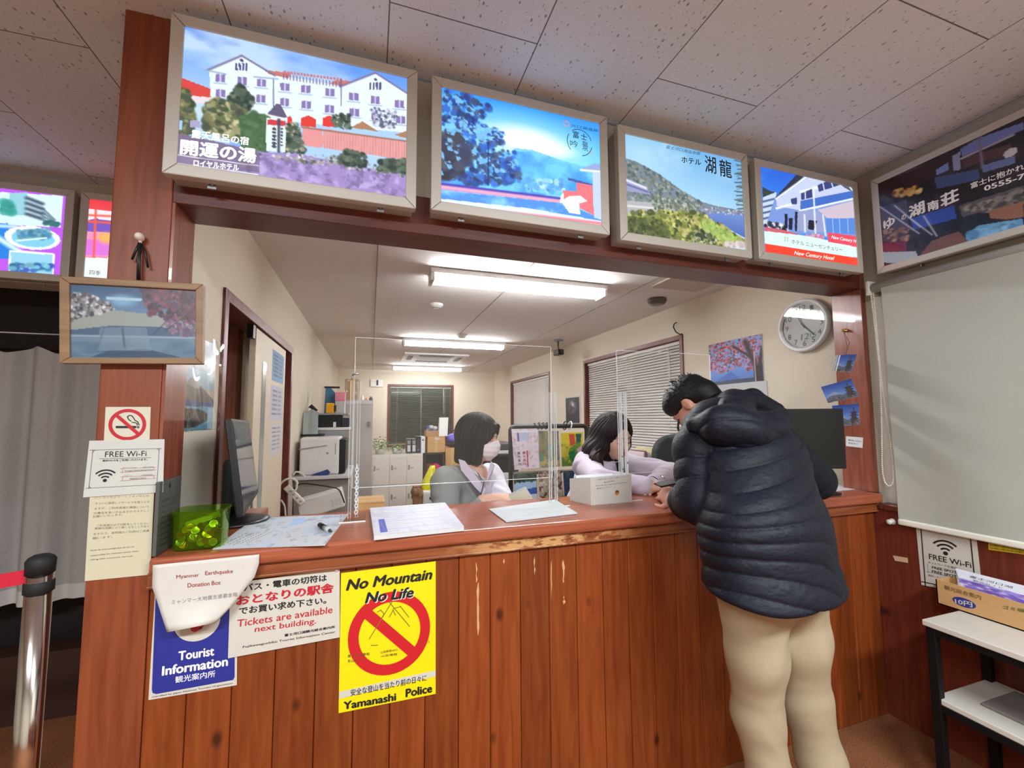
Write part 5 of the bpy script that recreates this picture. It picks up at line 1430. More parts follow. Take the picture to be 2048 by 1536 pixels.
# tilted white power unit, cables and power strip in front of the desk
YU = 2.15
qv = [(593, 1003), (682, 978), (690, 1013), (600, 1042)]
pt_ = [P(u, v, 1, YU) for u, v in qv]
t = thing('power_unit', (pt_[3][0] + 0.2, YU + 0.1, 0.0), 'tilted long white power unit below the side desk', 'appliance')
B().prism(pt_, (0, 0.16, 0), PRW).build('body', t, bevel=0.01)
lab = Sheet(*[P(u, v, 1, YU - 0.001) for u, v in ((660, 1000), (681, 994), (684, 1010), (663, 1016))], face=(0, -1, 0))
b = B()
for k in range(4):
    lab.text(b, '表示 100V 12A', (0.05, 0.15 + k * 0.23), (0.95, 0.15 + k * 0.23), 0.13, GREYINK, px=False)
b.build('rating_label', t)
B().box((min(p_[0] for p_ in pt_), YU + 0.02, 0.0), (max(p_[0] for p_ in pt_), YU + 0.15, min(p_[2] for p_ in pt_) + 0.015), M('desk_panel', (150, 142, 136), 0.5)).build('plinth', t)
s0, s1 = P(571, 974, 1, YU - 0.05), P(606, 1008, 1, YU - 0.05)
t = thing('power_strip', (s0 + s1) / 2, 'cream power strip with sockets hanging beside the door frame', 'power strip')
d = s1 - s0; d /= np.linalg.norm(d); nrm = np.array([d[2], 0, -d[0]])
B().prism([s0 - nrm * 0.022, s1 - nrm * 0.022, s1 + nrm * 0.022, s0 + nrm * 0.022], (0, 0.03, 0), M('strip_cream', (226, 218, 204), 0.4)).build('body', t, bevel=0.006)
for k in range(4):
    q = s0 + (s1 - s0) * (0.25 + 0.2 * k)
    B().box(q + [-0.008, -0.002, -0.006], q + [0.008, 0.001, 0.006], GREYPL).build('socket', t)
for (pp, r_, m, lab) in (([(561, 968), (570, 960), (584, 957), (594, 964), (592, 978), (585, 985)], 0.008, M('cable_cream', (222, 216, 204), 0.5), 'cream cable looping over the power strip'),
                         ([(588, 978), (600, 968), (620, 968), (655, 973), (676, 978), (684, 992), (689, 1006)], 0.005, BLACK, 'black cable draped over the tilted power unit'),
                         ([(586, 950), (592, 944), (602, 946), (612, 954), (622, 953)], 0.008, M('cable_cream', (222, 216, 204), 0.5), 'cream cable beside the printer on the side desk'),
                         ([(562, 1000), (569, 1012), (571, 1030), (575, 1045)], 0.006, M('cable_cream', (222, 216, 204), 0.5), 'cream cable hanging by the red door frame')):
    ps = [P(u, v, 1, YU - 0.07 if r_ != 0.008 or pp[0][0] < 570 else YP - 0.05) for u, v in pp]
    fine = []
    for i in range(len(ps) - 1):
        p0, p1, p2, p3 = ps[max(i - 1, 0)], ps[i], ps[i + 1], ps[min(i + 2, len(ps) - 1)]
        for s_ in np.linspace(0, 1, 6, endpoint=(i == len(ps) - 2)):
            fine.append(0.5 * ((2 * p1) + (-p0 + p2) * s_ + (2 * p0 - 5 * p1 + 4 * p2 - p3) * s_ ** 2 + (-p0 + 3 * p1 - 3 * p2 + p3) * s_ ** 3))
    tag(B().ring(fine, r_, m, n=8).build('cable'), lab, 'cable')
# flat cardboard box just behind the counter, on the clerks' desk
ZT = 0.74
t = thing('clerk_desk', (0.0, 0.54, 0), 'small grey stand behind the counter under the flat tan box', 'stand')
B().box((-0.25, 0.44, ZT - 0.03), (0.25, 0.64, ZT), M('desk_grey_top', (206, 200, 202), 0.4)).build('top', t, bevel=0.004)
for lx in (-0.22, 0.19):
    B().box((lx, 0.47, 0), (lx + 0.04, 0.61, ZT - 0.03), GREYPL).build('leg', t)
xa, xb, za, zb = pxs(713, 1006, 770, 1024, 0.46)
t = thing('cardboard_box', ((xa + xb) / 2, 0.54, ZT), 'flat tan cardboard box on the desk just behind the counter', 'box')
B().box((xa, 0.46, ZT), (xb, 0.62, zb), CARD).build('body', t, bevel=0.003)
B().box((xa, 0.535, zb), (xb, 0.545, zb + 0.001), M('packing_tape', (206, 174, 120), 0.25)).build('tape', t)
# copier between the masked clerk and the rack
YK = 2.9
xa, xb, za, zb = pxs(968, 893, 1040, 960, YK)
t = thing('copier', ((xa + xb) / 2, YK + 0.3, 0), 'white and black copier between the masked clerk and the leaflet rack', 'copier')
B().box((xa, YK, 0.0), (xb, YK + 0.6, zb - 0.28), PRW).build('body', t, bevel=0.01)
B().box((xa - 0.02, YK + 0.05, zb - 0.28), (xb, YK + 0.6, zb - 0.09), SOFTBLK).build('output_bay', t)
B().box((xa - 0.03, YK - 0.02, zb - 0.10), (xb, YK + 0.6, zb - 0.045), PRW).build('scanner_bed', t, bevel=0.006)
B().box((xa - 0.03, YK + 0.0, zb - 0.045), (xb, YK + 0.6, zb + 0.02), DKGREY).build('feeder_lid', t, bevel=0.012)
B().box((xa - 0.02, YK - 0.12, zb - 0.10), (xa + 0.25, YK - 0.02, zb - 0.075), SOFTBLK).build('control_panel', t, bevel=0.004)

# leaflet rack
YR = 1.36
rk = thing('leaflet_rack', (1.1, YR, 0), 'black tubular display rack with hanging leaflets between the two clerks', 'rack')
tl = P(1021, 855, 1, YR); tr = P(1173, 850, 1, YR); zt = (tl[2] + tr[2]) / 2
xl, xr = tl[0], tr[0]
path = [(xl, YR, 0.03)] + [(xl, YR, zt - 0.03)] + [(xl + 0.03 - 0.03 * math.cos(a), YR, zt - 0.03 + 0.03 * math.sin(a)) for a in np.linspace(0.2, math.pi / 2, 5)] + [(xr - 0.03 + 0.03 * math.sin(a), YR, zt - 0.03 + 0.03 * math.cos(a)) for a in np.linspace(0, math.pi / 2, 6)] + [(xr, YR, 0.03)]
B().ring(path, 0.016, M('rack_black', (48, 46, 44), 0.35), n=12).build('frame', rk)
B().box((xl - 0.02, YR - 0.2, 0), (xr + 0.02, YR + 0.2, 0.03), M('rack_black', (48, 46, 44), 0.35)).build('base', rk, bevel=0.005)
zs = P(1100, 942, 1, YR)[2]
B().box((xl, YR - 0.03, zs - 0.012), (xr, YR + 0.03, zs), M('rack_black', (48, 46, 44), 0.35)).build('shelf_ledge', rk)
def leaf(label, px4, y, pc, name='leaflet', ink=None):
    q = [P(u, v, 1, y) for u, v in px4]
    s = Sheet(*q, face=(0, -1, 0)); t = thing(name, (q[3] + q[2]) / 2, label, 'leaflet', 'leaflets hanging on the rack')
    b = B(); s.board(b, PAPER, 0.006); b.build('pages', t)
    s.picture(pc, 'cover_print', t, pic_mat('gloss_print', rough=0.25, coat=0.3))
    if ink: b = B(); ink(s, b); b.build('lettering', t)
    return t
pc = Pic(40, 60, None, 1, (236, 222, 228)); pc.clouds(np.ones_like(pc.u), (206, 178, 190), 14, 0.55, 0.1, 3, 0.8); pc.poly([(0.3, 0.08), (0.62, 0.08), (0.62, 0.3), (0.3, 0.3)], (200, 206, 230)); pc.poly([(0.18, 0.08), (0.27, 0.08), (0.27, 0.32), (0.18, 0.32)], (130, 110, 180)); pc.poly([(0.02, 0.05), (0.98, 0.05), (0.98, 0.09), (0.02, 0.09)], (240, 236, 240))
def i1(s, b):
    for k, c_ in ((0.16, INK), (0.36, REDINK)):
        for j, ch in enumerate('観光案内'): s.text(b, ch, (k, 0.60 + j * 0.09), (k + 0.11, 0.60 + j * 0.09), 0.07, c_, px=False, bold=0.02)
    s.poly(b, [(0.52, 0.55), (0.56, 0.55), (0.56, 0.95), (0.52, 0.95)], REDINK, px=False)
leaf('pale pink printed leaflet with red lettering, leftmost on the rack', [(1023, 858), (1075, 857), (1079, 935), (1029, 940)], YR - 0.05, pc, ink=i1)
pc = Pic(40, 60, None, 2, (150, 146, 104)); pc.clouds(np.ones_like(pc.u), (120, 110, 112), 6, 0.5, 0.15, 5, 0.9); pc.clouds(pc.v > 0.4, (94, 150, 130), 5, 0.5, 0.15, 7, 0.9); pc.clouds(pc.v > 0.7, (206, 190, 110), 7, 0.5, 0.1, 8, 0.9)
leaf('olive and brown nature leaflet, second on the rack', [(1077, 862), (1117, 862), (1120, 933), (1080, 936)], YR - 0.052, pc)
pc = Pic(46, 60, None, 3, (214, 196, 60)); pc.clouds(np.ones_like(pc.u), (90, 140, 60), 5, 0.5, 0.1, 15, 0.9); pc.poly([(0.35, 0.05), (0.6, 0.05), (0.65, 0.35), (0.4, 0.4)], (200, 84, 60)); pc.poly([(0.65, 0.05), (0.92, 0.05), (0.9, 0.3), (0.7, 0.32)], (60, 96, 90)); pc.poly([(0.3, 0.6), (0.6, 0.5), (0.65, 0.8), (0.45, 0.9)], (40, 130, 70)); pc.poly([(0.7, 0.5), (0.95, 0.4), (0.95, 0.7), (0.8, 0.75)], (206, 170, 180))
leaf('bright yellow and green leaflet, rightmost upper one on the rack', [(1122, 866), (1166, 864), (1166, 931), (1124, 933)], YR - 0.05, pc)
pc = Pic(44, 44, None, 4); pc.grad((70, 96, 66), (60, 80, 60), 0, 0.4); pc.poly([(0, 0.3), (1, 0.3), (1, 0.6), (0, 0.6)], (170, 196, 226)); pc.poly([(0, 0.55), (1, 0.5), (1, 0.7), (0, 0.75)], (60, 96, 170)); pc.poly([(0, 0.72), (1, 0.7), (1, 1), (0, 1)], (226, 226, 234)); pc.foliage([(0, 0), (1, 0), (1, 0.25), (0, 0.3)], [(60, 90, 50), (40, 60, 40)], 60, 0.08, 3)
leaf('green and blue lake leaflet on the lower left of the rack', [(1027, 948), (1073, 944), (1075, 1005), (1031, 1010)], YR - 0.05, pc)
pc = Pic(44, 50, None, 5, (190, 172, 146)); pc.clouds(np.ones_like(pc.u), (96, 72, 56), 8, 0.5, 0.1, 5, 0.9); pc.clouds(np.ones_like(pc.u), (232, 220, 200), 9, 0.55, 0.1, 6, 0.9)
leaf('beige patterned leaflet on the lower middle of the rack', [(1077, 944), (1122, 942), (1130, 1008), (1080, 1010)], YR - 0.05, pc)
pc = Pic(40, 44, None, 6, (52, 74, 110)); pc.clouds(np.ones_like(pc.u), (80, 110, 96), 5, 0.5, 0.2, 5, 0.9)
leaf('dark blue leaflet on the lower right of the rack', [(1126, 942), (1168, 940), (1170, 1005), (1130, 1008)], YR - 0.05, pc)
for (u, m, lab, rr_) in ((1068, BLACK, 'black ring binder clip on the rack bar, first from the left', 0.018), (1077, BLACK, 'black ring binder clip on the rack bar, second from the left', 0.022), (1085, BLACK, 'black ring binder clip on the rack bar, third from the left', 0.022), (1093, BLACK, 'black ring binder clip on the rack bar, fourth from the left', 0.022), (1101, BLACK, 'black ring binder clip on the rack bar, fifth from the left', 0.022), (1130, BLACK, 'wide black strap loop hanging on the rack bar', 0.030), (1140, WHITE, 'white strap loop hanging on the rack bar', 0.028)):
    x_ = P(u, 852, 1, YR)[0]
    tag(B().ring([(x_ + 0.006 * math.sin(a), YR + rr_ * math.cos(a), zt + 0.004 + rr_ * math.sin(a)) for a in np.linspace(0, 2 * math.pi, 18, endpoint=False)], 0.004, m, n=6, closed=True).build('ring_clip'), lab, 'ring', 'rings on the rack bar')

# desk organiser with files to the right of the long haired clerk
YF = 1.5
tb = thing('file_shelf', (2.1, YF + 0.15, 0), 'low white cabinet under the near window carrying upright files', 'cabinet')
zf = P(1290, 985, 1, YF)[2]
B().box((1.80, YF, 0), (2.44, YF + 0.4, zf), WHITE).build('body', tb, bevel=0.005)
for i, (u0, u1, vt, col, lab) in enumerate(((1268, 1275, 912, (196, 190, 180), 'grey beige file in the row under the near window, leftmost'), (1276, 1281, 926, (70, 110, 150), 'blue file in the row under the near window'), (1282, 1286, 922, (36, 44, 70), 'navy file in the row under the near window'), (1286, 1292, 905, (232, 210, 214), 'pale pink file in the row under the near window'), (1292, 1296, 902, (150, 84, 100), 'dark rose file in the row under the near window'), (1296, 1302, 905, (206, 196, 226), 'lavender file in the row under the near window'), (1303, 1308, 897, (232, 224, 160), 'pale yellow file in the row under the near window'), (1308, 1313, 899, (214, 196, 120), 'mustard file in the row under the near window, rightmost'))):
    xa, xb, za, zb = pxs(u0, vt, u1, 985, YF + 0.03)
    t = thing('document_file', ((xa + xb) / 2, YF + 0.12, zf), lab, 'file', 'files under the near window')
    m = M('file_%d_cover' % i, col, 0.5)
    B().box((xa + 0.001, YF + 0.03, zf), (xb - 0.001, YF + 0.25, zb), m).build('cover', t, bevel=0.001)
    B().box((xa + 0.003, YF + 0.034, zb - 0.0002), (xb - 0.003, YF + 0.246, zb + 0.004), PAPER).build('papers', t)
# dark office chair behind the customer
YH = 1.02
ch = thing('office_chair', (1.95, YH, 0), 'dark grey office chair between the long haired clerk and black monitor', 'chair')
CHM = M('chair_fabric', (58, 60, 58), 0.85, bump=0.3, bscale=300)
pa = P(1312, 935, 1, YH); pb = P(1345, 868, 1, YH)
x0, zt = pa[0], pb[2]; w_ = 0.48
b = B(); vs = []; n = 14
out = []
for a in np.linspace(math.pi, 0, n): out.append((x0 + w_ / 2 + w_ / 2 * math.copysign(abs(math.cos(a)) ** 0.7, math.cos(a)), YH, zt - 0.16 + 0.16 * math.sin(a) ** 0.8))
out += [(x0 + w_ - 0.02, YH, zt - 0.36), (x0 + 0.02, YH, zt - 0.36)]
b.prism(out, (0, 0.06, 0), CHM); b.build('backrest', ch, bevel=0.02, seg=3)
B().box((x0 + 0.01, YH - 0.42, 0.44), (x0 + w_ - 0.01, YH + 0.02, 0.52), CHM).build('seat', ch, bevel=0.02, seg=3)
B().box((x0 + w_ / 2 - 0.03, YH + 0.05, 0.42), (x0 + w_ / 2 + 0.03, YH + 0.08, zt - 0.2), BLACK).build('back_post', ch)
B().ring([(x0 + w_ / 2, YH - 0.2, 0.08), (x0 + w_ / 2, YH - 0.2, 0.45)], 0.03, BLACK).build('gas_lift', ch)
for k in range(5):
    g = k * 2 * math.pi / 5; e = (x0 + w_ / 2 + 0.27 * math.cos(g), YH - 0.2 + 0.27 * math.sin(g), 0.06)
    lg = B().ring([(x0 + w_ / 2, YH - 0.2, 0.10), e], [0.028, 0.018], BLACK).build('leg', ch)
    B().ell((e[0], e[1], 0.03), (0.025, 0.025, 0.03), SOFTBLK, 12, 8).build('caster', lg)
# ------------------------------------------------------------------ pictures and notices on the left pillar
def quad(px4, ax, val):
    return [P(u, v, ax, val) for u, v in px4]


def frame_bars(b, o, i, d, m):
    """Four bars between outer quad o and inner quad i, extruded by d."""
    for k in range(4):
        k2 = (k + 1) % 4
        b.prism([o[k], o[k2], i[k2], i[k]], d, m)


fo = quad([(117.6, 551.6), (406, 567.8), (404.6, 728), (117.6, 726.6)], 1, -0.032)
fi = quad([(137.7, 566), (391, 580), (390.6, 715.4), (138.6, 714.8)], 1, -0.032)
pf = thing('framed_picture', ((fo[2] + fo[3]) / 2), 'wood framed lake and blossom picture hanging on the brown pillar', 'picture')
b = B(); frame_bars(b, fo, fi, (0, 0.022, 0), wood('frame_oak', (150, 118, 84), (126, 96, 66), axis=0, rough=0.5, knots=False)); b.build('frame', pf, bevel=0.002)
s = Sheet(*[p + [0, 0.008, 0] for p in fi])
b = B(); s.board(b, M('picture_backing', (70, 60, 50), 0.8), 0.008); b.build('backing', pf)
pc = Pic(130, 76, s.H, 9); pc.cf = (0, 350, 3.572)
pc.grad((52, 84, 120), (120, 150, 180), 0.0, 0.5); pc.poly([(495, 1020), (760, 960), (1100, 1000), (1400, 1060), (1400, 1130), (495, 1120)], (150, 158, 152)); pc.poly([(495, 1110), (780, 1080), (1100, 1085), (1400, 1110), (1400, 1170), (495, 1160)], (70, 96, 124))
pc.poly([(495, 1150), (1400, 1165), (1400, 1310), (495, 1305)], (104, 130, 152)); pc.clouds(pc.inside([(495, 1150), (1400, 1165), (1400, 1310), (495, 1305)]), (60, 92, 122), 5, 0.45, 0.25, 3, 0.8, sx=0.3); pc.poly([(640, 1305), (800, 1250), (1060, 1245), (1300, 1305)], (44, 72, 100)); pc.line((500, 1148), (1400, 1165), 0.016, (150, 170, 184))
pc.poly([(720, 1090), (1050, 1090), (1090, 1260), (700, 1255)], (126, 146, 160), 0.6); pc.line((880, 1095), (895, 1230), 0.02, (70, 90, 110)); pc.line((750, 1090), (700, 1250), 0.02, (80, 100, 120), 0.6)
pc.ell((880, 900), 0.16, 0.12, (128, 180, 214), 0.9, 0.7); pc.poly([(760, 870), (1020, 880), (1020, 900), (760, 890)], (170, 200, 220))
pc.foliage([(495, 860), (620, 850), (800, 920), (830, 960), (640, 1000), (495, 1040)], [(200, 200, 204), (150, 150, 156), (96, 96, 104), (60, 60, 70), (220, 216, 220)], 260, 0.04, 3)
pc.foliage([(1010, 800), (1400, 820), (1400, 1060), (1220, 1040), (1060, 1000)], [(96, 58, 72), (130, 78, 92), (62, 42, 54), (84, 66, 84)], 320, 0.05, 4); pc.foliage([(1160, 1020), (1400, 1050), (1400, 1160), (1220, 1150)], [(120, 84, 110), (80, 76, 108), (150, 120, 140)], 130, 0.03, 5)
pc.line((1100, 1140), (1380, 860), 0.008, (50, 40, 50)); pc.line((1180, 1120), (1390, 960), 0.008, (50, 40, 50))
s.picture(pc, 'picture', pf, pic_mat('framed_print', rough=0.4), e=0.0006)
b = B(); g = [p + [0, 0.004, 0] for p in fi]; b.add(g, [(0, 3, 2, 1)], GLASS); b.build('glazing', pf)
t = thing('picture_hook', P(280, 478, 1, 0.0), 'white topped wall hook with black strings above the framed picture', 'hook')
p = P(279, 474, 1, -0.018)
B().ell(p, (0.011, 0.016, 0.012), M('hook_white', (226, 214, 204), 0.4), 14, 8).build('knob', t)
B().ring([P(281, 485, 1, 0.0), P(281, 485, 1, -0.016), P(279, 478, 1, -0.02)], 0.004, M('hook_white', (226, 214, 204), 0.4)).build('shank', t)
b = B()
for q in ([(279, 482), (276, 520), (275, 560)], [(281, 482), (279, 525), (279, 560)]): b.ring([P(u, v, 1, -0.016) for u, v in q], 0.0026, BLACK, n=6)
b.build('hanging_cord', t)
b = B()
for q in ([(279, 486), (272, 500), (264, 519)], [(282, 486), (291, 506), (296, 535)]): b.ring([P(u, v, 1, -0.014) for u, v in q], 0.003, BLACK, n=6)
b.build('cord_end', t)

C6 = lambda x, y: (90 + x / 3.84, 780 + y / 3.84)


def sign(name, label, cat, px4, ax, val, m, th=0.0015, curl=None, nu=1, nv=1, group=None, bevel=0.0):
    q = quad(px4, ax, val); s = Sheet(*q, curl=curl)
    t = thing(name, (q[2] + q[3]) / 2, label, cat, group)
    b = B(); s.board(b, m, th, nu, nv); b.build('panel', t, bevel=bevel)
    return t, s


def wifi(s, b, dot, r0, m, px=True, k=3):
    c = s.uv([dot])[0] if px else np.array(dot)
    s.disc(b, c, r0 * 0.55, m, n=18)
    for i in range(k):
        r = r0 * (1.25 + 1.05 * i)
        s.disc(b, c, r + r0 * 0.30, m, r - r0 * 0.18, n=20, a0=math.radians(42), a1=math.radians(138))


# no smoking
t, s = sign('no_smoking_sign', 'square no smoking sticker with red ring on the brown pillar', 'sign', [C6(465, 130), C6(812, 130), C6(802, 400), C6(452, 400)], 1, -0.002, M('sticker_cream', (206, 200, 180), 0.45))
b = B(); R_ = M('prohibition_red', (186, 30, 44), 0.45); c = s.uv([C6(632, 265)])[0]; D = 0.0420
s.disc(b, c, D, R_, D * 0.80)
u0, v0 = C6(528, 205); cx, cv = c
d = D * 0.86 * 0.7071; w = D * 0.10 * 0.7071
s.poly(b, [(cx + (-d - w) / s.w, cv + (-d + w) / s.h), (cx + (-d + w) / s.w, cv + (-d - w) / s.h), (cx + (d + w) / s.w, cv + (d - w) / s.h), (cx + (d - w) / s.w, cv + (d + w) / s.h)], R_, e=0.0012, px=False)
b.build('prohibition_ring', t)
b = B(); s.poly(b, [C6(542, 276), C6(700, 276), C6(700, 293), C6(542, 293)], INK)
for a in (706, 716): s.poly(b, [C6(a, 276), C6(a + 7, 276), C6(a + 7, 293), C6(a, 293)], INK)
def stroke(s, b, pts, w, m, e=0.0008):
    uv = s.uv(pts) if True else pts
    for i in range(len(uv) - 1):
        p0, p1 = uv[i], uv[i + 1]; dd = (p1 - p0) * [s.w, s.h]; n = np.array([-dd[1], dd[0]]) / (np.linalg.norm(dd) + 1e-9) * w / 2 / np.array([s.w, s.h])
        ex_ = (p1 - p0) * 0.08
        s.poly(b, [p0 - ex_ + n, p1 + ex_ + n, p1 + ex_ - n, p0 - ex_ - n], m, e, px=False)
stroke(s, b, [C6(660, 240), C6(640, 225), C6(632, 205), C6(645, 195), C6(665, 197), C6(680, 215), C6(690, 232), C6(712, 245), C6(722, 268)], 0.0022, INK)
stroke(s, b, [C6(668, 248), C6(690, 250), C6(706, 258), C6(708, 270)], 0.0022, INK)
b.build('cigarette_symbol', t)

# free wifi card
WF = M('laminated_card', (198, 198, 190), 0.4)
t, s = sign('wifi_notice', 'white FREE Wi-Fi card on the brown pillar below the no smoking sticker', 'notice', [(178.5, 881.5), (328.8, 878.4), (325.7, 984.4), (166, 994.8)], 1, -0.005, WF)
b = B()
s.text(b, 'FREE Wi-Fi', C6(465, 490), C6(782, 483), 10.5, INK); s.text(b, '無料Wi-Fiをご利用いただけます。', C6(445, 538), C6(790, 528), 4.2, INK, bold=0.01)
stroke(s, b, [C6(450, 522), C6(792, 515)], 0.0008, INK)
br = [C6(385, 458), C6(862, 447), C6(878, 462), C6(862, 708), C6(845, 724), C6(355, 750), C6(340, 735), C6(368, 475), C6(385, 458)]
stroke(s, b, br, 0.0012, GREYINK)
wifi(s, b, C6(463, 690), 0.0080, INK)
for y in (612, 676):
    stroke(s, b, [C6(600, y - 14), C6(838, y - 24), C6(838, y - 2), C6(598, y + 16), C6(600, y - 14)], 0.0006, REDINK)
s.text(b, 'ネットワーク名', C6(605, 593), C6(705, 591), 2.6, GREYINK); s.text(b, 'NETWORK', C6(755, 590), C6(835, 586), 2.6, GREYINK); s.text(b, 'パスワード', C6(605, 655), C6(675, 652), 2.6, GREYINK); s.text(b, 'PASSWORD', C6(748, 650), C6(830, 645), 2.6, GREYINK)
s.text(b, 'FREESPOT0555', C6(655, 678), C6(780, 672), 3.2, GREYINK); s.text(b, 'TOURISTINFORMATION', C6(612, 618), C6(830, 608), 3.2, GREYINK)
b.build('lettering', t)

# cream text notice
t, s = sign('paper_notice', 'cream paper notice with faded text on the pillar below the Wi-Fi card', 'notice', [C6(345, 805), C6(838, 790), C6(810, 1418), C6(305, 1468)], 1, -0.0025, CREAM, curl=lambda u, v: 0.004 * np.sin(v * 3.0) * (u - 0.5) ** 2, nu=4, nv=6)
b = B()
L_ = ['パソコンやスマートフォンなどの', 'ネットに接続してサービスを使うとき', 'ますが、ご利用者様の機器について', 'は責任を負いかねますのでよろしく', 'お願いいたします。', 'ご利用後は必ず切断をしてください', '無線は混雑により遅くなることがあり', 'ますので、長時間のご利用はご遠慮', '願います。']
ys = [(380, 826, 810), (385, 870, 858), (383, 910, 895), (378, 945, 925), (370, 972, 955), (400, 1040, 1022), (385, 1062, 1045), (376, 1105, 1078), (368, 1138, 1125)]
for k, (l_, (x_, y0_, y1_)) in enumerate(zip(L_, ys)):
    xe = 600 if k == 4 else (520 if k == 8 else 802)
    s.text(b, l_, C6(x_, y0_), C6(xe, y1_), 4.6, M('faded_ink', (128, 120, 104), 0.7), e=0.0006)
for l_, y0_, y1_, xe in (('Guest do acknowledge that we are not', 1232, 1202, 690), ('responsible for internet issues when', 1272, 1236, 720), ('using this network service.', 1303, 1274, 680)):
    s.text(b, l_, C6(350, y0_), C6(xe, y1_), 3.6, M('faded_ink2', (70, 66, 60), 0.7), e=0.0006)
b.build('lettering', t)

# grey plaque leaning along the jamb
q = [P(319, 963, 0, -0.542), P(363, 952, 0, -0.542), None, None]
ya, yb_ = q[0][1], q[1][1]; zt = (q[0][2] + q[1][2]) / 2
t = thing('grey_plaque', (-0.545, (ya + yb_) / 2, 1.0), 'dark grey plaque with text standing against the left jamb on the counter', 'plaque')
B().box((-0.5505, ya, 1.001), (-0.541, yb_, zt), M('plaque_grey', (80, 81, 78), 0.55)).build('panel', t, bevel=0.002)
s = Sheet((-0.541, ya, zt), (-0.541, yb_, zt), (-0.541, yb_, 1.0), (-0.541, ya, 1.0), face=(1, 0, 0)); b = B()
for k in range(9):
    s.text(b, '当案内所では観光のご相談を承ります', (0.12, 0.28 + k * 0.075), (0.88 - (k % 3) * 0.15, 0.28 + k * 0.075), 0.03, M('plaque_ink', (44, 44, 44), 0.6), px=False)
s.poly(b, [(0.42, 0.06), (0.47, 0.06), (0.47, 0.12), (0.42, 0.12)], BLACK, px=False)
s.text(b, 'ト', (0.62, 0.52), (0.82, 0.52), 0.09, WHITE, px=False); b.build('lettering', t)

# ------------------------------------------------------------------ notices on the counter front
C7 = lambda x, y: (270 + x / 4.519, 1080 + y / 4.519)
WP = M('poster_white', (202, 197, 184), 0.5)
t, s = sign('tourist_information_sign', 'blue Tourist Information poster with white circle on the counter front', 'poster', [C7(190, 330), C7(930, 225), (473.6, 1370.3), (296.6, 1400.4)], 1, -0.003, WP)
NAVY = M('poster_navy', (36, 46, 136), 0.45)
b = B(); s.poly(b, [C7(188, 480), C7(200, 400), C7(880, 300), C7(906, 330), C7(900, 1235), C7(885, 1262), C7(190, 1390), C7(160, 1380), C7(152, 1350)], NAVY, 0.0004); b.build('blue_field', t)
b = B(); c = s.uv([C7(560, 715)])[0]; s.disc(b, c, 0.275 * s.w, WP, e=0.0009)
s.disc(b, s.uv([C7(540, 778)])[0], 0.0105, REDINK, e=0.0013); stroke(s, b, [C7(540, 800), C7(590, 780), C7(612, 750)], 0.006, REDINK, 0.0017); b.build('question_mark_emblem', t)
b = B(); WI = M('white_ink', (236, 236, 236), 0.5)
s.text(b, 'Tourist', C7(388, 1035), C7(714, 987), 19, WI, bold=0.035, e=0.0012); s.text(b, 'Information', C7(243, 1172), C7(840, 1082), 20, WI, bold=0.035, e=0.0012); s.text(b, '観光案内所', C7(360, 1255), C7(722, 1198), 14, WI, bold=0.012, e=0.0012)
s.text(b, 'Certified by Japan National Tourism Organization', C7(155, 1418), C7(880, 1292), 4, INK, e=0.0012); b.build('lettering', t)

t, s = sign('ticket_notice', 'white notice about train tickets next door, right of the blue poster', 'notice', [C7(862, 395), C7(1850, 255), C7(1850, 880), C7(840, 1070)], 1, -0.007, WP)
b = B()
s.text(b, 'バス・電車の切符は', C7(985, 432), C7(1735, 338), 14.5, INK, bold=0.03); s.text(b, 'おとなりの駅舎', C7(915, 548), C7(1798, 428), 20, REDINK, bold=0.04); s.text(b, 'でお買い求め下さい。', C7(940, 640), C7(1730, 540), 15, INK, bold=0.03)
s.text(b, 'Tickets are available', C7(925, 752), C7(1786, 625), 14, REDINK, bold=0.01, shear=0.05); s.text(b, 'next building.', C7(1082, 812), C7(1636, 735), 15, REDINK, bold=0.01, shear=0.05)
s.text(b, '富士河口湖観光総合案内所', C7(1352, 860), C7(1808, 782), 5.5, INK, bold=0.03); s.text(b, 'Fujikawaguchiko Tourist Information Center', C7(975, 968), C7(1812, 830), 5.5, INK, bold=0.01)
b.build('lettering', t)
B().lathe([(0.006, 0), (0.006, 0.002), (0.003, 0.004)], P(*C7(1822, 268), 1, -0.008), WHITE, n=12, axis=(0, -1, 0)).build('push_pin', t)

# donation note hanging over the counter edge, its lower part curling in
L_ = [C7(160, 228), C7(157, 330), C7(155, 430), C7(195, 540), C7(235, 670), C7(290, 835)]
R_ = [C7(1124, 130), C7(1120, 215), C7(1080, 335), C7(985, 455), C7(870, 600), C7(728, 748)]
t = thing('donation_note', P(*C7(500, 835), 1, -0.05), 'curling white Myanmar Earthquake Donation Box paper hanging from the counter edge', 'note')
ny_, nx_ = 15, 16; vs = []
for j in range(ny_ + 1):
    k = j / ny_ * 5; i0 = min(int(k), 4); f_ = k - i0
    l = np.array(L_[i0]) * (1 - f_) + np.array(L_[i0 + 1]) * f_; r_ = np.array(R_[i0]) * (1 - f_) + np.array(R_[i0 + 1]) * f_
    for i in range(nx_ + 1):
        a = i / nx_; q = l * (1 - a) + r_ * a
        dep = -0.044 - 0.16 * max(0.0, j / ny_ - 0.62) ** 2 * (1 - 3.2 * (a - 0.5) ** 2)
        vs.append(P(q[0], q[1], 1, dep))
vs = np.array(vs); fs = [(j * (nx_ + 1) + i, (j + 1) * (nx_ + 1) + i, (j + 1) * (nx_ + 1) + i + 1, j * (nx_ + 1) + i + 1) for j in range(ny_) for i in range(nx_)]
b = B().add(vs, fs, M('note_paper', (206, 201, 192), 0.6), True); o = b.build('paper', t); so = o.modifiers.new('thickness', 'SOLIDIFY'); so.thickness = 0.0008
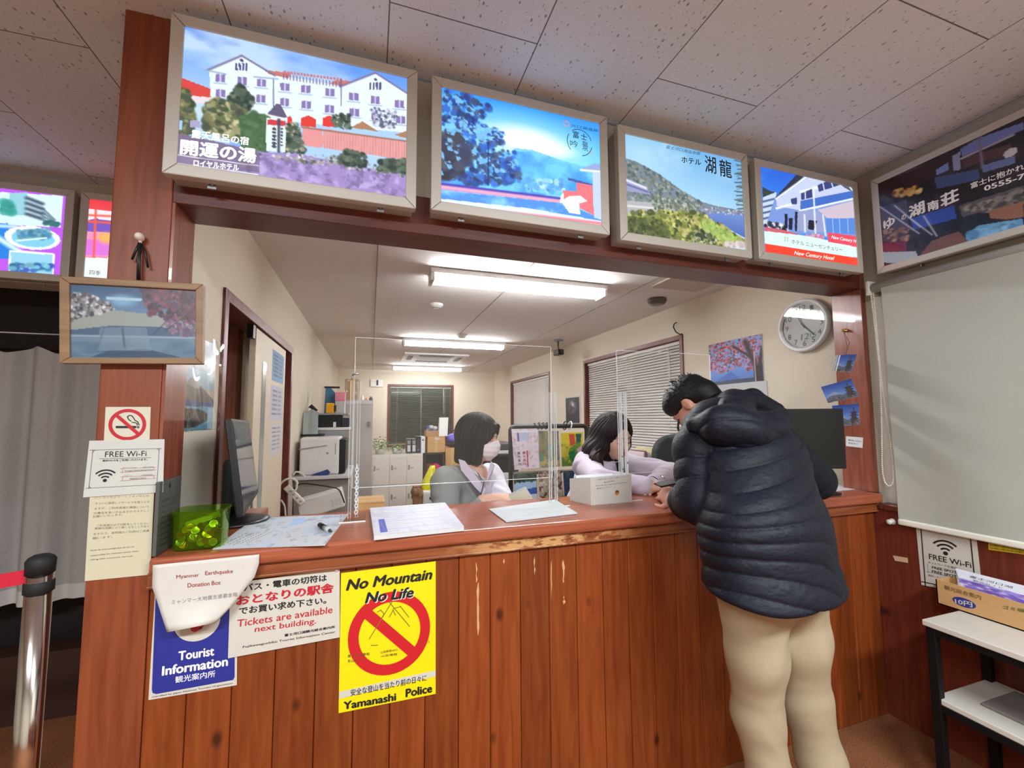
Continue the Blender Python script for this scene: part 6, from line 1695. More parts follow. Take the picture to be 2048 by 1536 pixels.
s = Sheet(*quad([C7(160, 228), C7(1124, 130), C7(1124, 660), C7(160, 835)], 1, -0.0447))
b = B(); DR = M('dark_red_ink', (150, 44, 50), 0.6)
s.text(b, 'Myanmar', C7(385, 338), C7(597, 318), 9, DR, bold=0.012, e=0); s.text(b, 'Earthquake', C7(650, 305), C7(897, 285), 10, DR, bold=0.012, e=0); s.text(b, 'Donation Box', C7(490, 410), C7(790, 382), 8.5, DR, bold=0.012, e=0); s.text(b, 'ミャンマー大地震支援募金箱', C7(340, 563), C7(935, 490), 9, GREYINK, bold=0.0, e=0)
b.build('lettering', t)

# yellow police poster
C8 = lambda x, y: (650 + x / 4.517, 1100 + y / 4.517)
YELP = M('poster_yellow', (236, 214, 10), 0.42)
t, s = sign('mountain_safety_poster', 'yellow No Mountain No Life police poster on the counter front', 'poster', [C8(145, 210), C8(1000, 102), C8(1000, 1300), C8(122, 1475)], 1, -0.004, YELP, curl=lambda u, v: 0.0007 * np.sin(v * 6) * u ** 2, nu=10, nv=10)
b = B(); c = s.uv([C8(585, 748)])[0]; D = 0.43 * s.w; R_ = M('poster_red', (196, 26, 36), 0.45)
s.disc(b, c, D, R_, D * 0.75, e=0.001)
for k in range(6):
    a0, a1 = -0.84 + k * 0.28, -0.84 + (k + 1) * 0.28
    q = []
    for (a, sg) in ((a0, -1), (a1, -1), (a1, 1), (a0, 1)):
        x_, y_ = a * D * 0.7071 * 1.0, a * D * 0.7071; n_ = sg * D * 0.125 * 0.7071
        q.append((c[0] + (x_ - n_) / s.w, c[1] + (y_ + n_) / s.h))
    s.poly(b, q, R_, 0.0011, px=False)
b.build('prohibition_ring', t)
b = B()
for q in ([(410, 780), (590, 485), (750, 675)], [(470, 560), (500, 540), (530, 575), (510, 610)], [(580, 600), (620, 525), (680, 510), (750, 600)], [(610, 540), (632, 585)], [(415, 860), (470, 858)]): stroke(s, b, [C8(*p_) for p_ in q], 0.0022, M('olive_line', (110, 110, 30), 0.6), 0.0013)
b.build('mountain_drawing', t)
b = B(); s.poly(b, [C8(130, 1278), C8(560, 1182), C8(1000, 1085), C8(1000, 1140), C8(560, 1242), C8(128, 1342)], WP, 0.0012); b.build('white_band', t)
b = B(); SH = M('text_outline', (236, 228, 200), 0.5)
s.text(b, 'No Mountain', C8(188, 318), C8(970, 215), 22, INK, bold=0.04, shear=0.25, e=0.0016)
s.text(b, 'No Life', C8(365, 438), C8(806, 382), 22, SH, bold=0.05, shear=0.25, e=0.0013); s.text(b, 'No Life', C8(358, 432), C8(800, 376), 22, INK, bold=0.04, shear=0.25, e=0.0018)
s.text(b, '安全な登山を当たり前の日々に', C8(230, 1288), C8(915, 1150), 13.5, INK, bold=0.012, e=0.0018); s.text(b, 'Yamanashi', C8(165, 1405), C8(640, 1322), 16, INK, bold=0.04, e=0.0018); s.text(b, 'Police', C8(725, 1292), C8(968, 1245), 17, INK, bold=0.04, e=0.0018)
DO = M('olive_ink', (96, 84, 40), 0.6)
s.text(b, '山梨県警HPの', C8(500, 922), C8(652, 898), 5, DO, e=0.0018); s.text(b, '山岳情報', C8(505, 955), C8(650, 938), 5, DO, e=0.0018); s.text(b, '富士登山情報', C8(205, 955), C8(400, 935), 6, DO, e=0.0018); s.text(b, '登山届はこちら', C8(205, 1000), C8(360, 985), 6, DO, e=0.0018); s.text(b, 'コンパス', C8(850, 845), C8(945, 825), 5.5, DO, e=0.0018)
b.build('lettering', t)

# ------------------------------------------------------------------ things on the counter
ZC1 = 1.0005


def flat(name, label, cat, px4, m, th=0.0012, z=None, curl=None, nu=6, nv=6):
    z = z or ZC1 + th
    q = [P(u, v, 2, z) for u, v in px4]; s = Sheet(*q, face=(0, 0, 1), curl=curl)
    t = thing(name, (q[0] + q[2]) / 2, label, cat)
    b = B(); s.board(b, m, th, nu, nv); b.build('sheet' if th < 0.004 else 'pages', t)
    return t, s

t, s = flat('map_sheet', 'large printed map sheet lying on the counter under the pen', 'map', [(515, 1036), (697, 1028), (650, 1090), (425, 1098)], PAPER, curl=lambda u, v: 0.010 * np.clip(0.16 - u, 0, 1) * 4 * (1 - v) + 0.0008 * np.sin(5 * u) * np.sin(4 * v) ** 2)
pc = Pic(100, 80, None, 4, (204, 207, 212)); pc.clouds(np.ones_like(pc.u), (196, 206, 220), 5, 0.5, 0.12, 4, 0.8); pc.clouds(np.ones_like(pc.u), (150, 160, 176), 11, 0.6, 0.06, 6, 0.6); pc.poly([(0.42, 0.12), (0.52, 0.05), (0.6, 0.3), (0.45, 0.4)], (170, 196, 232)); pc.poly([(0.72, 0.05), (0.95, 0.02), (0.96, 0.12), (0.72, 0.16)], (120, 150, 190), 0.5)
for k in range(5): pc.line((0.04 + k * 0.05, 0.95 - k * 0.02), (0.12 + k * 0.06, 0.55), 0.006, (90, 96, 106))
r = np.random.default_rng(2)
for k in range(24): a = r.random(2); pc.line(a, a + (r.random(2) - 0.5) * 0.3, 0.006, (140, 156, 180), 0.7)
s.picture(pc, 'map_print', t, pic_mat('matte_print'), e=0.0003)
a, c_ = P(640, 1050, 2, 1.012), P(663, 1063, 2, 1.012)
t = thing('marker_pen', (a + c_) / 2, 'short clear pen with black cap lying on the map sheet', 'pen')
d = c_ - a
B().ring([a, a + d * 0.38], 0.009, BLACK, n=10).build('cap', t); B().ring([a + d * 0.38, a + d * 0.85], 0.0075, M('pen_clear', (190, 194, 196), 0.2), n=10).build('barrel', t); B().ring([a + d * 0.85, c_], [0.006, 0.003], DKGREY, n=10).build('tip', t)
t, s = flat('leaflet_pad', 'thick pad of printed leaflets with blue block on the counter centre', 'pad', [(740, 1016), (890, 1005), (928, 1053), (748, 1071)], PAPER, th=0.014, z=1.015, nu=2, nv=2)
pc = Pic(80, 70, None, 5, (206, 206, 216))
for k in range(14):
    y = 0.08 + k * 0.065; pc.line((0.08, y), (0.92, y - 0.01), 0.006 if k % 4 else 0.014, (160, 166, 196), 0.8)
pc.clouds(np.ones_like(pc.u), (186, 188, 206), 10, 0.55, 0.08, 4, 0.7)
s.picture(pc, 'top_print', t, pic_mat('matte_print'))
b = B(); BL = M('blue_ink', (60, 74, 176), 0.6); s.poly(b, [(757, 1040), (769, 1039), (776, 1064), (761, 1066)], BL, 0.0007); s.text(b, '観光案内', (762, 1046), (770, 1061), 5, WP, e=0.0011); b.build('title_block', t)
t, s = flat('form_sheet', 'single white form lying in a clear sleeve, right of the leaflet pad', 'paper', [(978, 1018), (1110, 999), (1155, 1026), (1012, 1043)], PAPER, th=0.003, z=1.0045)
pc = Pic(70, 60, None, 6, (200, 205, 206))
for k in range(9):
    pc.line((0.08, 0.16 + k * 0.08), (0.6 + 0.3 * ((k * 7) % 3) / 3, 0.15 + k * 0.08), 0.008, (166, 176, 186), 0.9)
pc.clouds(np.ones_like(pc.u), (184, 194, 194), 4, 0.5, 0.2, 4, 0.6)
s.picture(pc, 'form_print', t, pic_mat('matte_print'))
t, s = flat('loose_paper', "white paper lying on the counter under the customer's right sleeve", 'paper', [(1672, 968), (1714, 978), (1650, 984), (1600, 978)], PAPER, th=0.0012)

# white carton of leaflets
e0, e1, e2 = P(1140, 1001, 2, 1.0), P(1182, 1011, 2, 1.0), P(1264, 1004, 2, 1.0)
t = thing('leaflet_carton', (e0 + e2) / 2, 'white open carton full of papers on the counter before the long haired clerk', 'carton')
e3 = e0 + (e2 - e1); hf = P(1182, 955, 1, e1[1])[2] - 1.0; hb = P(1140, 957, 1, e0[1])[2] - 1.0
CW2 = M('carton_white', (206, 203, 194), 0.6)
up = np.array([0, 0, 1.0]); b = B()
def wall(p0, p1, h0, h1, inn):
    b.prism([p0 + up * 0.001, p1 + up * 0.001, p1 + up * h1, p0 + up * h0], inn * 0.003, CW2)
cen = (e0 + e2) / 2
inn = lambda p0, p1: (lambda n: n * np.sign(np.dot(n, cen - p0)))(np.cross(p1 - p0, up) / np.linalg.norm(np.cross(p1 - p0, up)))
wall(e1, e2, hf, hf + 0.005, inn(e1, e2)); wall(e0, e1, hb, hf, inn(e0, e1)); wall(e0, e3, hb, hb, inn(e0, e3)); wall(e2, e3, hf, hb, inn(e2, e3)); b.prism([e0, e1, e2, e3], (0, 0, 0.002), CW2)
b.build('walls', t)
s = Sheet(e1 + up * hf, e2 + up * (hf + 0.005), e2, e1); b = B()
for (y, x0_, x1_, tx) in ((0.10, 0.15, 0.92, 'ご自由にお持ちください　観光パンフレット'), (0.22, 0.32, 0.58, '富士河口湖町'), (0.32, 0.12, 0.9, 'Please take one. Fujikawaguchiko guide map'), (0.42, 0.14, 0.52, '募金もこちらへ')): s.text(b, tx, (x0_, y), (x1_, y - 0.03), 0.045, GREYINK, px=False)
b.build('lettering', t)
b = B(); c = (0.63, 0.62); s.disc(b, c, 0.011, M('orange_print', (196, 130, 70), 0.6), e=0.0009); s.disc(b, (0.615, 0.585), 0.0045, M('brown_print', (110, 76, 50), 0.6), e=0.0013); s.disc(b, (0.65, 0.585), 0.0045, M('brown_print', (110, 76, 50), 0.6), e=0.0013); b.build('emblem', t)
for k in range(7):
    f_ = 0.1 + 0.11 * k; p0 = e1 + (e0 - e1) * f_ + (e2 - e1) * 0.04 + up * 0.004; p1 = e2 + (e3 - e2) * f_ - (e2 - e1) * 0.04 + up * 0.004
    hh = hb + 0.012 - 0.003 * (k % 3)
    tag(B().prism([p0, p1, p1 + up * hh, p0 + up * hh], inn(e1, e2) * 0.004, M('sheet_tint_%d' % (k % 2), (226, 228, 238) if k % 2 else (238, 238, 236), 0.7)).build('leaflet'), 'white leaflet filed upright in the white carton on the counter', 'leaflet', 'leaflets in the white carton')

# green donation box
t = thing('donation_box', (-0.46, 0.055, 1.0), 'translucent green donation box full of coins at the left end of the counter', 'donation box')
m, nt, bs = new_mat('green_clear_plastic'); MATS['green_clear_plastic'] = m
tr = nd(nt, 'ShaderNodeBsdfTransparent'); tr.inputs[0].default_value = (0.44, 0.62, 0.08, 1); gl = nd(nt, 'ShaderNodeBsdfGlossy'); gl.inputs['Roughness'].default_value = 0.08; gl.inputs[0].default_value = (0.7, 0.9, 0.4, 1)
df = nd(nt, 'ShaderNodeBsdfDiffuse'); df.inputs[0].default_value = (0.22, 0.38, 0.02, 1)
m1 = nd(nt, 'ShaderNodeMixShader'); m1.inputs[0].default_value = 0.13; nt.links.new(tr.outputs[0], m1.inputs[1]); nt.links.new(df.outputs[0], m1.inputs[2])
fr0 = nd(nt, 'ShaderNodeLayerWeight'); fr0.inputs[0].default_value = 0.5; fr = nd(nt, 'ShaderNodeMath', operation='POWER', i_1=4.0); nt.links.new(fr0.outputs['Facing'], fr.inputs[0]); m2 = nd(nt, 'ShaderNodeMixShader'); nt.links.new(fr.outputs[0], m2.inputs[0]); nt.links.new(m1.outputs[0], m2.inputs[1]); nt.links.new(gl.outputs[0], m2.inputs[2]); nt.links.new(m2.outputs[0], nt.nodes['Material Output'].inputs[0])
GC = m
def rrect(cx, cy, hx, hy, r, n=5):
    out = []
    for (sx, sy, a0) in ((1, 1, 0), (-1, 1, 90), (-1, -1, 180), (1, -1, 270)):
        for k in range(n + 1):
            a = math.radians(a0 + 90 * k / n); out.append((cx + sx * (hx - r) + r * math.cos(a), cy + sy * (hy - r) + r * math.sin(a)))
    return out
hz = P(366, 1016, 1, 0.10)[2] - 1.0
cx, cy, hx, hy = -0.462, 0.055, 0.062, 0.048
b = B(); rings = []
for (g, z) in ((0.92, 0.0), (0.95, 0.006), (1.0, hz * 0.95), (1.03, hz * 0.97), (1.03, hz)): rings.append([(x_, y_, 1.001 + z) for x_, y_ in rrect(cx, cy, hx * g, hy * g, 0.018)])
n = len(rings[0]); vs = [p_ for rg in rings for p_ in rg]
b.add(vs, [(i * n + j, i * n + (j + 1) % n, (i + 1) * n + (j + 1) % n, (i + 1) * n + j) for i in range(4) for j in range(n)] + [tuple(range(n))[::-1]], GC, True); b.build('tub', t)
b = B(); b.prism([(x_, y_, 1.001 + hz) for x_, y_ in rrect(cx, cy, hx * 1.05, hy * 1.05, 0.02)], (0, 0, 0.004), GC); b.build('lid', t)
r = random.Random(5); c0 = None
COINM = [M('coin_silver', (206, 206, 196), 0.3, metal=0.85), M('coin_brass', (206, 176, 90), 0.3, metal=0.85), M('coin_copper', (176, 110, 70), 0.35, metal=0.85)]
protos = []
for k in range(3):
    me_b = B().lathe([(0.0105, 0), (0.0112, 0.0004), (0.0112, 0.0014), (0.0105, 0.0018), (0.009, 0.0015)], (0, 0, 0), COINM[k], n=18); protos.append(me_b.build('coin', loc=(0, 0, 0)))
for k in range(46):
    o = protos[k] if k < 3 else protos[k % 3].copy()
    if k >= 3: COL.objects.link(o)
    lev = (k // 10) * 0.012
    front = k % 2 == 0
    o.location = (cx + r.uniform(-0.042, 0.042), (cy - 0.034) if front else cy + r.uniform(-0.03, 0.03), 1.012 + lev + r.uniform(0, 0.01))
    o.rotation_euler = (r.uniform(0.9, 1.8) if front else r.uniform(-0.4, 0.4), r.uniform(-0.4, 0.4), r.uniform(-0.5, 0.5))
    tag(o, 'coin inside the translucent green donation box', 'coin', 'coins in the donation box')
for k in range(3):
    q = [(cx - 0.04 + k * 0.02, cy - 0.02 + 0.02 * k, 1.055 + 0.008 * k), (cx + 0.03 + k * 0.006, cy - 0.025 + 0.02 * k, 1.078), (cx + 0.035, cy - 0.02 + 0.02 * k, 1.094), (cx - 0.035 + k * 0.02, cy - 0.015 + 0.02 * k, 1.074 + 0.006 * k)]
    tag(B().prism(q, (0, 0.001, 0), M('banknote', (196, 200, 170), 0.7)).build('banknote'), 'folded banknote on the coins inside the green donation box', 'banknote', 'banknotes in the donation box')

# clear screens on the counter
YS = 0.285
def screen(label, x0, x1, z0, z1):
    t = thing('acrylic_screen', ((x0 + x1) / 2, YS, z0), label, 'screen')
    B().box((x0, YS - 0.0015, z0), (x1, YS + 0.0015, z1), ACR).build('pane', t)
    e = 0.0016
    b = B().box((x0, YS - 0.002, z1 - e), (x1, YS + 0.002, z1), ACRE).box((x0, YS - 0.002, z0), (x1, YS + 0.002, z0 + e), ACRE).box((x0, YS - 0.002, z0), (x0 + e, YS + 0.002, z1), ACRE).box((x1 - e, YS - 0.002, z0), (x1, YS + 0.002, z1), ACRE)
    b.build('polished_edge', t)
    return t
sx0, sx1 = P(708, 800, 1, YS)[0], P(1103, 800, 1, YS)[0]
z1 = (P(708, 674, 1, YS)[2] + P(1103, 694, 1, YS)[2]) / 2; z0 = P(900, 966, 1, YS)[2]
screen('clear acrylic counter screen standing in front of the masked clerk', sx0, sx1, z0, z1)
sx2 = P(1242, 800, 1, YS)[0]
screen('clear acrylic counter screen at right, ending beside the black monitor', sx2 - 0.02, sx2 + 0.52, z0, z1)
def stand(label, x, ztop):
    t = thing('screen_stand', (x, YS, 1.0), label, 'stand', 'acrylic stands of the counter screens')
    for k in (-1, 1):
        b = B().box((x + k * 0.013 - 0.005, YS - 0.012, 1.003), (x + k * 0.013 + 0.005, YS - 0.003, ztop), ACR)
        for sx_ in (-0.005, 0.0042): b.box((x + k * 0.013 + sx_, YS - 0.0125, 1.003), (x + k * 0.013 + sx_ + 0.0008, YS - 0.0025, ztop), ACRE)
        b.build('post', t)
    for k in range(7):
        z_ = 1.02 + k * 0.028
        B().lathe([(0.004, 0), (0.004, 0.002)], (x - 0.013 + 0.026 * (k % 2), YS - 0.013, z_), GREYPL, n=10, axis=(0, -1, 0)).build('screw', t)
    B().box((x - 0.045, YS - 0.075, 1.0), (x + 0.045, YS + 0.075, 1.004), ACR).build('foot', t)
    B().box((x - 0.045, YS - 0.076, 1.0), (x + 0.045, YS - 0.0745, 1.004), ACRE).build('foot_edge', t)
stand('clear acrylic screen stand at the left edge of the screen, by the map', P(709, 900, 1, YS)[0], P(709, 762, 1, YS)[2])
stand('clear acrylic screen stand in front of the leaflet rack', P(1104, 900, 1, YS)[0], P(1104, 785, 1, YS)[2])
stand("clear acrylic screen stand before the long haired clerk's face", P(1246, 900, 1, YS)[0], P(1246, 785, 1, YS)[2])
tw = P(703, 775, 1, YS - 0.03)
t = thing('clear_hook', tw, 'clear plastic hook with chain hanging on the left screen stand', 'hook')
B().ring([tw + np.array([0.022 * math.cos(a), 0, 0.03 * math.sin(a)]) for a in np.linspace(0, 2 * math.pi, 22, endpoint=False)], 0.0035, ACR, n=8, closed=True).build('loop', t)
B().ring([tw + [0, 0, 0.03], tw + [0.004, 0.01, 0.05], tw + [0.02, 0.028, 0.055]], 0.003, STEEL, n=6).build('wire', t)
b = B()
for k in range(16):
    z_ = 1.19 - k * 0.011; b.ring([np.array([P(714, 930, 1, YS - 0.02)[0] + 0.005 * math.cos(a) * (1 if k % 2 else 0.3), YS - 0.022 + 0.005 * math.cos(a) * (0.3 if k % 2 else 1), z_ + 0.008 * math.sin(a)]) for a in np.linspace(0, 2 * math.pi, 10, endpoint=False)], 0.0015, ACRE, n=5, closed=True)
b.build('chain', t)

# monitor at the left end, seen from its side
t = thing('side_monitor', (-0.45, 0.45, 1.0), 'black monitor seen edge on at the left, screen turned to the office', 'monitor')
n0, n1 = P(463, 837, 1, 0.20), P(487, 1034, 1, 0.20)
f0, f1 = P(498, 841, 1, 0.72), P(517, 985, 1, 0.72)
b = B(); nr = np.cross(n1 - n0, f0 - n0); nr /= np.linalg.norm(nr); nr = nr if nr[0] < 0 else -nr
b.prism([n0, f0, f1, n1], nr * 0.022, BLACK); b.build('case', t, bevel=0.004)
sh = Sheet(n0 - nr * 0.0005, f0 - nr * 0.0005, f1 - nr * 0.0005, n1 - nr * 0.0005, face=-nr)
b = B(); g = sh.map([(0.03, 0.04), (0.97, 0.04), (0.97, 0.93), (0.03, 0.93)], 0.0006); b.add(g, [(0, 3, 2, 1)], M('screen_glass', (120, 122, 126), 0.08, spec=0.9, metal=0.5)); b.build('screen', t)
b = B(); c = sh.map([(0.5, 0.72)])[0] + nr * 0.02; b.box(c + [-0.05, -0.09, -0.09], c + [0.0, 0.09, 0.09], SOFTBLK); b.build('rear_housing', t, bevel=0.02)
b = B(); b.ring([c + [-0.03, 0, 0], c + [-0.045, 0, -0.08], (c[0] - 0.02, c[1], 1.012)], 0.02, BLACK); b.build('stand_neck', t)
b = B(); b.lathe([(0.11, 0), (0.115, 0.006), (0.09, 0.012), (0.03, 0.02)], (c[0] + 0.0, c[1] - 0.10, 1.001), BLACK, n=28); b.build('base', t)

# black monitor behind the customer on the right
t = thing('counter_monitor', (2.0, 0.2, 1.0), 'black switched off monitor behind the customer at the right jamb', 'monitor')
r0 = P(1690, 817, 1, -0.03); r1 = P(1691, 938, 1, -0.03); xr_ = (r0[0] + r1[0]) / 2
l0 = np.array([xr_ - 0.45, 0.15, 0]); A0 = np.array([xr_, -0.03, 0])
zt, zb = r0[2], r1[2]
q = [l0 + [0, 0, zt], A0 + [0, 0, zt], A0 + [0, 0, zb], l0 + [0, 0, zb]]
b = B(); b.slab(q, 0.035, BLACK); b.build('case', t, bevel=0.005)
s = Sheet(*q); b = B(); g = s.map([(0.025, 0.035), (0.975, 0.035), (0.975, 0.93), (0.025, 0.93)], 0.0006); b.add(g, [(0, 3, 2, 1)], M('dark_screen', (9, 9, 10), 0.3)); b.build('screen', t)
mid = (l0 + A0) / 2; k = np.array([0.08, 0.27, 0])
B().box(A0 + np.array([-0.16, 0.06, 1.004]), A0 + np.array([-0.06, 0.10, zb + 0.08]), SOFTBLK).build('stand_neck', t)
B().box(A0 + np.array([-0.24, 0.03, 1.0005]), A0 + np.array([0.0, 0.22, 1.012]), SOFTBLK).build('base', t, bevel=0.004)

# hook, string of postcards and a note on the right jamb
t = thing('jamb_hook', P(1692, 660, 0, 2.30), 'small brass hook with string above the postcards on the right jamb', 'hook')
p = P(1692, 661, 0, 2.30)
B().lathe([(0.009, 0), (0.009, 0.004), (0.003, 0.006), (0.003, 0.022)], p, BRASS, n=14, axis=(-1, 0, 0)).build('base', t); B().ell(p + [-0.024, 0, 0], 0.007, BRASS, 12, 8).build('knob', t)
b = B(); a = P(1664, 712, 1, 0.003); c_ = P(1706, 707, 1, 0.003)
b.ring([p + [-0.02, 0, 0], (p + c_) / 2 + [0.0, 0, -0.005], P(1690, 712, 1, 0.003)], 0.0012, M('twine', (110, 76, 50), 0.8), n=5); b.ring([p + [-0.02, 0, 0], P(1694, 690, 1, 0.006), P(1688, 870, 1, 0.007)], 0.0012, M('twine', (110, 76, 50), 0.8), n=5); b.build('string', t)
C9 = lambda x, y: (1380 + x / 3.84, 560 + y / 3.84)
for k, (px4, lab, cu) in enumerate((([C9(1090, 580), C9(1280, 570), C9(1240, 706), C9(1062, 700)], 'curled postcard of a pagoda and mountain, topmost on the right jamb', lambda u, v: 0.02 * np.clip(0.35 - u, 0, 1) ** 2 * 8),
                                ([C9(1005, 822), C9(1240, 756), C9(1295, 893), C9(1060, 946)], 'tilted postcard of a pagoda under blue sky, middle of the right jamb', None),
                                ([C9(1090, 965), C9(1298, 950), C9(1302, 1112), C9(1100, 1125)], 'postcard of a pagoda half hidden by the black monitor, lowest on the jamb', None))):
    q = quad(px4, 1, 0.001 + 0.002 * k); s = Sheet(*q, curl=cu)
    t = thing('postcard', (q[2] + q[3]) / 2, lab, 'postcard', 'postcards on the right jamb')
    b = B(); s.board(b, PAPER, 0.0008, 8, 2); b.build('card', t)
    pc = Pic(48, 34, None, 3 + k); pc.grad((40, 66, 140), (110, 140, 200), 0, 0.7); pc.poly([(0, 0.75), (0.3, 0.55), (0.5, 0.7), (1, 0.72), (1, 1), (0, 1)], (90, 96, 110)); pc.poly([(0.05, 0.62), (0.32, 0.45), (0.55, 0.66)], (140, 150, 176), 0.8)
    for j in range(4): pc.poly([(0.62 - 0.0 * j, 0.42 + j * 0.14), (0.72, 0.34 + j * 0.14), (0.88, 0.34 + j * 0.14), (0.97, 0.42 + j * 0.14)], (44, 40, 52))
    pc.poly([(0.7, 0.4), (0.88, 0.4), (0.88, 0.95), (0.7, 0.95)], (70, 60, 66)); pc.line((0.79, 0.15), (0.79, 0.4), 0.03, (40, 36, 46)); pc.foliage([(0, 0.82), (0.9, 0.85), (0.9, 1), (0, 1)], [(60, 66, 60), (150, 110, 120), (90, 90, 84)], 40, 0.07, k)
    s.picture(pc, 'photo', t, pic_mat('gloss_print'))
t, s = sign('small_note', 'small white handwritten note on the right jamb below the postcards', 'note', [C9(1200, 1200), C9(1330, 1210), C9(1325, 1290), C9(1200, 1275)], 1, -0.004, PAPER)
b = B(); s.text(b, '電話 0555', (0.1, 0.35), (0.9, 0.4), 0.16, GREYINK, px=False); s.text(b, '担当まで', (0.1, 0.65), (0.7, 0.68), 0.16, GREYINK, px=False); b.build('handwriting', t)

# ------------------------------------------------------------------ right wall: roller blind, notices, table
XB = 2.268
t = thing('roller_blind', (XB, -0.6, 0.9), 'large cream roller blind with bead chain on the right wall', 'blind')
za = 0.5 * (P(1797, 1041, 0, XB)[2] + 0.905); zt = P(1745, 575, 0, XB)[2]
yl = P(1797, 1041, 0, XB)[1]
FAB = M('blind_fabric', (168, 167, 157), 0.8, var=0.03, scale=120, bump=0.15, bscale=500)
b = B(); nx_ = 30; vs = []
for j in range(13):
    for i in range(nx_ + 1):
        y = yl - (1.25) * i / nx_; z = za + (zt - za) * j / 12
        vs.append((XB + 0.004 * math.sin(i * 0.7) * (1 - j / 12) + 0.004 * math.sin(j * 0.8), y, z))
b.add(vs, [(j * (nx_ + 1) + i, j * (nx_ + 1) + i + 1, (j + 1) * (nx_ + 1) + i + 1, (j + 1) * (nx_ + 1) + i) for j in range(12) for i in range(nx_)], FAB, True); b.build('fabric', t)
b = B().ring([(XB + 0.02, yl + 0.05, zt), (XB + 0.02, yl - 1.28, zt)], 0.024, FAB, n=18); b.build('roller_tube', t)
b = B().box((XB - 0.01, yl - 1.25, za - 0.022), (XB + 0.01, yl, za + 0.004), M('blind_bar', (226, 222, 206), 0.5)); b.build('bottom_bar', t, bevel=0.007, seg=3)
b = B().box((XB - 0.01, yl + 0.045, zt - 0.035), (2.334, yl + 0.06, zt + 0.035), OFFW); b.build('bracket', t, bevel=0.004)
def spl(ps, n):
    fine = []
    for i in range(len(ps) - 1):
        p0, p1, p2, p3 = ps[max(i - 1, 0)], ps[i], ps[i + 1], ps[min(i + 2, len(ps) - 1)]
        for s_ in np.linspace(0, 1, n, endpoint=(i == len(ps) - 2)):
            fine.append(0.5 * ((2 * p1) + (-p0 + p2) * s_ + (2 * p0 - 5 * p1 + 4 * p2 - p3) * s_ ** 2 + (-p0 + 3 * p1 - 3 * p2 + p3) * s_ ** 3))
    return fine
C10 = lambda x, y: (1600 + x / 2.844, 560 + y / 2.844)
cp = [P(*C10(x_, y_), 0, XB + 0.012) for x_, y_ in ((400, 50), (430, 300), (455, 560), (465, 850), (468, 1060), (480, 1140), (505, 1172), (528, 1150), (530, 1060), (512, 900), (490, 760), (462, 560), (440, 320), (415, 50))]
fine = np.array(spl(cp, 14)); b = B().ring(fine, 0.0011, WHITE, n=5)
dist = np.r_[0, np.cumsum(np.linalg.norm(np.diff(fine, axis=0), axis=1))]
for d_ in np.arange(0, dist[-1], 0.0095):
    q = np.array([np.interp(d_, dist, fine[:, k]) for k in range(3)]); b.ell(q, 0.0034, M('bead_white', (222, 214, 190), 0.35), 8, 6)
o = b.build('bead_chain', t); o['kind'] = 'stuff'

C11 = lambda x, y: (1720 + x / 2.866, 1000 + y / 2.866)
t, s = sign('wifi_notice', 'white FREE Wi-Fi poster on the red wainscot behind the cardboard tray', 'poster', [C11(318, 125), C11(662, 172), C11(705, 560), C11(352, 486)], 0, 2.287, WP)
b = B(); stroke(s, b, [C11(350, 150), C11(632, 196), C11(668, 535), C11(375, 472), C11(350, 150)], 0.004, INK)
s.text(b, 'FREE Wi-Fi', C11(398, 322), C11(640, 374), 11, INK, bold=0.01)
wifi(s, b, C11(494, 306), 0.0150, INK)
s.text(b, 'ネットワークを選択', C11(392, 356), C11(560, 392), 4, INK); s.text(b, 'FREE SPOT', C11(415, 385), C11(560, 416), 5, INK, bold=0.02); s.text(b, 'FREE SPOT', C11(415, 408), C11(560, 440), 5, INK, bold=0.02); stroke(s, b, [C11(390, 368), C11(394, 412), C11(520, 440)], 0.0012, GREYINK); s.text(b, '接続してください', C11(392, 430), C11(520, 460), 4, INK)
b.build('lettering', t)
t, s = sign('yellow_strip_notice', 'yellow notice strip peeking out under the roller blind', 'notice', [C11(732, 150), C11(1100, 215), C11(1100, 335), C11(736, 285)], 0, 2.287, M('strip_yellow', (206, 176, 40), 0.5))
b = B()
for k in range(4): s.text(b, 'お問い合わせは観光案内所まで', (0.03, 0.55 + k * 0.12), (0.97, 0.55 + k * 0.12), 0.08, M('strip_ink', (70, 74, 30), 0.6), px=False)
b.build('lettering', t)
tag(sign('wall_label', 'small blank beige sticker on the red wainscot near the corner', 'sticker', [C11(188, 318), C11(272, 332), C11(274, 361), C11(200, 348)], 0, 2.287, M('label_beige', (206, 170, 140), 0.5))[0])
p = P(1786, 1043, 0, 2.29)
tag(B().lathe([(0.014, 0), (0.014, 0.01), (0.009, 0.016), (0.012, 0.03), (0.004, 0.034)], p, OFFW, n=14, axis=(-1, 0, 0)).build('chain_cleat'), 'small white knob on the wainscot under the blind corner', 'knob')

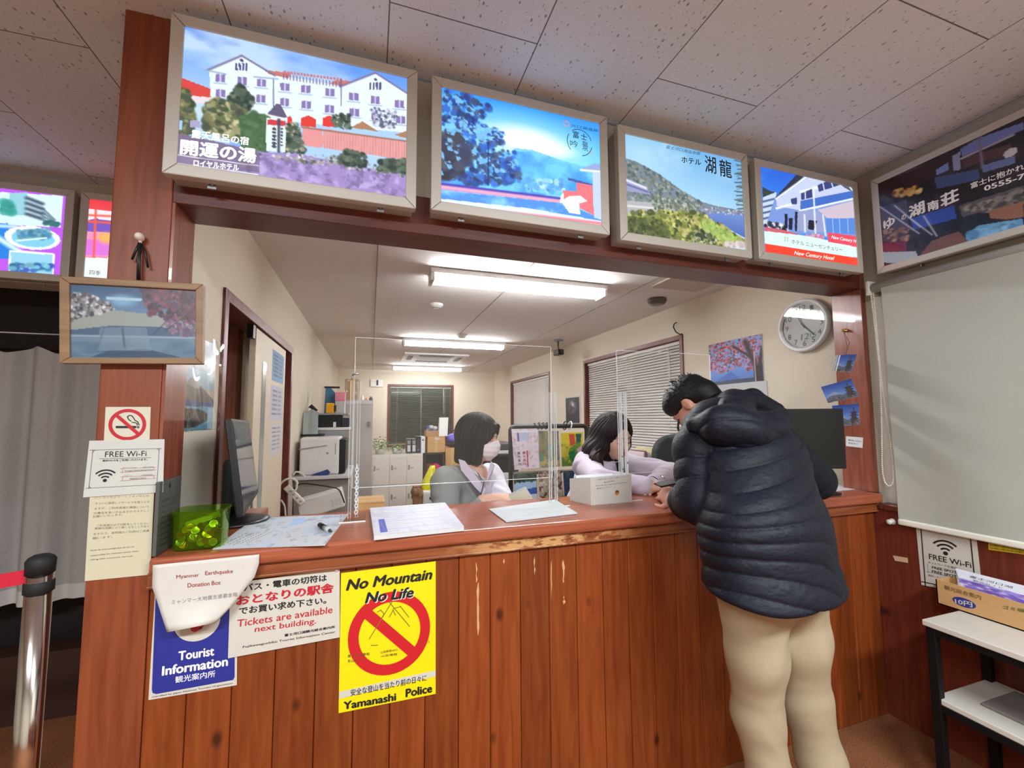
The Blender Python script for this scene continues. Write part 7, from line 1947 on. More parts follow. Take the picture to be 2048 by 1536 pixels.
ZTB = 0.62
c0 = P(1843, 1238, 2, ZTB); tx, ty = c0[0], c0[1]
t = thing('side_table', ((tx + 2.28) / 2, ty - 0.5, 0), 'white topped black framed shelf table against the right wall', 'table')
TW = M('table_white', (206, 200, 188), 0.35); TB = M('table_frame_black', (12, 10, 10), 0.6, spec=0.25)
B().box((tx, ty - 1.0, ZTB - 0.02), (2.284, ty, ZTB), TW).build('table_top', t, bevel=0.003)
zs2 = P(1872, 1383, 1, ty)[2]
B().box((tx + 0.012, ty - 0.99, zs2 - 0.02), (2.28, ty - 0.012, zs2), TW).build('lower_shelf', t, bevel=0.003)
for lx in (tx + 0.006, 2.25):
    for ly in (ty - 0.034, ty - 0.99):
        B().box((lx, ly, 0.0), (lx + 0.028, ly + 0.028, ZTB - 0.02), TB).build('leg', t, bevel=0.002)
for z_ in (ZTB - 0.045, zs2 - 0.045):
    B().box((tx + 0.008, ty - 0.98, z_), (tx + 0.03, ty - 0.02, z_ + 0.025), TB).build('rail', t)
    B().box((tx + 0.02, ty - 0.03, z_), (2.26, ty - 0.01, z_ + 0.025), TB).build('rail', t)
tag(B().box((tx + 0.10, ty - 0.9, zs2), (2.24, ty - 0.10, zs2 + 0.012), M('grey_mat', (120, 112, 108), 0.9, bump=0.4, bscale=400)).build('grey_mat', bevel=0.003), 'grey mesh mat lying on the lower shelf of the side table', 'mat')
# cardboard tray with leaflets
f0, f1 = P(1871, 1207, 2, ZTB + 0.002), P(2048, 1260, 2, ZTB + 0.002)
xa = (f0[0] + f1[0]) / 2; ya = f0[1]; yb_ = ya - 0.44
hz = P(1867, 1157, 0, xa)[2] - ZTB; xb = 2.25
t = thing('cardboard_tray', ((xa + xb) / 2, (ya + yb_) / 2, ZTB), 'open cardboard tray marked 10 yen on the side table', 'tray')
b = B()
for lo, hi in (((xa, yb_, ZTB + 0.001), (xa + 0.004, ya, ZTB + hz)), ((xb - 0.004, yb_, ZTB + 0.001), (xb, ya, ZTB + hz)), ((xa, ya - 0.004, ZTB + 0.001), (xb, ya, ZTB + hz)), ((xa, yb_, ZTB + 0.001), (xb, yb_ + 0.004, ZTB + hz)), ((xa, yb_, ZTB + 0.001), (xb, ya, ZTB + 0.005))): b.box(lo, hi, CARD)
b.build('walls', t)
s = Sheet((xa - 0.0005, ya, ZTB + hz), (xa - 0.0005, yb_, ZTB + hz), (xa - 0.0005, yb_, ZTB), (xa - 0.0005, ya, ZTB), face=(-1, 0, 0)); b = B()
BI = M('tray_brown_ink', (120, 84, 50), 0.7); s.text(b, '観光総合案内', C11(484, 498), C11(695, 560), 9, BI, bold=0.01); s.text(b, 'ゴミ袋', C11(818, 612), C11(945, 636), 7, M('tray_green_ink', (90, 100, 40), 0.7), bold=0.02)
OV = M('oval_blue', (40, 44, 130), 0.6); c = s.uv([C11(597, 588)])[0]; vs = []
s.poly(b, [(c[0] + 0.034 / s.w * math.cos(a), c[1] + 0.0165 / s.h * math.sin(a)) for a in np.linspace(0, 2 * math.pi, 28, endpoint=False)], OV, 0.0007, px=False); s.text(b, '10円', C11(545, 578), C11(645, 602), 10, WP, bold=0.02, e=0.0012); b.build('lettering', t)
for k in range(6):
    off = 0.012 * k; zz = ZTB + 0.008 + 0.011 * k
    q = [np.array((xa + 0.03 + 0.004 * k, ya - 0.05 - 0.004 * (k % 2), zz + 0.012)), np.array((xb - 0.02, ya - 0.03, zz + 0.075)), np.array((xb - 0.02, yb_ + 0.03, zz + 0.075)), np.array((xa + 0.03 + 0.004 * k, yb_ + 0.02, zz + 0.012))]
    tt = thing('visitor_guide', (q[0] + q[2]) / 2, 'white and purple guide booklet, topmost of the stack in the cardboard tray' if k == 5 else 'booklet under the topmost white and purple guide in the cardboard tray', 'booklet', 'booklets in the cardboard tray')
    sh = Sheet(*q, face=(0, 0, 1)); b = B(); sh.board(b, PAPER, 0.010); b.build('pages', tt)
    if k == 5:
        pc = Pic(90, 60, None, 9, (226, 228, 236)); pc.clouds(np.ones_like(pc.u), (206, 210, 224), 4, 0.5, 0.2, 1, 0.7); pc.foliage([(0.0, 0.55), (1, 0.5), (1, 0.95), (0.05, 0.95)], [(126, 100, 190), (150, 128, 206), (110, 84, 170), (206, 200, 226), (170, 160, 214)], 260, 0.10, 2)
        sh2 = Sheet(q[0], q[3], q[2], q[1], face=(0, 0, 1))
        pc.a = pc.a[:, :, :]; 
        sh3 = Sheet(q[1], q[2], q[3], q[0], face=(0, 0, 1)); sh3.picture(pc, 'cover_print', tt, pic_mat('gloss_print'))
        b = B(); sh3.text(b, '富士河口湖', (0.10, 0.25), (0.42, 0.25), 0.13, M('cover_ink', (70, 70, 90), 0.6), px=False, shear=0.2); sh3.text(b, '観光ガイド', (0.12, 0.42), (0.34, 0.42), 0.08, M('cover_ink', (70, 70, 90), 0.6), px=False); b.build('lettering', tt)

# ------------------------------------------------------------------ left: rope post, alcove curtain, posters in the office
YQ = -0.02
pT, pB = P(78, 1112, 1, YQ), P(76, 1200, 1, YQ)
sx, sz = pB[0], pT[2]
t = thing('queue_post', (sx, YQ, 0), 'polished steel queue post with black cap and red belt', 'queue post')
rad = (P(104, 1200, 1, YQ)[0] - P(48, 1200, 1, YQ)[0]) / 2 * 0.93
B().lathe([(rad, 0.02), (rad, sz - 0.04)], (sx, YQ, 0), CHROME, n=36).build('tube', t)
B().lathe([(0.16, 0), (0.165, 0.008), (0.15, 0.016), (0.05, 0.03), (rad + 0.004, 0.034), (rad + 0.004, 0.05)], (sx, YQ, 0), CHROME, n=36).build('base', t)
B().lathe([(rad + 0.002, sz - 0.042), (rad + 0.003, sz - 0.01), (rad - 0.002, sz - 0.002), (rad * 0.6, sz + 0.003)], (sx, YQ, 0), SOFTBLK, n=36).build('cap', t)
zc = P(76, 1173, 1, YQ)[2]
B().lathe([(rad + 0.001, zc - 0.014), (rad + 0.003, zc - 0.012), (rad + 0.003, zc + 0.012), (rad + 0.001, zc + 0.014)], (sx, YQ, 0), SOFTBLK, n=36).build('collar', t)
zb1 = P(50, 1153, 1, YQ)[2]
b = B(); vs = []
for k in range(13):
    x = sx - rad - 1.4 * k / 12; z = zb1 - 0.05 * math.sin(math.pi * k / 12)
    vs += [(x, YQ - 0.001, z - 0.017), (x, YQ - 0.001, z + 0.017)]
b.add(vs, [(2 * i, 2 * i + 2, 2 * i + 3, 2 * i + 1) for i in range(12)], M('red_webbing', (196, 24, 52), 0.6)); o = b.build('belt', t); so = o.modifiers.new('th', 'SOLIDIFY'); so.thickness = 0.002

CURT = None
m, nt, bs = new_mat('lace_curtain'); MATS['lace_curtain'] = m
tc = nd(nt, 'ShaderNodeTexCoord'); nz = nd(nt, 'ShaderNodeTexNoise'); nz.inputs['Scale'].default_value = 160; nt.links.new(tc.outputs['Object'], nz.inputs[0])
mx = nd(nt, 'ShaderNodeMix', data_type='RGBA'); mx.inputs[6].default_value = rgba((176, 172, 168)); mx.inputs[7].default_value = rgba((206, 202, 200)); nt.links.new(nz.outputs[0], mx.inputs[0])
df = nd(nt, 'ShaderNodeBsdfDiffuse'); nt.links.new(mx.outputs[2], df.inputs[0]); tr = nd(nt, 'ShaderNodeBsdfTransparent'); mk = nd(nt, 'ShaderNodeMixShader'); mk.inputs[0].default_value = 0.8
nt.links.new(tr.outputs[0], mk.inputs[1]); nt.links.new(df.outputs[0], mk.inputs[2]); nt.links.new(mk.outputs[0], nt.nodes['Material Output'].inputs[0])
t = thing('lace_curtain', (-2.0, 1.27, 0.48), 'grey pleated lace curtain hanging in the dark alcove at left', 'curtain')
x0_, x1_ = -3.3, -1.06; nx_ = 260; zb_, zt_ = 0.50, 1.715
def wave(x, z):
    f = (z - zb_) / (zt_ - zb_)
    return 1.27 + 0.035 * math.sin(x * 31 + 1.2 * math.sin(x * 7)) * (0.55 + 0.45 * (1 - f)) + 0.012 * math.sin(x * 67 + 2)
b = B(); vs = []; nz_ = 12
for j in range(nz_ + 1):
    for i in range(nx_ + 1):
        x = x0_ + (x1_ - x0_) * i / nx_; z = zb_ + 0.07 + (zt_ - zb_ - 0.07) * j / nz_
        if j == nz_: z += 0.018 * math.sin(x * 31)
        vs.append((x, wave(x, z), z))
b.add(vs, [(j * (nx_ + 1) + i, j * (nx_ + 1) + i + 1, (j + 1) * (nx_ + 1) + i + 1, (j + 1) * (nx_ + 1) + i) for j in range(nz_) for i in range(nx_)], m, True); b.build('drape', t)
b = B(); vs = []
for j in range(2):
    for i in range(nx_ + 1):
        x = x0_ + (x1_ - x0_) * i / nx_; z = zb_ + 0.07 * j; vs.append((x, wave(x, z), z))
b.add(vs, [(i, i + 1, nx_ + 2 + i, nx_ + 1 + i) for i in range(nx_)], M('curtain_hem', (206, 202, 200), 0.9), True); b.build('hem', t)
zr = P(60, 667, 1, 1.24)[2]
tag(B().ring([(-3.4, 1.24, zr), (-0.99, 1.24, zr)], 0.006, STEEL, n=10).build('curtain_rod'), 'thin steel curtain rod across the dark alcove', 'rod')

XL = -0.5975
q = [P(372, 655, 0, XL), P(433, 690, 0, XL), P(424, 858, 0, XL), P(369, 862, 0, XL)]
ya, yb_ = 0.165, (q[1][1] + q[2][1]) / 2
zt, zb = P(372, 662, 0, XL)[2], P(372, 861, 0, XL)[2]
t = thing('mountain_poster', (XL, (ya + yb_) / 2, zb), 'poster of a grey mountain in shiny plastic on the left office wall', 'poster')
s = Sheet((XL, ya, zt), (XL, yb_, zt), (XL, yb_, zb), (XL, ya, zb), face=(1, 0, 0)); b = B(); s.board(b, PAPER, 0.001); b.build('paper', t)
pc = Pic(56, 100, None, 4); pc.grad((120, 170, 214), (160, 190, 206), 0, 0.5); pc.a[pc.v < 0.36] = np.array((150, 160, 170)) / 255; pc.clouds(pc.v < 0.36, (210, 214, 216), 4, 0.5, 0.2, 2, 0.8); pc.ell((0.85, 0.6), 0.35, 0.06, (240, 190, 130), 0.8, 0.8)
pc.poly([(-0.1, 0.72), (0.42, 0.44), (1.1, 0.70), (1.1, 0.72)], (104, 106, 104)); pc.poly([(0.42, 0.44), (0.3, 0.52), (0.5, 0.56), (0.62, 0.52)], (140, 140, 136)); pc.poly([(-0.1, 0.70), (1.1, 0.70), (1.1, 1.1), (-0.1, 1.1)], (112, 170, 196)); pc.poly([(-0.1, 0.70), (1.1, 0.69), (1.1, 0.74), (-0.1, 0.76)], (76, 96, 150)); pc.ell((0.45, 0.86), 0.42, 0.09, (66, 64, 62)); pc.ell((0.4, 0.9), 0.3, 0.08, (86, 84, 80)); pc.ell((0.42, 0.92), 0.16, 0.04, (60, 58, 56)); pc.poly([(0.85, 0.75), (1.1, 0.75), (1.1, 1.1), (0.85, 1.1)], (170, 206, 226))
s.picture(pc, 'print', t, pic_mat('gloss_print'))
s4 = Sheet((XL + 0.006, ya - 0.01, zt + 0.01), (XL + 0.006, yb_ + 0.02, zt + 0.01), (XL + 0.006, yb_ + 0.02, zb - 0.005), (XL + 0.006, ya - 0.01, zb - 0.005), face=(1, 0, 0), curl=lambda u, v: 0.005 * np.sin(7 * u + 5 * v) * np.sin(4 * v + 1) + 0.002 * np.sin(19 * u - 9 * v) + 0.012)
b = B(); g = [(i / 24, j / 30) for j in range(31) for i in range(25)]
b.add(s4.map(g), [(j * 25 + i, j * 25 + i + 1, (j + 1) * 25 + i + 1, (j + 1) * 25 + i) for j in range(30) for i in range(24)], acrylic('plastic_film', refl=0.1), True); b.build('plastic_cover', t)
XD = -0.5955
for px4, col, lab in (([(546, 700), (568, 712), (567, 768), (543, 762)], (150, 180, 214), 'blue tinted photo sheet taped high on the sliding door'), ([(542, 770), (566, 776), (563, 843), (540, 840)], (206, 206, 220), 'printed white sheet in the middle of the sliding door'), ([(541, 845), (563, 848), (561, 905), (540, 912)], (216, 212, 216), 'curling white list taped low on the sliding door')):
    q = quad(px4, 0, XD); ya, yb_ = (q[0][1] + q[3][1]) / 2, (q[1][1] + q[2][1]) / 2; zt, zb = (q[0][2] + q[1][2]) / 2, (q[2][2] + q[3][2]) / 2
    t = thing('door_notice', (XD, (ya + yb_) / 2, zb), lab, 'notice', 'papers on the sliding door')
    s = Sheet((XD, ya, zt), (XD, yb_, zt), (XD, yb_, zb), (XD, ya, zb), face=(1, 0, 0)); b = B(); s.board(b, M('door_paper_%d' % col[0], col, 0.7), 0.001); b.build('sheet', t)
    b = B()
    for k in range(6): s.text(b, '業務連絡・担当表', (0.12, 0.15 + k * 0.13), (0.85, 0.15 + k * 0.13), 0.06, GREYINK, px=False)
    b.build('lettering', t)
# ------------------------------------------------------------------ people: smooth implicit bodies meshed with surface nets
V3 = lambda *a: np.array(a, float)


class Vol:
    def __init__(s, lo, hi, h):
        s.lo = np.array(lo, float); s.h = h
        s.n = np.ceil((np.array(hi, float) - s.lo) / h).astype(int) + 1
        s.D = np.full(s.n, 1.0, np.float32)

    def _win(s, lo, hi):
        a = np.maximum(np.floor((np.array(lo) - s.lo) / s.h).astype(int), 0); b = np.minimum(np.ceil((np.array(hi) - s.lo) / s.h).astype(int) + 1, s.n)
        if np.any(b <= a): return None
        g = [(s.lo[i] + s.h * np.arange(a[i], b[i])).astype(np.float32) for i in range(3)]
        return tuple(slice(a[i], b[i]) for i in range(3)), g[0][:, None, None], g[1][None, :, None], g[2][None, None, :]

    def _mix(s, sl, d, k, sub):
        o = s.D[sl]
        if sub:
            d = -d; h = np.clip(0.5 - 0.5 * (o - d) / k, 0, 1); s.D[sl] = o * (1 - h) + d * h + k * h * (1 - h)
        else:
            h = np.clip(0.5 + 0.5 * (o - d) / k, 0, 1); s.D[sl] = o * (1 - h) + d * h - k * h * (1 - h)

    def cap(s, a, b, ra, rb=None, k=0.015, flat=None, sub=False):
        """Tapered capsule; flat = (axis, ratio) widens it along an axis."""
        a, b = np.array(a, float), np.array(b, float); rb = ra if rb is None else rb
        m = max(ra, rb) * (max(1, flat[1]) if flat else 1) + 0.03 + k
        w = s._win(np.minimum(a, b) - m, np.maximum(a, b) + m)
        if w is None: return s
        sl, x, y, z = w; px, py, pz = x - a[0], y - a[1], z - a[2]; ab = b - a
        if flat:
            e, q = np.array(flat[0], float), flat[1]; c = 1 - 1 / q
            dt = px * e[0] + py * e[1] + pz * e[2]; px, py, pz = px - dt * e[0] * c, py - dt * e[1] * c, pz - dt * e[2] * c
            ab = ab - e * np.dot(ab, e) * c
        t = np.clip((px * ab[0] + py * ab[1] + pz * ab[2]) / max(ab @ ab, 1e-9), 0, 1)
        d = np.sqrt((px - t * ab[0]) ** 2 + (py - t * ab[1]) ** 2 + (pz - t * ab[2]) ** 2) - (ra + (rb - ra) * t)
        s._mix(sl, d, k, sub); return s

    def chain(s, pts, rs, k=0.015, flat=None):
        for i in range(len(pts) - 1): s.cap(pts[i], pts[i + 1], rs[i], rs[i + 1], k, flat)
        return s

    def ell(s, c, r, R=None, k=0.015, sub=False):
        c = np.array(c, float); r = np.array(r, float) * np.ones(3); m = r.max() + 0.03 + k
        w = s._win(c - m, c + m)
        if w is None: return s
        sl, x, y, z = w; p = [x - c[0], y - c[1], z - c[2]]
        if R is not None: p = [R[0, i] * p[0] + R[1, i] * p[1] + R[2, i] * p[2] for i in range(3)]
        k0 = np.sqrt((p[0] / r[0]) ** 2 + (p[1] / r[1]) ** 2 + (p[2] / r[2]) ** 2); k1 = np.sqrt((p[0] / r[0] ** 2) ** 2 + (p[1] / r[1] ** 2) ** 2 + (p[2] / r[2] ** 2) ** 2) + 1e-6
        s._mix(sl, k0 * (k0 - 1) / k1, k, sub); return s

    def plane(s, p, n, k=0.006):
        """Cut away the side the normal points to."""
        n = np.array(n, float); n /= np.linalg.norm(n)
        g = [(s.lo[i] + s.h * np.arange(s.n[i])).astype(np.float32) for i in range(3)]
        d = (g[0][:, None, None] - p[0]) * n[0] + (g[1][None, :, None] - p[1]) * n[1] + (g[2][None, None, :] - p[2]) * n[2]
        s._mix((slice(None),) * 3, -d, k, True); return s

    def mesh(s):
        D = s.D; I = D < 0
        c = np.zeros(tuple(s.n - 1), np.uint8)
        O = [(i, j, k) for i in (0, 1) for j in (0, 1) for k in (0, 1)]
        for i, j, k in O: c += I[i:s.n[0] - 1 + i, j:s.n[1] - 1 + j, k:s.n[2] - 1 + k]
        act = np.argwhere((c > 0) & (c < 8)); idx = np.full(tuple(s.n - 1), -1, np.int32); idx[tuple(act.T)] = np.arange(len(act))
        cv = {o: D[act[:, 0] + o[0], act[:, 1] + o[1], act[:, 2] + o[2]] for o in O}
        sm = np.zeros((len(act), 3)); cnt = np.zeros(len(act))
        for o in O:
            for ax in range(3):
                if o[ax]: continue
                q = list(o); q[ax] = 1; a, b = cv[o], cv[tuple(q)]; m = (a < 0) != (b < 0)
                t = np.where(m, a / np.where(m, a - b, 1), 0); p = np.tile(np.array(o, float), (len(act), 1)); p[:, ax] += t
                sm += p * m[:, None]; cnt += m
        v = s.lo + s.h * (act + sm / cnt[:, None]); F = []
        for ax in range(3):
            b, c_ = [(1, 2), (2, 0), (0, 1)][ax]; n = s.n.copy(); A = [slice(None)] * 3; Bs = [slice(None)] * 3; A[ax] = slice(0, -1); Bs[ax] = slice(1, None)
            e = np.argwhere(I[tuple(A)] != I[tuple(Bs)]); e = e[(e[:, b] > 0) & (e[:, c_] > 0) & (e[:, b] < n[b] - 1) & (e[:, c_] < n[c_] - 1)]
            def at(db, dc):
                q = e.copy(); q[:, b] -= db; q[:, c_] -= dc; return idx[tuple(q.T)]
            f = np.stack([at(1, 1), at(0, 1), at(0, 0), at(1, 0)], 1); fl = ~I[tuple(e.T)]; f[fl] = f[fl][:, ::-1]; F.append(f)
        return v, np.vstack(F)


def normals(v, f):
    n = np.cross(v[f[:, 2]] - v[f[:, 0]], v[f[:, 3]] - v[f[:, 1]]); o = np.zeros_like(v)
    for i in range(4): np.add.at(o, f[:, i], n)
    return o / (np.linalg.norm(o, axis=1, keepdims=True) + 1e-12)


def relax(v, f, it=1, lam=0.5):
    for _ in range(it):
        s = np.zeros_like(v); c = np.zeros(len(v))
        for i in range(4):
            j = (i + 1) % 4
            np.add.at(s, f[:, i], v[f[:, j]]); np.add.at(c, f[:, i], 1); np.add.at(s, f[:, j], v[f[:, i]]); np.add.at(c, f[:, j], 1)
        v = v + lam * (s / c[:, None] - v)
    return v


def basis(fwd, pitch=0.0, roll=0.0):
    """Columns right, forward, up for a head or torso looking along fwd (x, y), pitched down and rolled (radians)."""
    f = np.array([fwd[0], fwd[1], 0.0]); f /= np.linalg.norm(f); r = np.array([f[1], -f[0], 0.0]); u = np.array([0, 0, 1.0])
    f, u = f * math.cos(pitch) - u * math.sin(pitch), u * math.cos(pitch) + f * math.sin(pitch)
    r, u = r * math.cos(roll) + u * math.sin(roll), u * math.cos(roll) - r * math.sin(roll)
    return np.stack([r, f, u], 1)


def head(V, c, R, s=1.0):
    L = lambda *p: c + R @ (np.array(p, float) * s)
    E = lambda p, r, k=0.015, sub=False: V.ell(L(*p), np.array(r) * s, R, k, sub)
    E((0, -.015, .035), (.074, .095, .085)); E((0, .030, -.022), (.062, .064, .085), .03); E((0, .036, -.075), (.046, .050, .042), .03)
    for sx in (-1, 1): E((sx * .038, .060, -.030), (.024, .024, .026), .02)
    V.cap(L(-.034, .082, .026), L(.034, .082, .026), .009 * s, k=.02)
    for sx in (-1, 1):
        E((sx * .031, .100, .004), (.020, .017, .012), .012, True); E((sx * .031, .079, .003), (.0135, .0125, .0115), .004)
    V.cap(L(0, .090, .014), L(0, .108, -.030), .0075 * s, .0118 * s, k=.010)
    for sx in (-1, 1): E((sx * .012, .095, -.034), (.008, .009, .007), .006)
    V.cap(L(-.018, .087, -.061), L(.018, .087, -.061), .0062 * s, k=.006); V.cap(L(-.015, .087, -.072), L(.015, .087, -.072), .007 * s, k=.006)
    E((0, .079, -.100), (.018, .014, .014), .02)
    for sx in (-1, 1):
        E((sx * .078, -.014, .000), (.009, .019, .032), .008); E((sx * .089, -.008, .002), (.007, .010, .018), .006, True)
    return L


def skin_colours(v, c, R, s, base, lip=None):
    q = (v - c) @ R / s; col = np.tile(lin(base), (len(v), 1))
    if lip is not None:
        m = (np.abs(q[:, 0]) < .021) & (q[:, 1] > .082) & (q[:, 2] < -.055) & (q[:, 2] > -.081); col[m] = lin(lip)
    return col


def brows(L, parent, m, closed=True, s=1.0):
    b = B()
    for sx in (-1, 1): b.ring([L(sx * .014, .0925, .025), L(sx * .032, .0905, .030), L(sx * .050, .078, .026)], [.0028 * s, .0030 * s, .0014 * s], m, n=6)
    b.build('eyebrows', parent)
    b = B()
    for sx in (-1, 1):
        for zz in ((-.0035,) if closed else (.005, -.004)): b.ring([L(sx * .017, .0865, zz), L(sx * .031, .0918, zz - .003), L(sx * .046, .083, zz)], .0013 * s, m, n=5)
    b.build('eyelashes', parent)


def fingers(V, knuckles, dirs, lens, r, k=0.004):
    for p, ds, ls in zip(knuckles, dirs, lens):
        p = np.array(p, float)
        for i, (d, l) in enumerate(zip(ds, ls)):
            d = np.array(d, float); d /= np.linalg.norm(d); q = p + d * l; V.cap(p, q, r * (1 - .1 * i), r * (1 - .1 * (i + 1)), k); p = q


def hand_on(V, wrist, palm_dir, up, side, curl=0.5, s=1.0, thumb=True):
    """Relaxed curled hand: palm along palm_dir, back of the hand towards up, thumb on the side given (+1/-1)."""
    f = np.array(palm_dir, float); f /= np.linalg.norm(f); u = np.array(up, float); u -= f * (u @ f); u /= np.linalg.norm(u); r = np.cross(f, u)
    w = np.array(wrist, float); pc = w + f * .052 * s
    V.ell(pc, V3(.040, .048, .0155) * s, np.stack([r, f, u], 1), .012); V.cap(w - f * .05, w + f * .02, .027 * s, .026 * s, .015, (r, 1.25))
    K = []; Dn = []; Ln = []
    for i, (ox, ln) in enumerate(((-.030, .9), (-.010, 1.0), (.011, .96), (.030, .78))):
        K.append(pc + r * ox * s * side * -1 + f * (.040 - .006 * abs(i - 1)) * s)
        sp = r * (ox * side * -1) * 2.2
        a = [curl * .55, curl * 1.35, curl * 1.9]
        Dn.append([f * math.cos(t) - u * math.sin(t) + sp for t in a]); Ln.append([.040 * ln * s, .026 * ln * s, .020 * ln * s])
    fingers(V, K, Dn, Ln, .0092 * s)
    if thumb:
        t0 = w + f * .022 * s + r * side * -.026 * s * -1 * -1
        t0 = w + f * .024 * s + r * (-.030) * s * side
        fingers(V, [t0], [[f * .7 - r * side * .75 - u * .15, f * .95 - r * side * .2 - u * .25, f - u * .3]], [[.030 * s, .030 * s, .022 * s]], .0105 * s)


def part(name, V, mat, parent, fn=None, it=1, col=None):
    v, f = V.mesh(); v = relax(v, f, it)
    if fn is not None: v = fn(v, normals(v, f))
    return obj_mesh(name, v, f, mat, parent, True, col(v) if col else None)


def skin_mat():
    m, nt, b = new_mat('skin'); at = nd(nt, 'ShaderNodeVertexColor', layer_name='print')
    tc = nd(nt, 'ShaderNodeTexCoord'); nz = nd(nt, 'ShaderNodeTexNoise'); nz.inputs['Scale'].default_value = 60
    nt.links.new(tc.outputs['Object'], nz.inputs[0]); hs = nd(nt, 'ShaderNodeHueSaturation'); mr = nd(nt, 'ShaderNodeMapRange'); mr.inputs[3].default_value = .94; mr.inputs[4].default_value = 1.06
    nt.links.new(nz.outputs[0], mr.inputs[0]); nt.links.new(mr.outputs[0], hs.inputs['Value']); nt.links.new(at.outputs[0], hs.inputs['Color']); nt.links.new(hs.outputs[0], b.inputs['Base Color'])
    b.inputs['Roughness'].default_value = .5; b.inputs['Subsurface Weight'].default_value = .12; b.inputs['Subsurface Radius'].default_value = (.012, .004, .002); b.inputs['Subsurface Scale'].default_value = .5
    return m


SKIN = skin_mat()
HAIRB = M('black_hair', (15, 13, 13), 0.5, spec=0.3, var=0.3, scale=220, bump=0.5, bscale=320)
HAIRD = M('dark_brown_hair', (34, 22, 21), 0.48, spec=0.3, var=0.3, scale=220, bump=0.5, bscale=320)


def strands(amp, c, R, fr=34):
    def fn(v, n):
        q = (v - c) @ R; ph = np.arctan2(q[:, 0], -q[:, 1])
        return v + n * (amp * (np.sin(fr * ph + 2.5 * np.sin(6 * ph + 9 * q[:, 2])) + .6 * np.sin(71 * ph + 4 * q[:, 2])))[:, None]
    return fn
# ------------------------------------------------------------------ the customer at the counter
root1 = V3(1.29, -0.37, 0)
cust = thing('person', root1, 'person in a navy quilted hooded jacket and beige trousers leaning on the counter', 'person')
tor = [V3(1.148, -.425, .80), V3(1.152, -.405, 1.02), V3(1.225, -.30, 1.22), V3(1.215, -.175, 1.345)]
LAT = V3(.965, .26, 0); LAT /= np.linalg.norm(LAT)
shL, elL, wrL = V3(1.065, -.245, 1.255), P(1404, 1003, 1, -.30), P(1356, 1002, 1, -.01)
shR, elR, wrR = V3(1.43, -.165, 1.31), V3(1.765, -.11, 1.10), V3(1.48, .10, 1.05)
hc = P(1388, 813, 1, -.01); hR = basis((-.32, .95), math.radians(52), math.radians(4))
ankL, ankR = V3(1.175, -.37, .085), V3(1.42, -.345, .085)
kneeL, kneeR = V3(1.125, -.37, .47), V3(1.335, -.355, .47)
hipL, hipR = V3(1.075, -.405, .86), V3(1.255, -.375, .86)
Vb = Vol((.75, -.72, 0.0), (1.90, .30, 1.62), .0055)
for a, b_, c_ in ((hipL, kneeL, ankL), (hipR, kneeR, ankR)):
    Vb.chain([a, b_, c_], [.078, .052, .036], .02); Vb.cap(c_ - V3(0, .02, .05), c_ + V3(-.04, .14, -.055), .034, .028, .02)
Vb.cap(hipL, hipR, .085, .085, .03); Vb.chain([(hipL + hipR) / 2 + V3(0, 0, .03), tor[2], tor[3]], [.115, .125, .08], .04, (LAT, 1.25))
Vb.cap(tor[3], hc + hR @ V3(0, -.03, -.06), .062, .056, .02)
for s_, e_, w_ in ((shL, elL, wrL), (shR, elR, wrR)):
    Vb.chain([tor[3] * .6 + s_ * .4, s_], [.06, .055], .03); Vb.chain([s_, e_, w_], [.050, .040, .028], .015)
Lh = head(Vb, hc, hR, .93)
# left hand closed round a dark phone, thumb on top; right hand writing
hd = V3(.30, .93, 0); hd = P(1326, 984, 1, .075) - wrL; hand_on(Vb, wrL, hd, V3(-.75, .1, .65), 1, 1.05, 1.02)
hand_on(Vb, wrR, V3(-.85, .45, -.15), V3(.1, .2, 1), -1, .8, 1.0)
CUST_SKIN = (196, 140, 116)
part('body', Vb, SKIN, cust, None, 2, lambda v: skin_colours(v, hc, hR, .93, CUST_SKIN))
brows(Lh, cust, HAIRB, s=.93)
# hair: short, ruffled, leaving ear, cheek and nape free
Vh = Vol(hc - .17, hc + .17, .0035)
Lx = lambda *p: hc + hR @ (np.array(p) * .93)
Vh.ell(Lx(0, -.018, .045), (.080, .100, .085), hR, .01); Vh.ell(Lx(0, .035, .080), (.064, .060, .042), hR, .03); Vh.cap(Lx(0, -.085, -.01), Lx(0, -.08, -.045), .045, .040, .03, (hR[:, 0], 1.3))
Vh.ell(Lx(0, .105, -.035), (.075, .066, .075), hR, .012, True)
for sx in (-1, 1):
    Vh.ell(Lx(sx * .085, .030, -.035), (.04, .060, .045), hR, .012, True); Vh.ell(Lx(sx * .090, -.016, -.014), (.030, .030, .036), hR, .008, True)
Vh.ell(Lx(0, -.05, -.11), (.12, .09, .055), hR, .015, True)
def ruffle(v, n):
    q = (v - hc) @ hR; a = np.sin(q[:, 0] * 190 + 3 * np.sin(q[:, 1] * 90)) * np.sin(q[:, 1] * 170 + 2 * np.sin(q[:, 2] * 110)) * np.sin(q[:, 2] * 120 + q[:, 0] * 60)
    return v + n * (.0016 * a * np.clip((q[:, 2] + .03) * 14, .2, 1.3))[:, None]
part('hair', Vh, HAIRB, cust, ruffle, 1)
rg = np.random.default_rng(5); b = B()
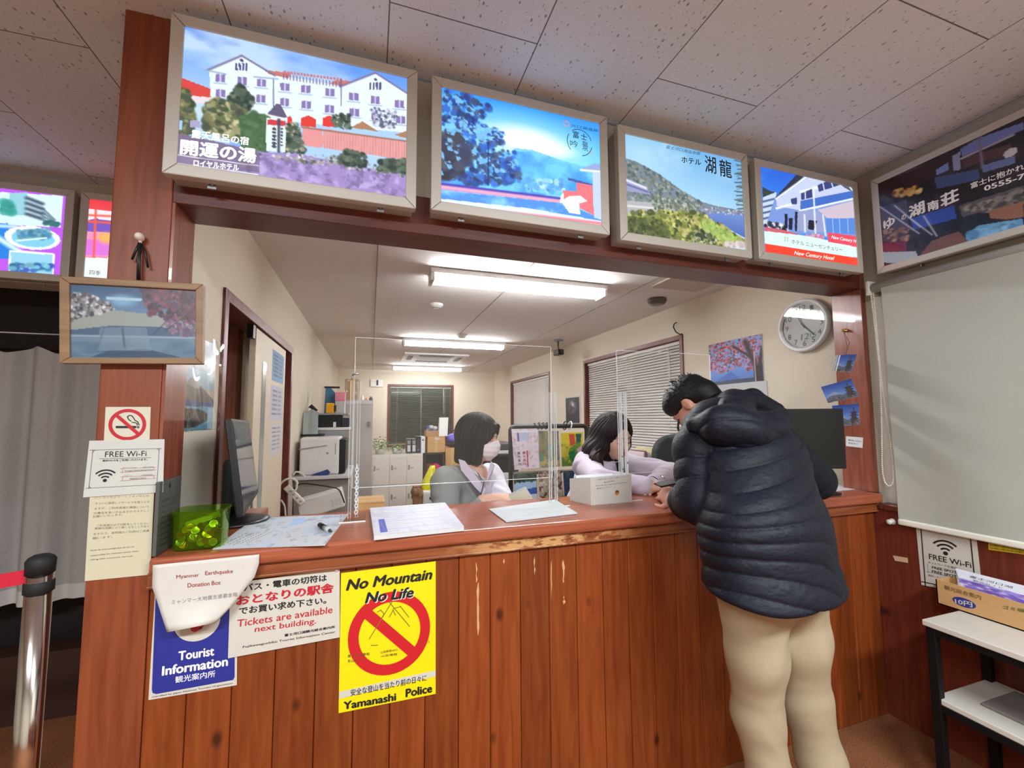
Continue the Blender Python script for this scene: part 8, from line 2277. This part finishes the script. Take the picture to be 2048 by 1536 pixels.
for k in range(110):
    a, h_ = rg.uniform(0, 2 * math.pi), rg.uniform(.02, .95); rr_ = math.sqrt(1 - h_ ** 2)
    d = V3(.084 * rr_ * math.cos(a), .103 * rr_ * math.sin(a), .09 * h_)
    if d[1] > .02 and d[2] < .05: continue
    p0 = Lx(0, -.018, .045) + hR @ (d * .88); o = hR @ (d / np.linalg.norm(d) + V3(rg.uniform(-.5, .5), rg.uniform(.1, .8), rg.uniform(-.1, .4))); o /= np.linalg.norm(o)
    b.ring([p0, p0 + o * .012, p0 + o * .022 + hR @ V3(0, .004, 0)], [.0032, .002, .0005], HAIRB, n=5)
b.build('hair_tufts', cust)
# trousers
TRO = M('beige_trousers', (166, 149, 122), 0.85, var=0.05, scale=80, bump=0.08, bscale=240)
Vt = Vol((.85, -.72, .03), (1.62, -.10, 1.02), .006)
for a, b_, c_, sg in ((hipL, kneeL, ankL, -1), (hipR, kneeR, ankR, 1)):
    mid = (a + b_) / 2 + V3(0, -.018, 0); g_ = .90 if sg < 0 else .97; Vt.chain([a + V3(0, -.02, 0), mid, b_ + V3(0, -.006, 0), (b_ + c_) / 2 + V3(0, -.022, 0), c_ + V3(0, -.01, -.03)], [.099, .087 * g_, .073 * g_, .066 * g_, .061 * g_], .04)
Vt.cap(hipL + V3(.02, -.03, .02), hipR + V3(-.02, -.03, .02), .115, .115, .03)
def folds(v, n):
    s_ = np.zeros(len(v))
    for kn, sx in ((kneeL, 1), (kneeR, -1)):
        d = v - kn; w = np.exp(-(d[:, 0] / .10) ** 2 - ((d[:, 2] + .02) / .10) ** 2); s_ += w * .0009 * np.sin(70 * d[:, 2] + sx * 45 * d[:, 0] + 2 * np.sin(30 * d[:, 0]))
        w2 = np.exp(-(d[:, 0] / .10) ** 2 - ((d[:, 2] - .22) / .16) ** 2); s_ += w2 * .0025 * np.sin(26 * d[:, 2] - sx * 60 * d[:, 0])
        w3 = np.exp(-(d[:, 0] / .10) ** 2 - ((d[:, 2] + .33) / .08) ** 2); s_ += w3 * .003 * np.sin(55 * d[:, 2] + sx * 30 * d[:, 0])
    return v + n * s_[:, None]
part('trousers', Vt, TRO, cust, folds, 2)
SHOE = M('white_trainers', (214, 208, 200), 0.5)
for nm, c_ in (('shoe', ankL), ('shoe', ankR)):
    Vs = Vol(c_ - V3(.14, .16, .10), c_ + V3(.12, .26, .08), .005)
    f_ = V3(-.25, .97, 0) if c_ is ankL else V3(.05, 1, 0); lat = np.cross(f_, [0, 0, 1.0])
    Vs.chain([c_ + f_ * -.05 - V3(0, 0, .04), c_ + f_ * .06 - V3(0, 0, .043), c_ + f_ * .16 - V3(0, 0, .052)], [.042, .042, .033], .02, (lat, 1.1)); Vs.cap(c_ - V3(0, 0, .03), c_ + V3(0, 0, .0), .044, .044, .02); Vs.plane(V3(0, 0, .001), V3(0, 0, -1), .003)
    part(nm, Vs, SHOE, cust)
# quilted jacket with hood
m, nt, bs = new_mat('navy_nylon'); MATS['navy_nylon'] = m
bs.inputs['Base Color'].default_value = rgba((15, 18, 30)); bs.inputs['Roughness'].default_value = .58; bs.inputs['Specular IOR Level'].default_value = .28
tc = nd(nt, 'ShaderNodeTexCoord'); mp = nd(nt, 'ShaderNodeMapping'); mp.inputs['Scale'].default_value = (38, 38, 60); nz = nd(nt, 'ShaderNodeTexNoise'); nz.inputs['Scale'].default_value = 1.0; nz.inputs['Detail'].default_value = 4; nt.links.new(tc.outputs['Object'], mp.inputs[0]); nt.links.new(mp.outputs[0], nz.inputs[0])
bp = nd(nt, 'ShaderNodeBump'); bp.inputs['Strength'].default_value = .35; bp.inputs['Distance'].default_value = .01; nt.links.new(nz.outputs[0], bp.inputs['Height']); nt.links.new(bp.outputs[0], bs.inputs['Normal'])
NAVYJ = m
Vj = Vol((.80, -.75, .70), (1.90, .24, 1.55), .0045)
FL = (LAT, 1.36)
Vj.chain([tor[0] + V3(.0, -.01, -.06), tor[0] + V3(0, -.008, .03), tor[1], tor[2] + V3(.0, 0, -.02), tor[3] + V3(0, -.02, -.03)], [.166, .168, .160, .155, .120], .03, FL)
Vj.plane(V3(1.165, -.60, .862), V3(.05, -.10, -1), .012)
Vj.plane(V3(1.165, -.42, .83), V3(-.16, .05, -1), .012); Vj.plane(V3(1.165, -.42, .83), V3(.16, .05, -1), .012)
for s_, e_, w_ in ((shL, elL, wrL), (shR, elR, wrR)):
    Vj.chain([tor[3] * .55 + s_ * .45 - V3(0, 0, .02), s_], [.090, .086], .02)
    Vj.chain([s_, s_ * .5 + e_ * .5, e_], [.084, .080, .078], .008); Vj.chain([e_, e_ * .45 + w_ * .55, w_ + (e_ - w_) * .12], [.076, .064, .046], .012)
# hood lying on the shoulders and collar round the neck
hq = [P(1392, 846, 1, -.28), P(1436, 850, 1, -.355), P(1490, 864, 1, -.385), P(1538, 862, 1, -.365), P(1562, 836, 1, -.25)]
Vd = Vol((.90, -.50, 1.15), (1.75, .15, 1.60), .0045); Vd.chain(hq, [.032, .054, .062, .054, .036], .02); Vd.cap(hq[1] * .5 + hq[2] * .5, P(1470, 815, 1, -.19), .06, .07, .04)
hq2 = [P(1396, 852, 1, -.20), P(1424, 820, 1, -.16), P(1458, 802, 1, -.13), P(1505, 800, 1, -.11), P(1545, 820, 1, -.12)]
Vd.chain(hq2, [.028, .036, .040, .044, .04], .012)
Vj.chain([P(1390, 855, 1, -.17), P(1372, 872, 1, -.10), P(1385, 880, 1, .0)], [.030, .026, .026], .02)
for V_ in (Vj, Vd): V_.ell(hc + V3(.03, -.015, -.03), (.075, .075, .09), None, .012, True)
spine = np.array(tor); 
def seg_par(v, pts):
    """Arc length along a polyline and distance to it, for every vertex."""
    best = np.full(len(v), 9.0); sp = np.zeros(len(v)); acc = 0
    for a, b_ in zip(pts[:-1], pts[1:]):
        ab = b_ - a; l = np.linalg.norm(ab); t = np.clip((v - a) @ ab / (l * l), 0, 1); d = np.linalg.norm(v - a - t[:, None] * ab, axis=1)
        m_ = d < best; best[m_] = d[m_]; sp[m_] = acc + t[m_] * l; acc += l
    return sp, best
def quilt(v, n):
    pu = lambda s_, p, A: A * (np.abs(np.sin(np.pi * s_ / p)) ** .36 - .7)
    sl, dl = seg_par(v, [shL, elL, wrL]); sr, dr = seg_par(v, [shR, elR, wrR]); hs, dh = seg_par(v, hq); h2, dh2 = seg_par(v, hq2)
    st = (v - tor[0]) @ V3(-.12, .06, 1.0); lt = (v - (tor[0] + (tor[2] - tor[0]) * np.clip(st / .44, 0, 1)[:, None])) @ LAT
    low = np.clip((.34 - st) / .2, 0, 1); u = lt / .25
    chev = np.interp(u, [-1.1, -.25, .02, .30, 1.1], [.07, -.014, -.053, .064, .105]) * low + .05 * u * (1 - low) * .6
    d = pu(st - chev, .056, .0085)
    arm_l = dl < .097; arm_r = (dr < .100) & (v[:, 0] > 1.33)
    d = np.where(arm_l, pu(sl + .015, .066, .009), d); d = np.where(arm_r, pu(sr + .015, .066, .009), d)
    return v + n * d[:, None]
def hood_fold(v, n):
    hs, dh = seg_par(v, hq); q_ = np.abs(np.sin(np.pi * ((v - hq[2]) @ V3(.25, .45, .85)) / .062)) ** .36 - .7
    return v + n * (.0075 * q_ + .003 * np.sin(31 * hs + 40 * v[:, 2]))[:, None]
part('jacket', Vj, NAVYJ, cust, quilt, 2); part('hood', Vd, NAVYJ, cust, hood_fold, 2)
b = B(); a = P(1357, 838, 1, -.10); b.ring([a, a + V3(-.004, 0, -.035), a + V3(.006, -.01, -.07)], .004, SOFTBLK); b.build('zip_pull', cust)
p0, p1 = P(1314, 973, 1, .085), P(1350, 965, 1, .03)
tag(B().slab([p0 + V3(-.004, .02, .012), p1 + V3(-.004, .02, .012), p1 + V3(0, -.025, .004), p0 + V3(0, -.025, .004)], .009, M('dark_phone', (34, 24, 24), 0.25)).build('mobile_phone', bevel=0.002), "dark phone held in the customer's left hand over the counter", 'phone')
p0 = P(1322, 951, 1, .16); p1 = P(1341, 968, 1, .11)
t = thing('ballpoint_pen', (p0 + p1) / 2, "silver pen standing up between the customer's hand and the long haired clerk", 'pen')
B().ring([p0, p0 * .3 + p1 * .7], .004, CHROME, n=8).build('barrel', t); B().ring([p0 * .3 + p1 * .7, p1], [.004, .0012], BLACK, n=8).build('tip', t)

# ------------------------------------------------------------------ the masked clerk
c1 = P(958, 876, 1, .80); R1 = basis((.84, -.54), math.radians(10), math.radians(-3)); S1 = .96
root2 = V3(.50, .86, .0)
w1 = thing('person', root2, 'person with a black bob and white face mask in a grey cardigan behind the screen', 'person')
nk = V3(c1[0] - .035, c1[1] + .02, 1.105); shr = P(893, 962, 1, .70); shl = V3(.655, .945, 1.045); elr = V3(shr[0] - .02, .625, .845); wrr = P(984, 999, 1, .585); ell_ = V3(.735, .80, .84); wrl = P(1006, 1002, 1, .60)
TL1 = (shl - shr) / np.linalg.norm(shl - shr); pel = V3(.47, .90, .50)
def seated(lo, hi, h, c, R, s, nk, sh, el, wr, pel, f, lat, hands):
    V = Vol(lo, hi, h); Lh_ = head(V, c, R, s)
    V.cap(nk, c + R @ (V3(0, -.025, -.06) * s), .052, .047, .02); V.chain([pel, pel + (nk - pel) * .5, nk - V3(0, 0, .07)], [.105, .095, .085], .04, (lat, 1.35))
    for a, b_, d in zip(sh, el, wr): V.cap(nk - V3(0, 0, .04), a, .05, .045, .03); V.chain([a, b_, d], [.043, .034, .024], .015)
    for sg in (-1, 1):
        h_ = pel + lat * .09 * sg; k_ = h_ + f * .40 + V3(0, 0, -.02); an = k_ + f * .02 + V3(0, 0, -.40); V.chain([h_, k_, an], [.080, .055, .036], .03); V.cap(an + V3(0, 0, -.03), an + f * .13 + V3(0, 0, -.045), .032, .026, .015)
    for q in hands: hand_on(V, *q)
    return V, Lh_
f1 = V3(.15, -1, 0); f1 /= np.linalg.norm(f1)
Vw, L1 = seated((.10, .10, 0), (1.0, 1.25, 1.50), .005, c1, R1, S1, nk, (shr, shl), (elr, ell_), (wrr, wrl), pel, V3(.15, -.55, 0), TL1, [(wrr, V3(.9, -.1, .05), V3(-.1, -.5, .85), -1, .75, .92), (wrl, V3(.5, -.75, .0), V3(.1, -.2, 1), 1, .8, .92)])
part('body', Vw, SKIN, w1, None, 2, lambda v: skin_colours(v, c1, R1, S1, (226, 178, 154), (196, 110, 106)))
brows(L1, w1, HAIRB, False, S1)
Vh = Vol(c1 - .20, c1 + .18, .0035); q = lambda *p: c1 + R1 @ (np.array(p) * S1)
Vh.ell(q(0, -.018, .040), (.092, .112, .098), R1, .01); Vh.cap(q(0, -.045, .0), q(0, -.045, -.115), .085, .074, .04, (R1[:, 0], 1.12))
for sx in (-1, 1): Vh.cap(q(sx * .072, .015, .03), q(sx * .068, .030, -.110), .032, .028, .03)
Vh.ell(q(0, .100, -.035), (.056, .075, .098), R1, .012, True); Vh.ell(q(0, .0, -.195), (.2, .2, .048), R1, .01, True)
for sx in (-1, 1): Vh.cap(q(sx * .012, .090, .080), q(sx * .062, .070, .005), .013, .011, .02)
part('hair', Vh, HAIRB, w1, strands(.0020, c1, R1), 2)
Vm = Vol(c1 - .17, c1 + .17, .003); Vm.ell(q(0, .046, -.045), (.066, .073, .068), R1, .01); Vm.ell(q(0, .095, -.028), (.020, .026, .030), R1, .03); Vm.ell(q(0, .02, -.05), (.064, .058, .09), R1, .01, True)
Vm.plane(q(0, .09, .000), R1 @ V3(0, -.25, 1), .004); Vm.plane(q(0, .09, -.112), R1 @ V3(0, -.1, -1), .004); Vm.plane(q(0, .015, 0), R1 @ V3(0, -1, 0), .003)
def pleat(v, n):
    z = ((v - c1) @ R1)[:, 2]; return v + n * (.0006 * np.sign(np.sin(z * 230)) * .5 + .0006 * np.sin(z * 230))[:, None]
part('face_mask', Vm, M('mask_white', (232, 222, 222), 0.8), w1, pleat, 1)
# clothes: pale blouse, open grey cardigan, collar, lanyard
Vc = Vol((.12, .42, .50), (.98, 1.25, 1.22), .005); BLOU = M('pale_blouse', (226, 222, 232), 0.75, bump=0.2, bscale=120)
Vc.chain([pel + V3(0, 0, .05), pel + (nk - pel) * .55, nk - V3(0, 0, .085)], [.125, .118, .095], .04, (TL1, 1.38)); Vc.cap(nk - V3(0, 0, .055), shl, .062, .064, .03); Vc.chain([shl, ell_, wrl + (ell_ - wrl) * .22], [.064, .056, .042], .012); Vc.cap(nk - V3(0, 0, .055), shr, .060, .058, .03)
Vc.ell(nk + R1 @ V3(0, .035, 0), (.058, .058, .085), None, .012, True)
wr_ = lambda A, c, fr: (lambda v, n: v + n * (A * np.sin((v - c) @ V3(fr, fr * .6, fr * 1.2) + 2 * np.sin((v - c) @ V3(18, 31, 22))) * (np.sin((v - c) @ V3(23, -17, 13)) * .5 + .5))[:, None])
part('blouse', Vc, BLOU, w1, wr_(.005, nk, 48), 2)
Vc = Vol((.12, .42, .50), (.98, 1.25, 1.22), .005); CARDI = M('grey_cardigan', (150, 152, 148), 0.9, bump=0.35, bscale=300)
Vc.chain([pel + V3(0, 0, .05), pel + (nk - pel) * .55, nk - V3(0, 0, .090)], [.137, .130, .102], .04, (TL1, 1.40)); Vc.cap(nk - V3(0, 0, .06), shr, .070, .074, .03); Vc.chain([shr, elr, wrr + (elr - wrr) * .3], [.072, .064, .050], .012)
Vc.plane(nk + V3(.02, -.05, -.1), TL1 * 1.0 + V3(.25, -.25, .10), .008); Vc.ell(nk + V3(.02, -.03, .02), (.07, .07, .085), None, .012, True)
part('cardigan', Vc, CARDI, w1, wr_(.006, nk, 44), 2)
b = B(); LIL = M('lilac_collar', (206, 194, 210), 0.75)
for pts, wd in (([(917, 918), (930, 922), (972, 978), (966, 992), (950, 975), (922, 940)], 0), ([(982, 922), (990, 930), (978, 972), (972, 965)], 0)):
    b.prism([P(u, v, 1, .66 if u < 975 else .70) for u, v in pts], (0, .005, 0), LIL)
b.build('collar', w1, bevel=0.002)
b = B().ring([P(u, v, 1, .645) for u, v in ((955, 945), (963, 958), (968, 963), (965, 978), (961, 991))], .0022, BLACK, n=6); b.build('lanyard', w1)
lf = [P(1018, 994, 1, .56), P(1052, 978, 1, .53), P(1066, 999, 1, .50), P(1026, 1004, 1, .53)]
t = thing('folded_leaflet', (lf[2] + lf[3]) / 2, "folded beige and blue leaflet held in the masked clerk's hands", 'leaflet')
for k in range(3):
    o_ = V3(.002 * k, .010 * k, .004 * k); B().prism([x + o_ for x in lf], (0, .0012, .001), M('leaflet_fold_%d' % k, [(206, 196, 170), (170, 190, 206), (196, 190, 176)][k], 0.5)).build('page', t)
# ------------------------------------------------------------------ the long haired clerk
c2 = P(1229, 873, 1, .66); R2 = basis((.14, -.99), math.radians(20), math.radians(-4)); S2 = .97
root3 = V3(1.27, .86, 0)
w2 = thing('person', root3, 'person with long dark brown hair in a pale lavender sweater writing behind the white carton', 'person')
nk2 = V3(1.245, .745, 1.155); shr2 = P(1172, 928, 1, .70); shl2 = V3(1.43, .76, 1.085); elr2 = V3(1.10, .50, 1.055); wrr2 = V3(1.27, .325, 1.035); ell2 = V3(1.56, .53, 1.06); wrl2 = P(1303, 968, 1, .40)
wrl2[2] = 1.035
TL2 = V3(1, .12, 0) / 1.0072; pel2 = V3(1.27, .92, .50)
Vw, L2 = seated((.90, .08, 0), (1.75, 1.15, 1.50), .005, c2, R2, S2, nk2, (shr2, shl2), (elr2, ell2), (wrr2, wrl2), pel2, V3(.0, -.62, 0), TL2, [(wrl2, V3(-.75, -.55, -.05), V3(0, -.1, 1), -1, .75, .92), (wrr2, V3(.75, -.45, -.05), V3(0, -.1, 1), 1, .7, .92)])
part('body', Vw, SKIN, w2, None, 2, lambda v: skin_colours(v, c2, R2, S2, (230, 182, 156), (196, 96, 96)))
brows(L2, w2, HAIRD, True, S2)
Vh = Vol(c2 - V3(.24, .22, .30), c2 + V3(.22, .28, .19), .004); q = lambda *p: c2 + R2 @ (np.array(p) * S2)
Vh.ell(q(0, -.018, .040), (.090, .110, .096), R2, .01)
Vh.chain([q(0, -.05, .0), V3(c2[0] - .03, c2[1] + .09, 1.17), V3(1.21, .82, 1.07)], [.090, .085, .065], .04, (TL2, 1.25))
Vh.chain([q(.070, .005, .04), q(.080, .010, -.05), P(1192, 918, 1, .60), P(1202, 957, 1, .585)], [.026, .026, .030, .022], .03)
Vh.chain([q(.06, -.03, -.02), P(1184, 900, 1, .68), P(1170, 918, 1, .69)], [.06, .042, .026], .04)
Vh.chain([q(-.070, .010, .04), q(-.080, .020, -.05), q(-.078, .010, -.085), q(-.072, .0, -.12)], [.020, .018, .014, .008], .03)
Vh.ell(q(.0, .104, -.030), (.058, .085, .112), R2, .010, True)
for sx in (-1, 1): Vh.cap(q(sx * .006, .066, .104), q(sx * .072, .040, .030), .011, .010, .02)
part('hair', Vh, HAIRD, w2, strands(.0022, c2, R2, 40), 2)
Vc = Vol((.92, .22, .50), (1.76, 1.15, 1.24), .005); SWE = M('lavender_sweater', (224, 212, 228), 0.85, bump=0.35, bscale=260)
Vc.chain([pel2 + V3(0, 0, .05), pel2 + (nk2 - pel2) * .55, nk2 - V3(0, 0, .09)], [.135, .128, .100], .04, (TL2, 1.42))
for a, e_, w_ in ((shr2, elr2, wrr2), (shl2, ell2, wrl2)): Vc.cap(nk2 - V3(0, 0, .06), a, .066, .070, .03); Vc.chain([a, e_, w_ + (e_ - w_) * .12], [.070, .058, .047], .015)
Vc.ell(nk2 + V3(0, -.04, .02), (.055, .06, .075), None, .012, True)
part('sweater', Vc, SWE, w2, wr_(.006, nk2, 46), 2)
b = B(); nv = M('navy_vest', (26, 26, 36), 0.8)
b.prism([P(u, v, 1, .60) for u, v in ((1232, 926), (1246, 922), (1250, 945), (1236, 946))], (0, .006, 0), nv); b.build('inner_top', w2, bevel=0.002)
wx = wrl2 + (ell2 - wrl2) * .04; dx = (ell2 - wrl2) / np.linalg.norm(ell2 - wrl2); e1_ = np.cross(dx, [0, 0, 1.0]); e1_ /= np.linalg.norm(e1_); e2_ = np.cross(dx, e1_)
b = B()
for k, m_ in ((0, BLACK), (1, M('bracelet_white', (230, 226, 230), .4))): b.ring([wx - dx * .012 * k + (e1_ * math.cos(a) * .036 + e2_ * math.sin(a) * .034) for a in np.linspace(0, 2 * math.pi, 20, endpoint=False)], .0032, m_, n=6, closed=True)
b.build('bracelet', w2)
for rt, lab in ((root2, 'grey office chair under the masked clerk, hidden by the counter'), (root3, 'grey office chair under the long haired clerk, hidden by the counter')):
    t = thing('office_chair', rt + V3(0, .06, 0), lab, 'chair')
    B().box(rt + V3(-.22, -.12, .335), rt + V3(.22, .26, .385), CHM).build('seat', t, bevel=.015); B().ring([rt + V3(0, .06, .05), rt + V3(0, .06, .34)], .03, BLACK).build('gas_lift', t)
    B().box(rt + V3(-.2, .27, .48), rt + V3(.2, .31, .84), CHM).build('backrest', t, bevel=.02); B().box(rt + V3(-.03, .24, .34), rt + V3(.03, .28, .52), BLACK).build('back_post', t)
    for k in range(5):
        g = k * 2 * math.pi / 5; B().ring([rt + V3(0, .06, .06), rt + V3(.24 * math.cos(g), .06 + .24 * math.sin(g), .025)], [.025, .02], BLACK).build('leg', t)
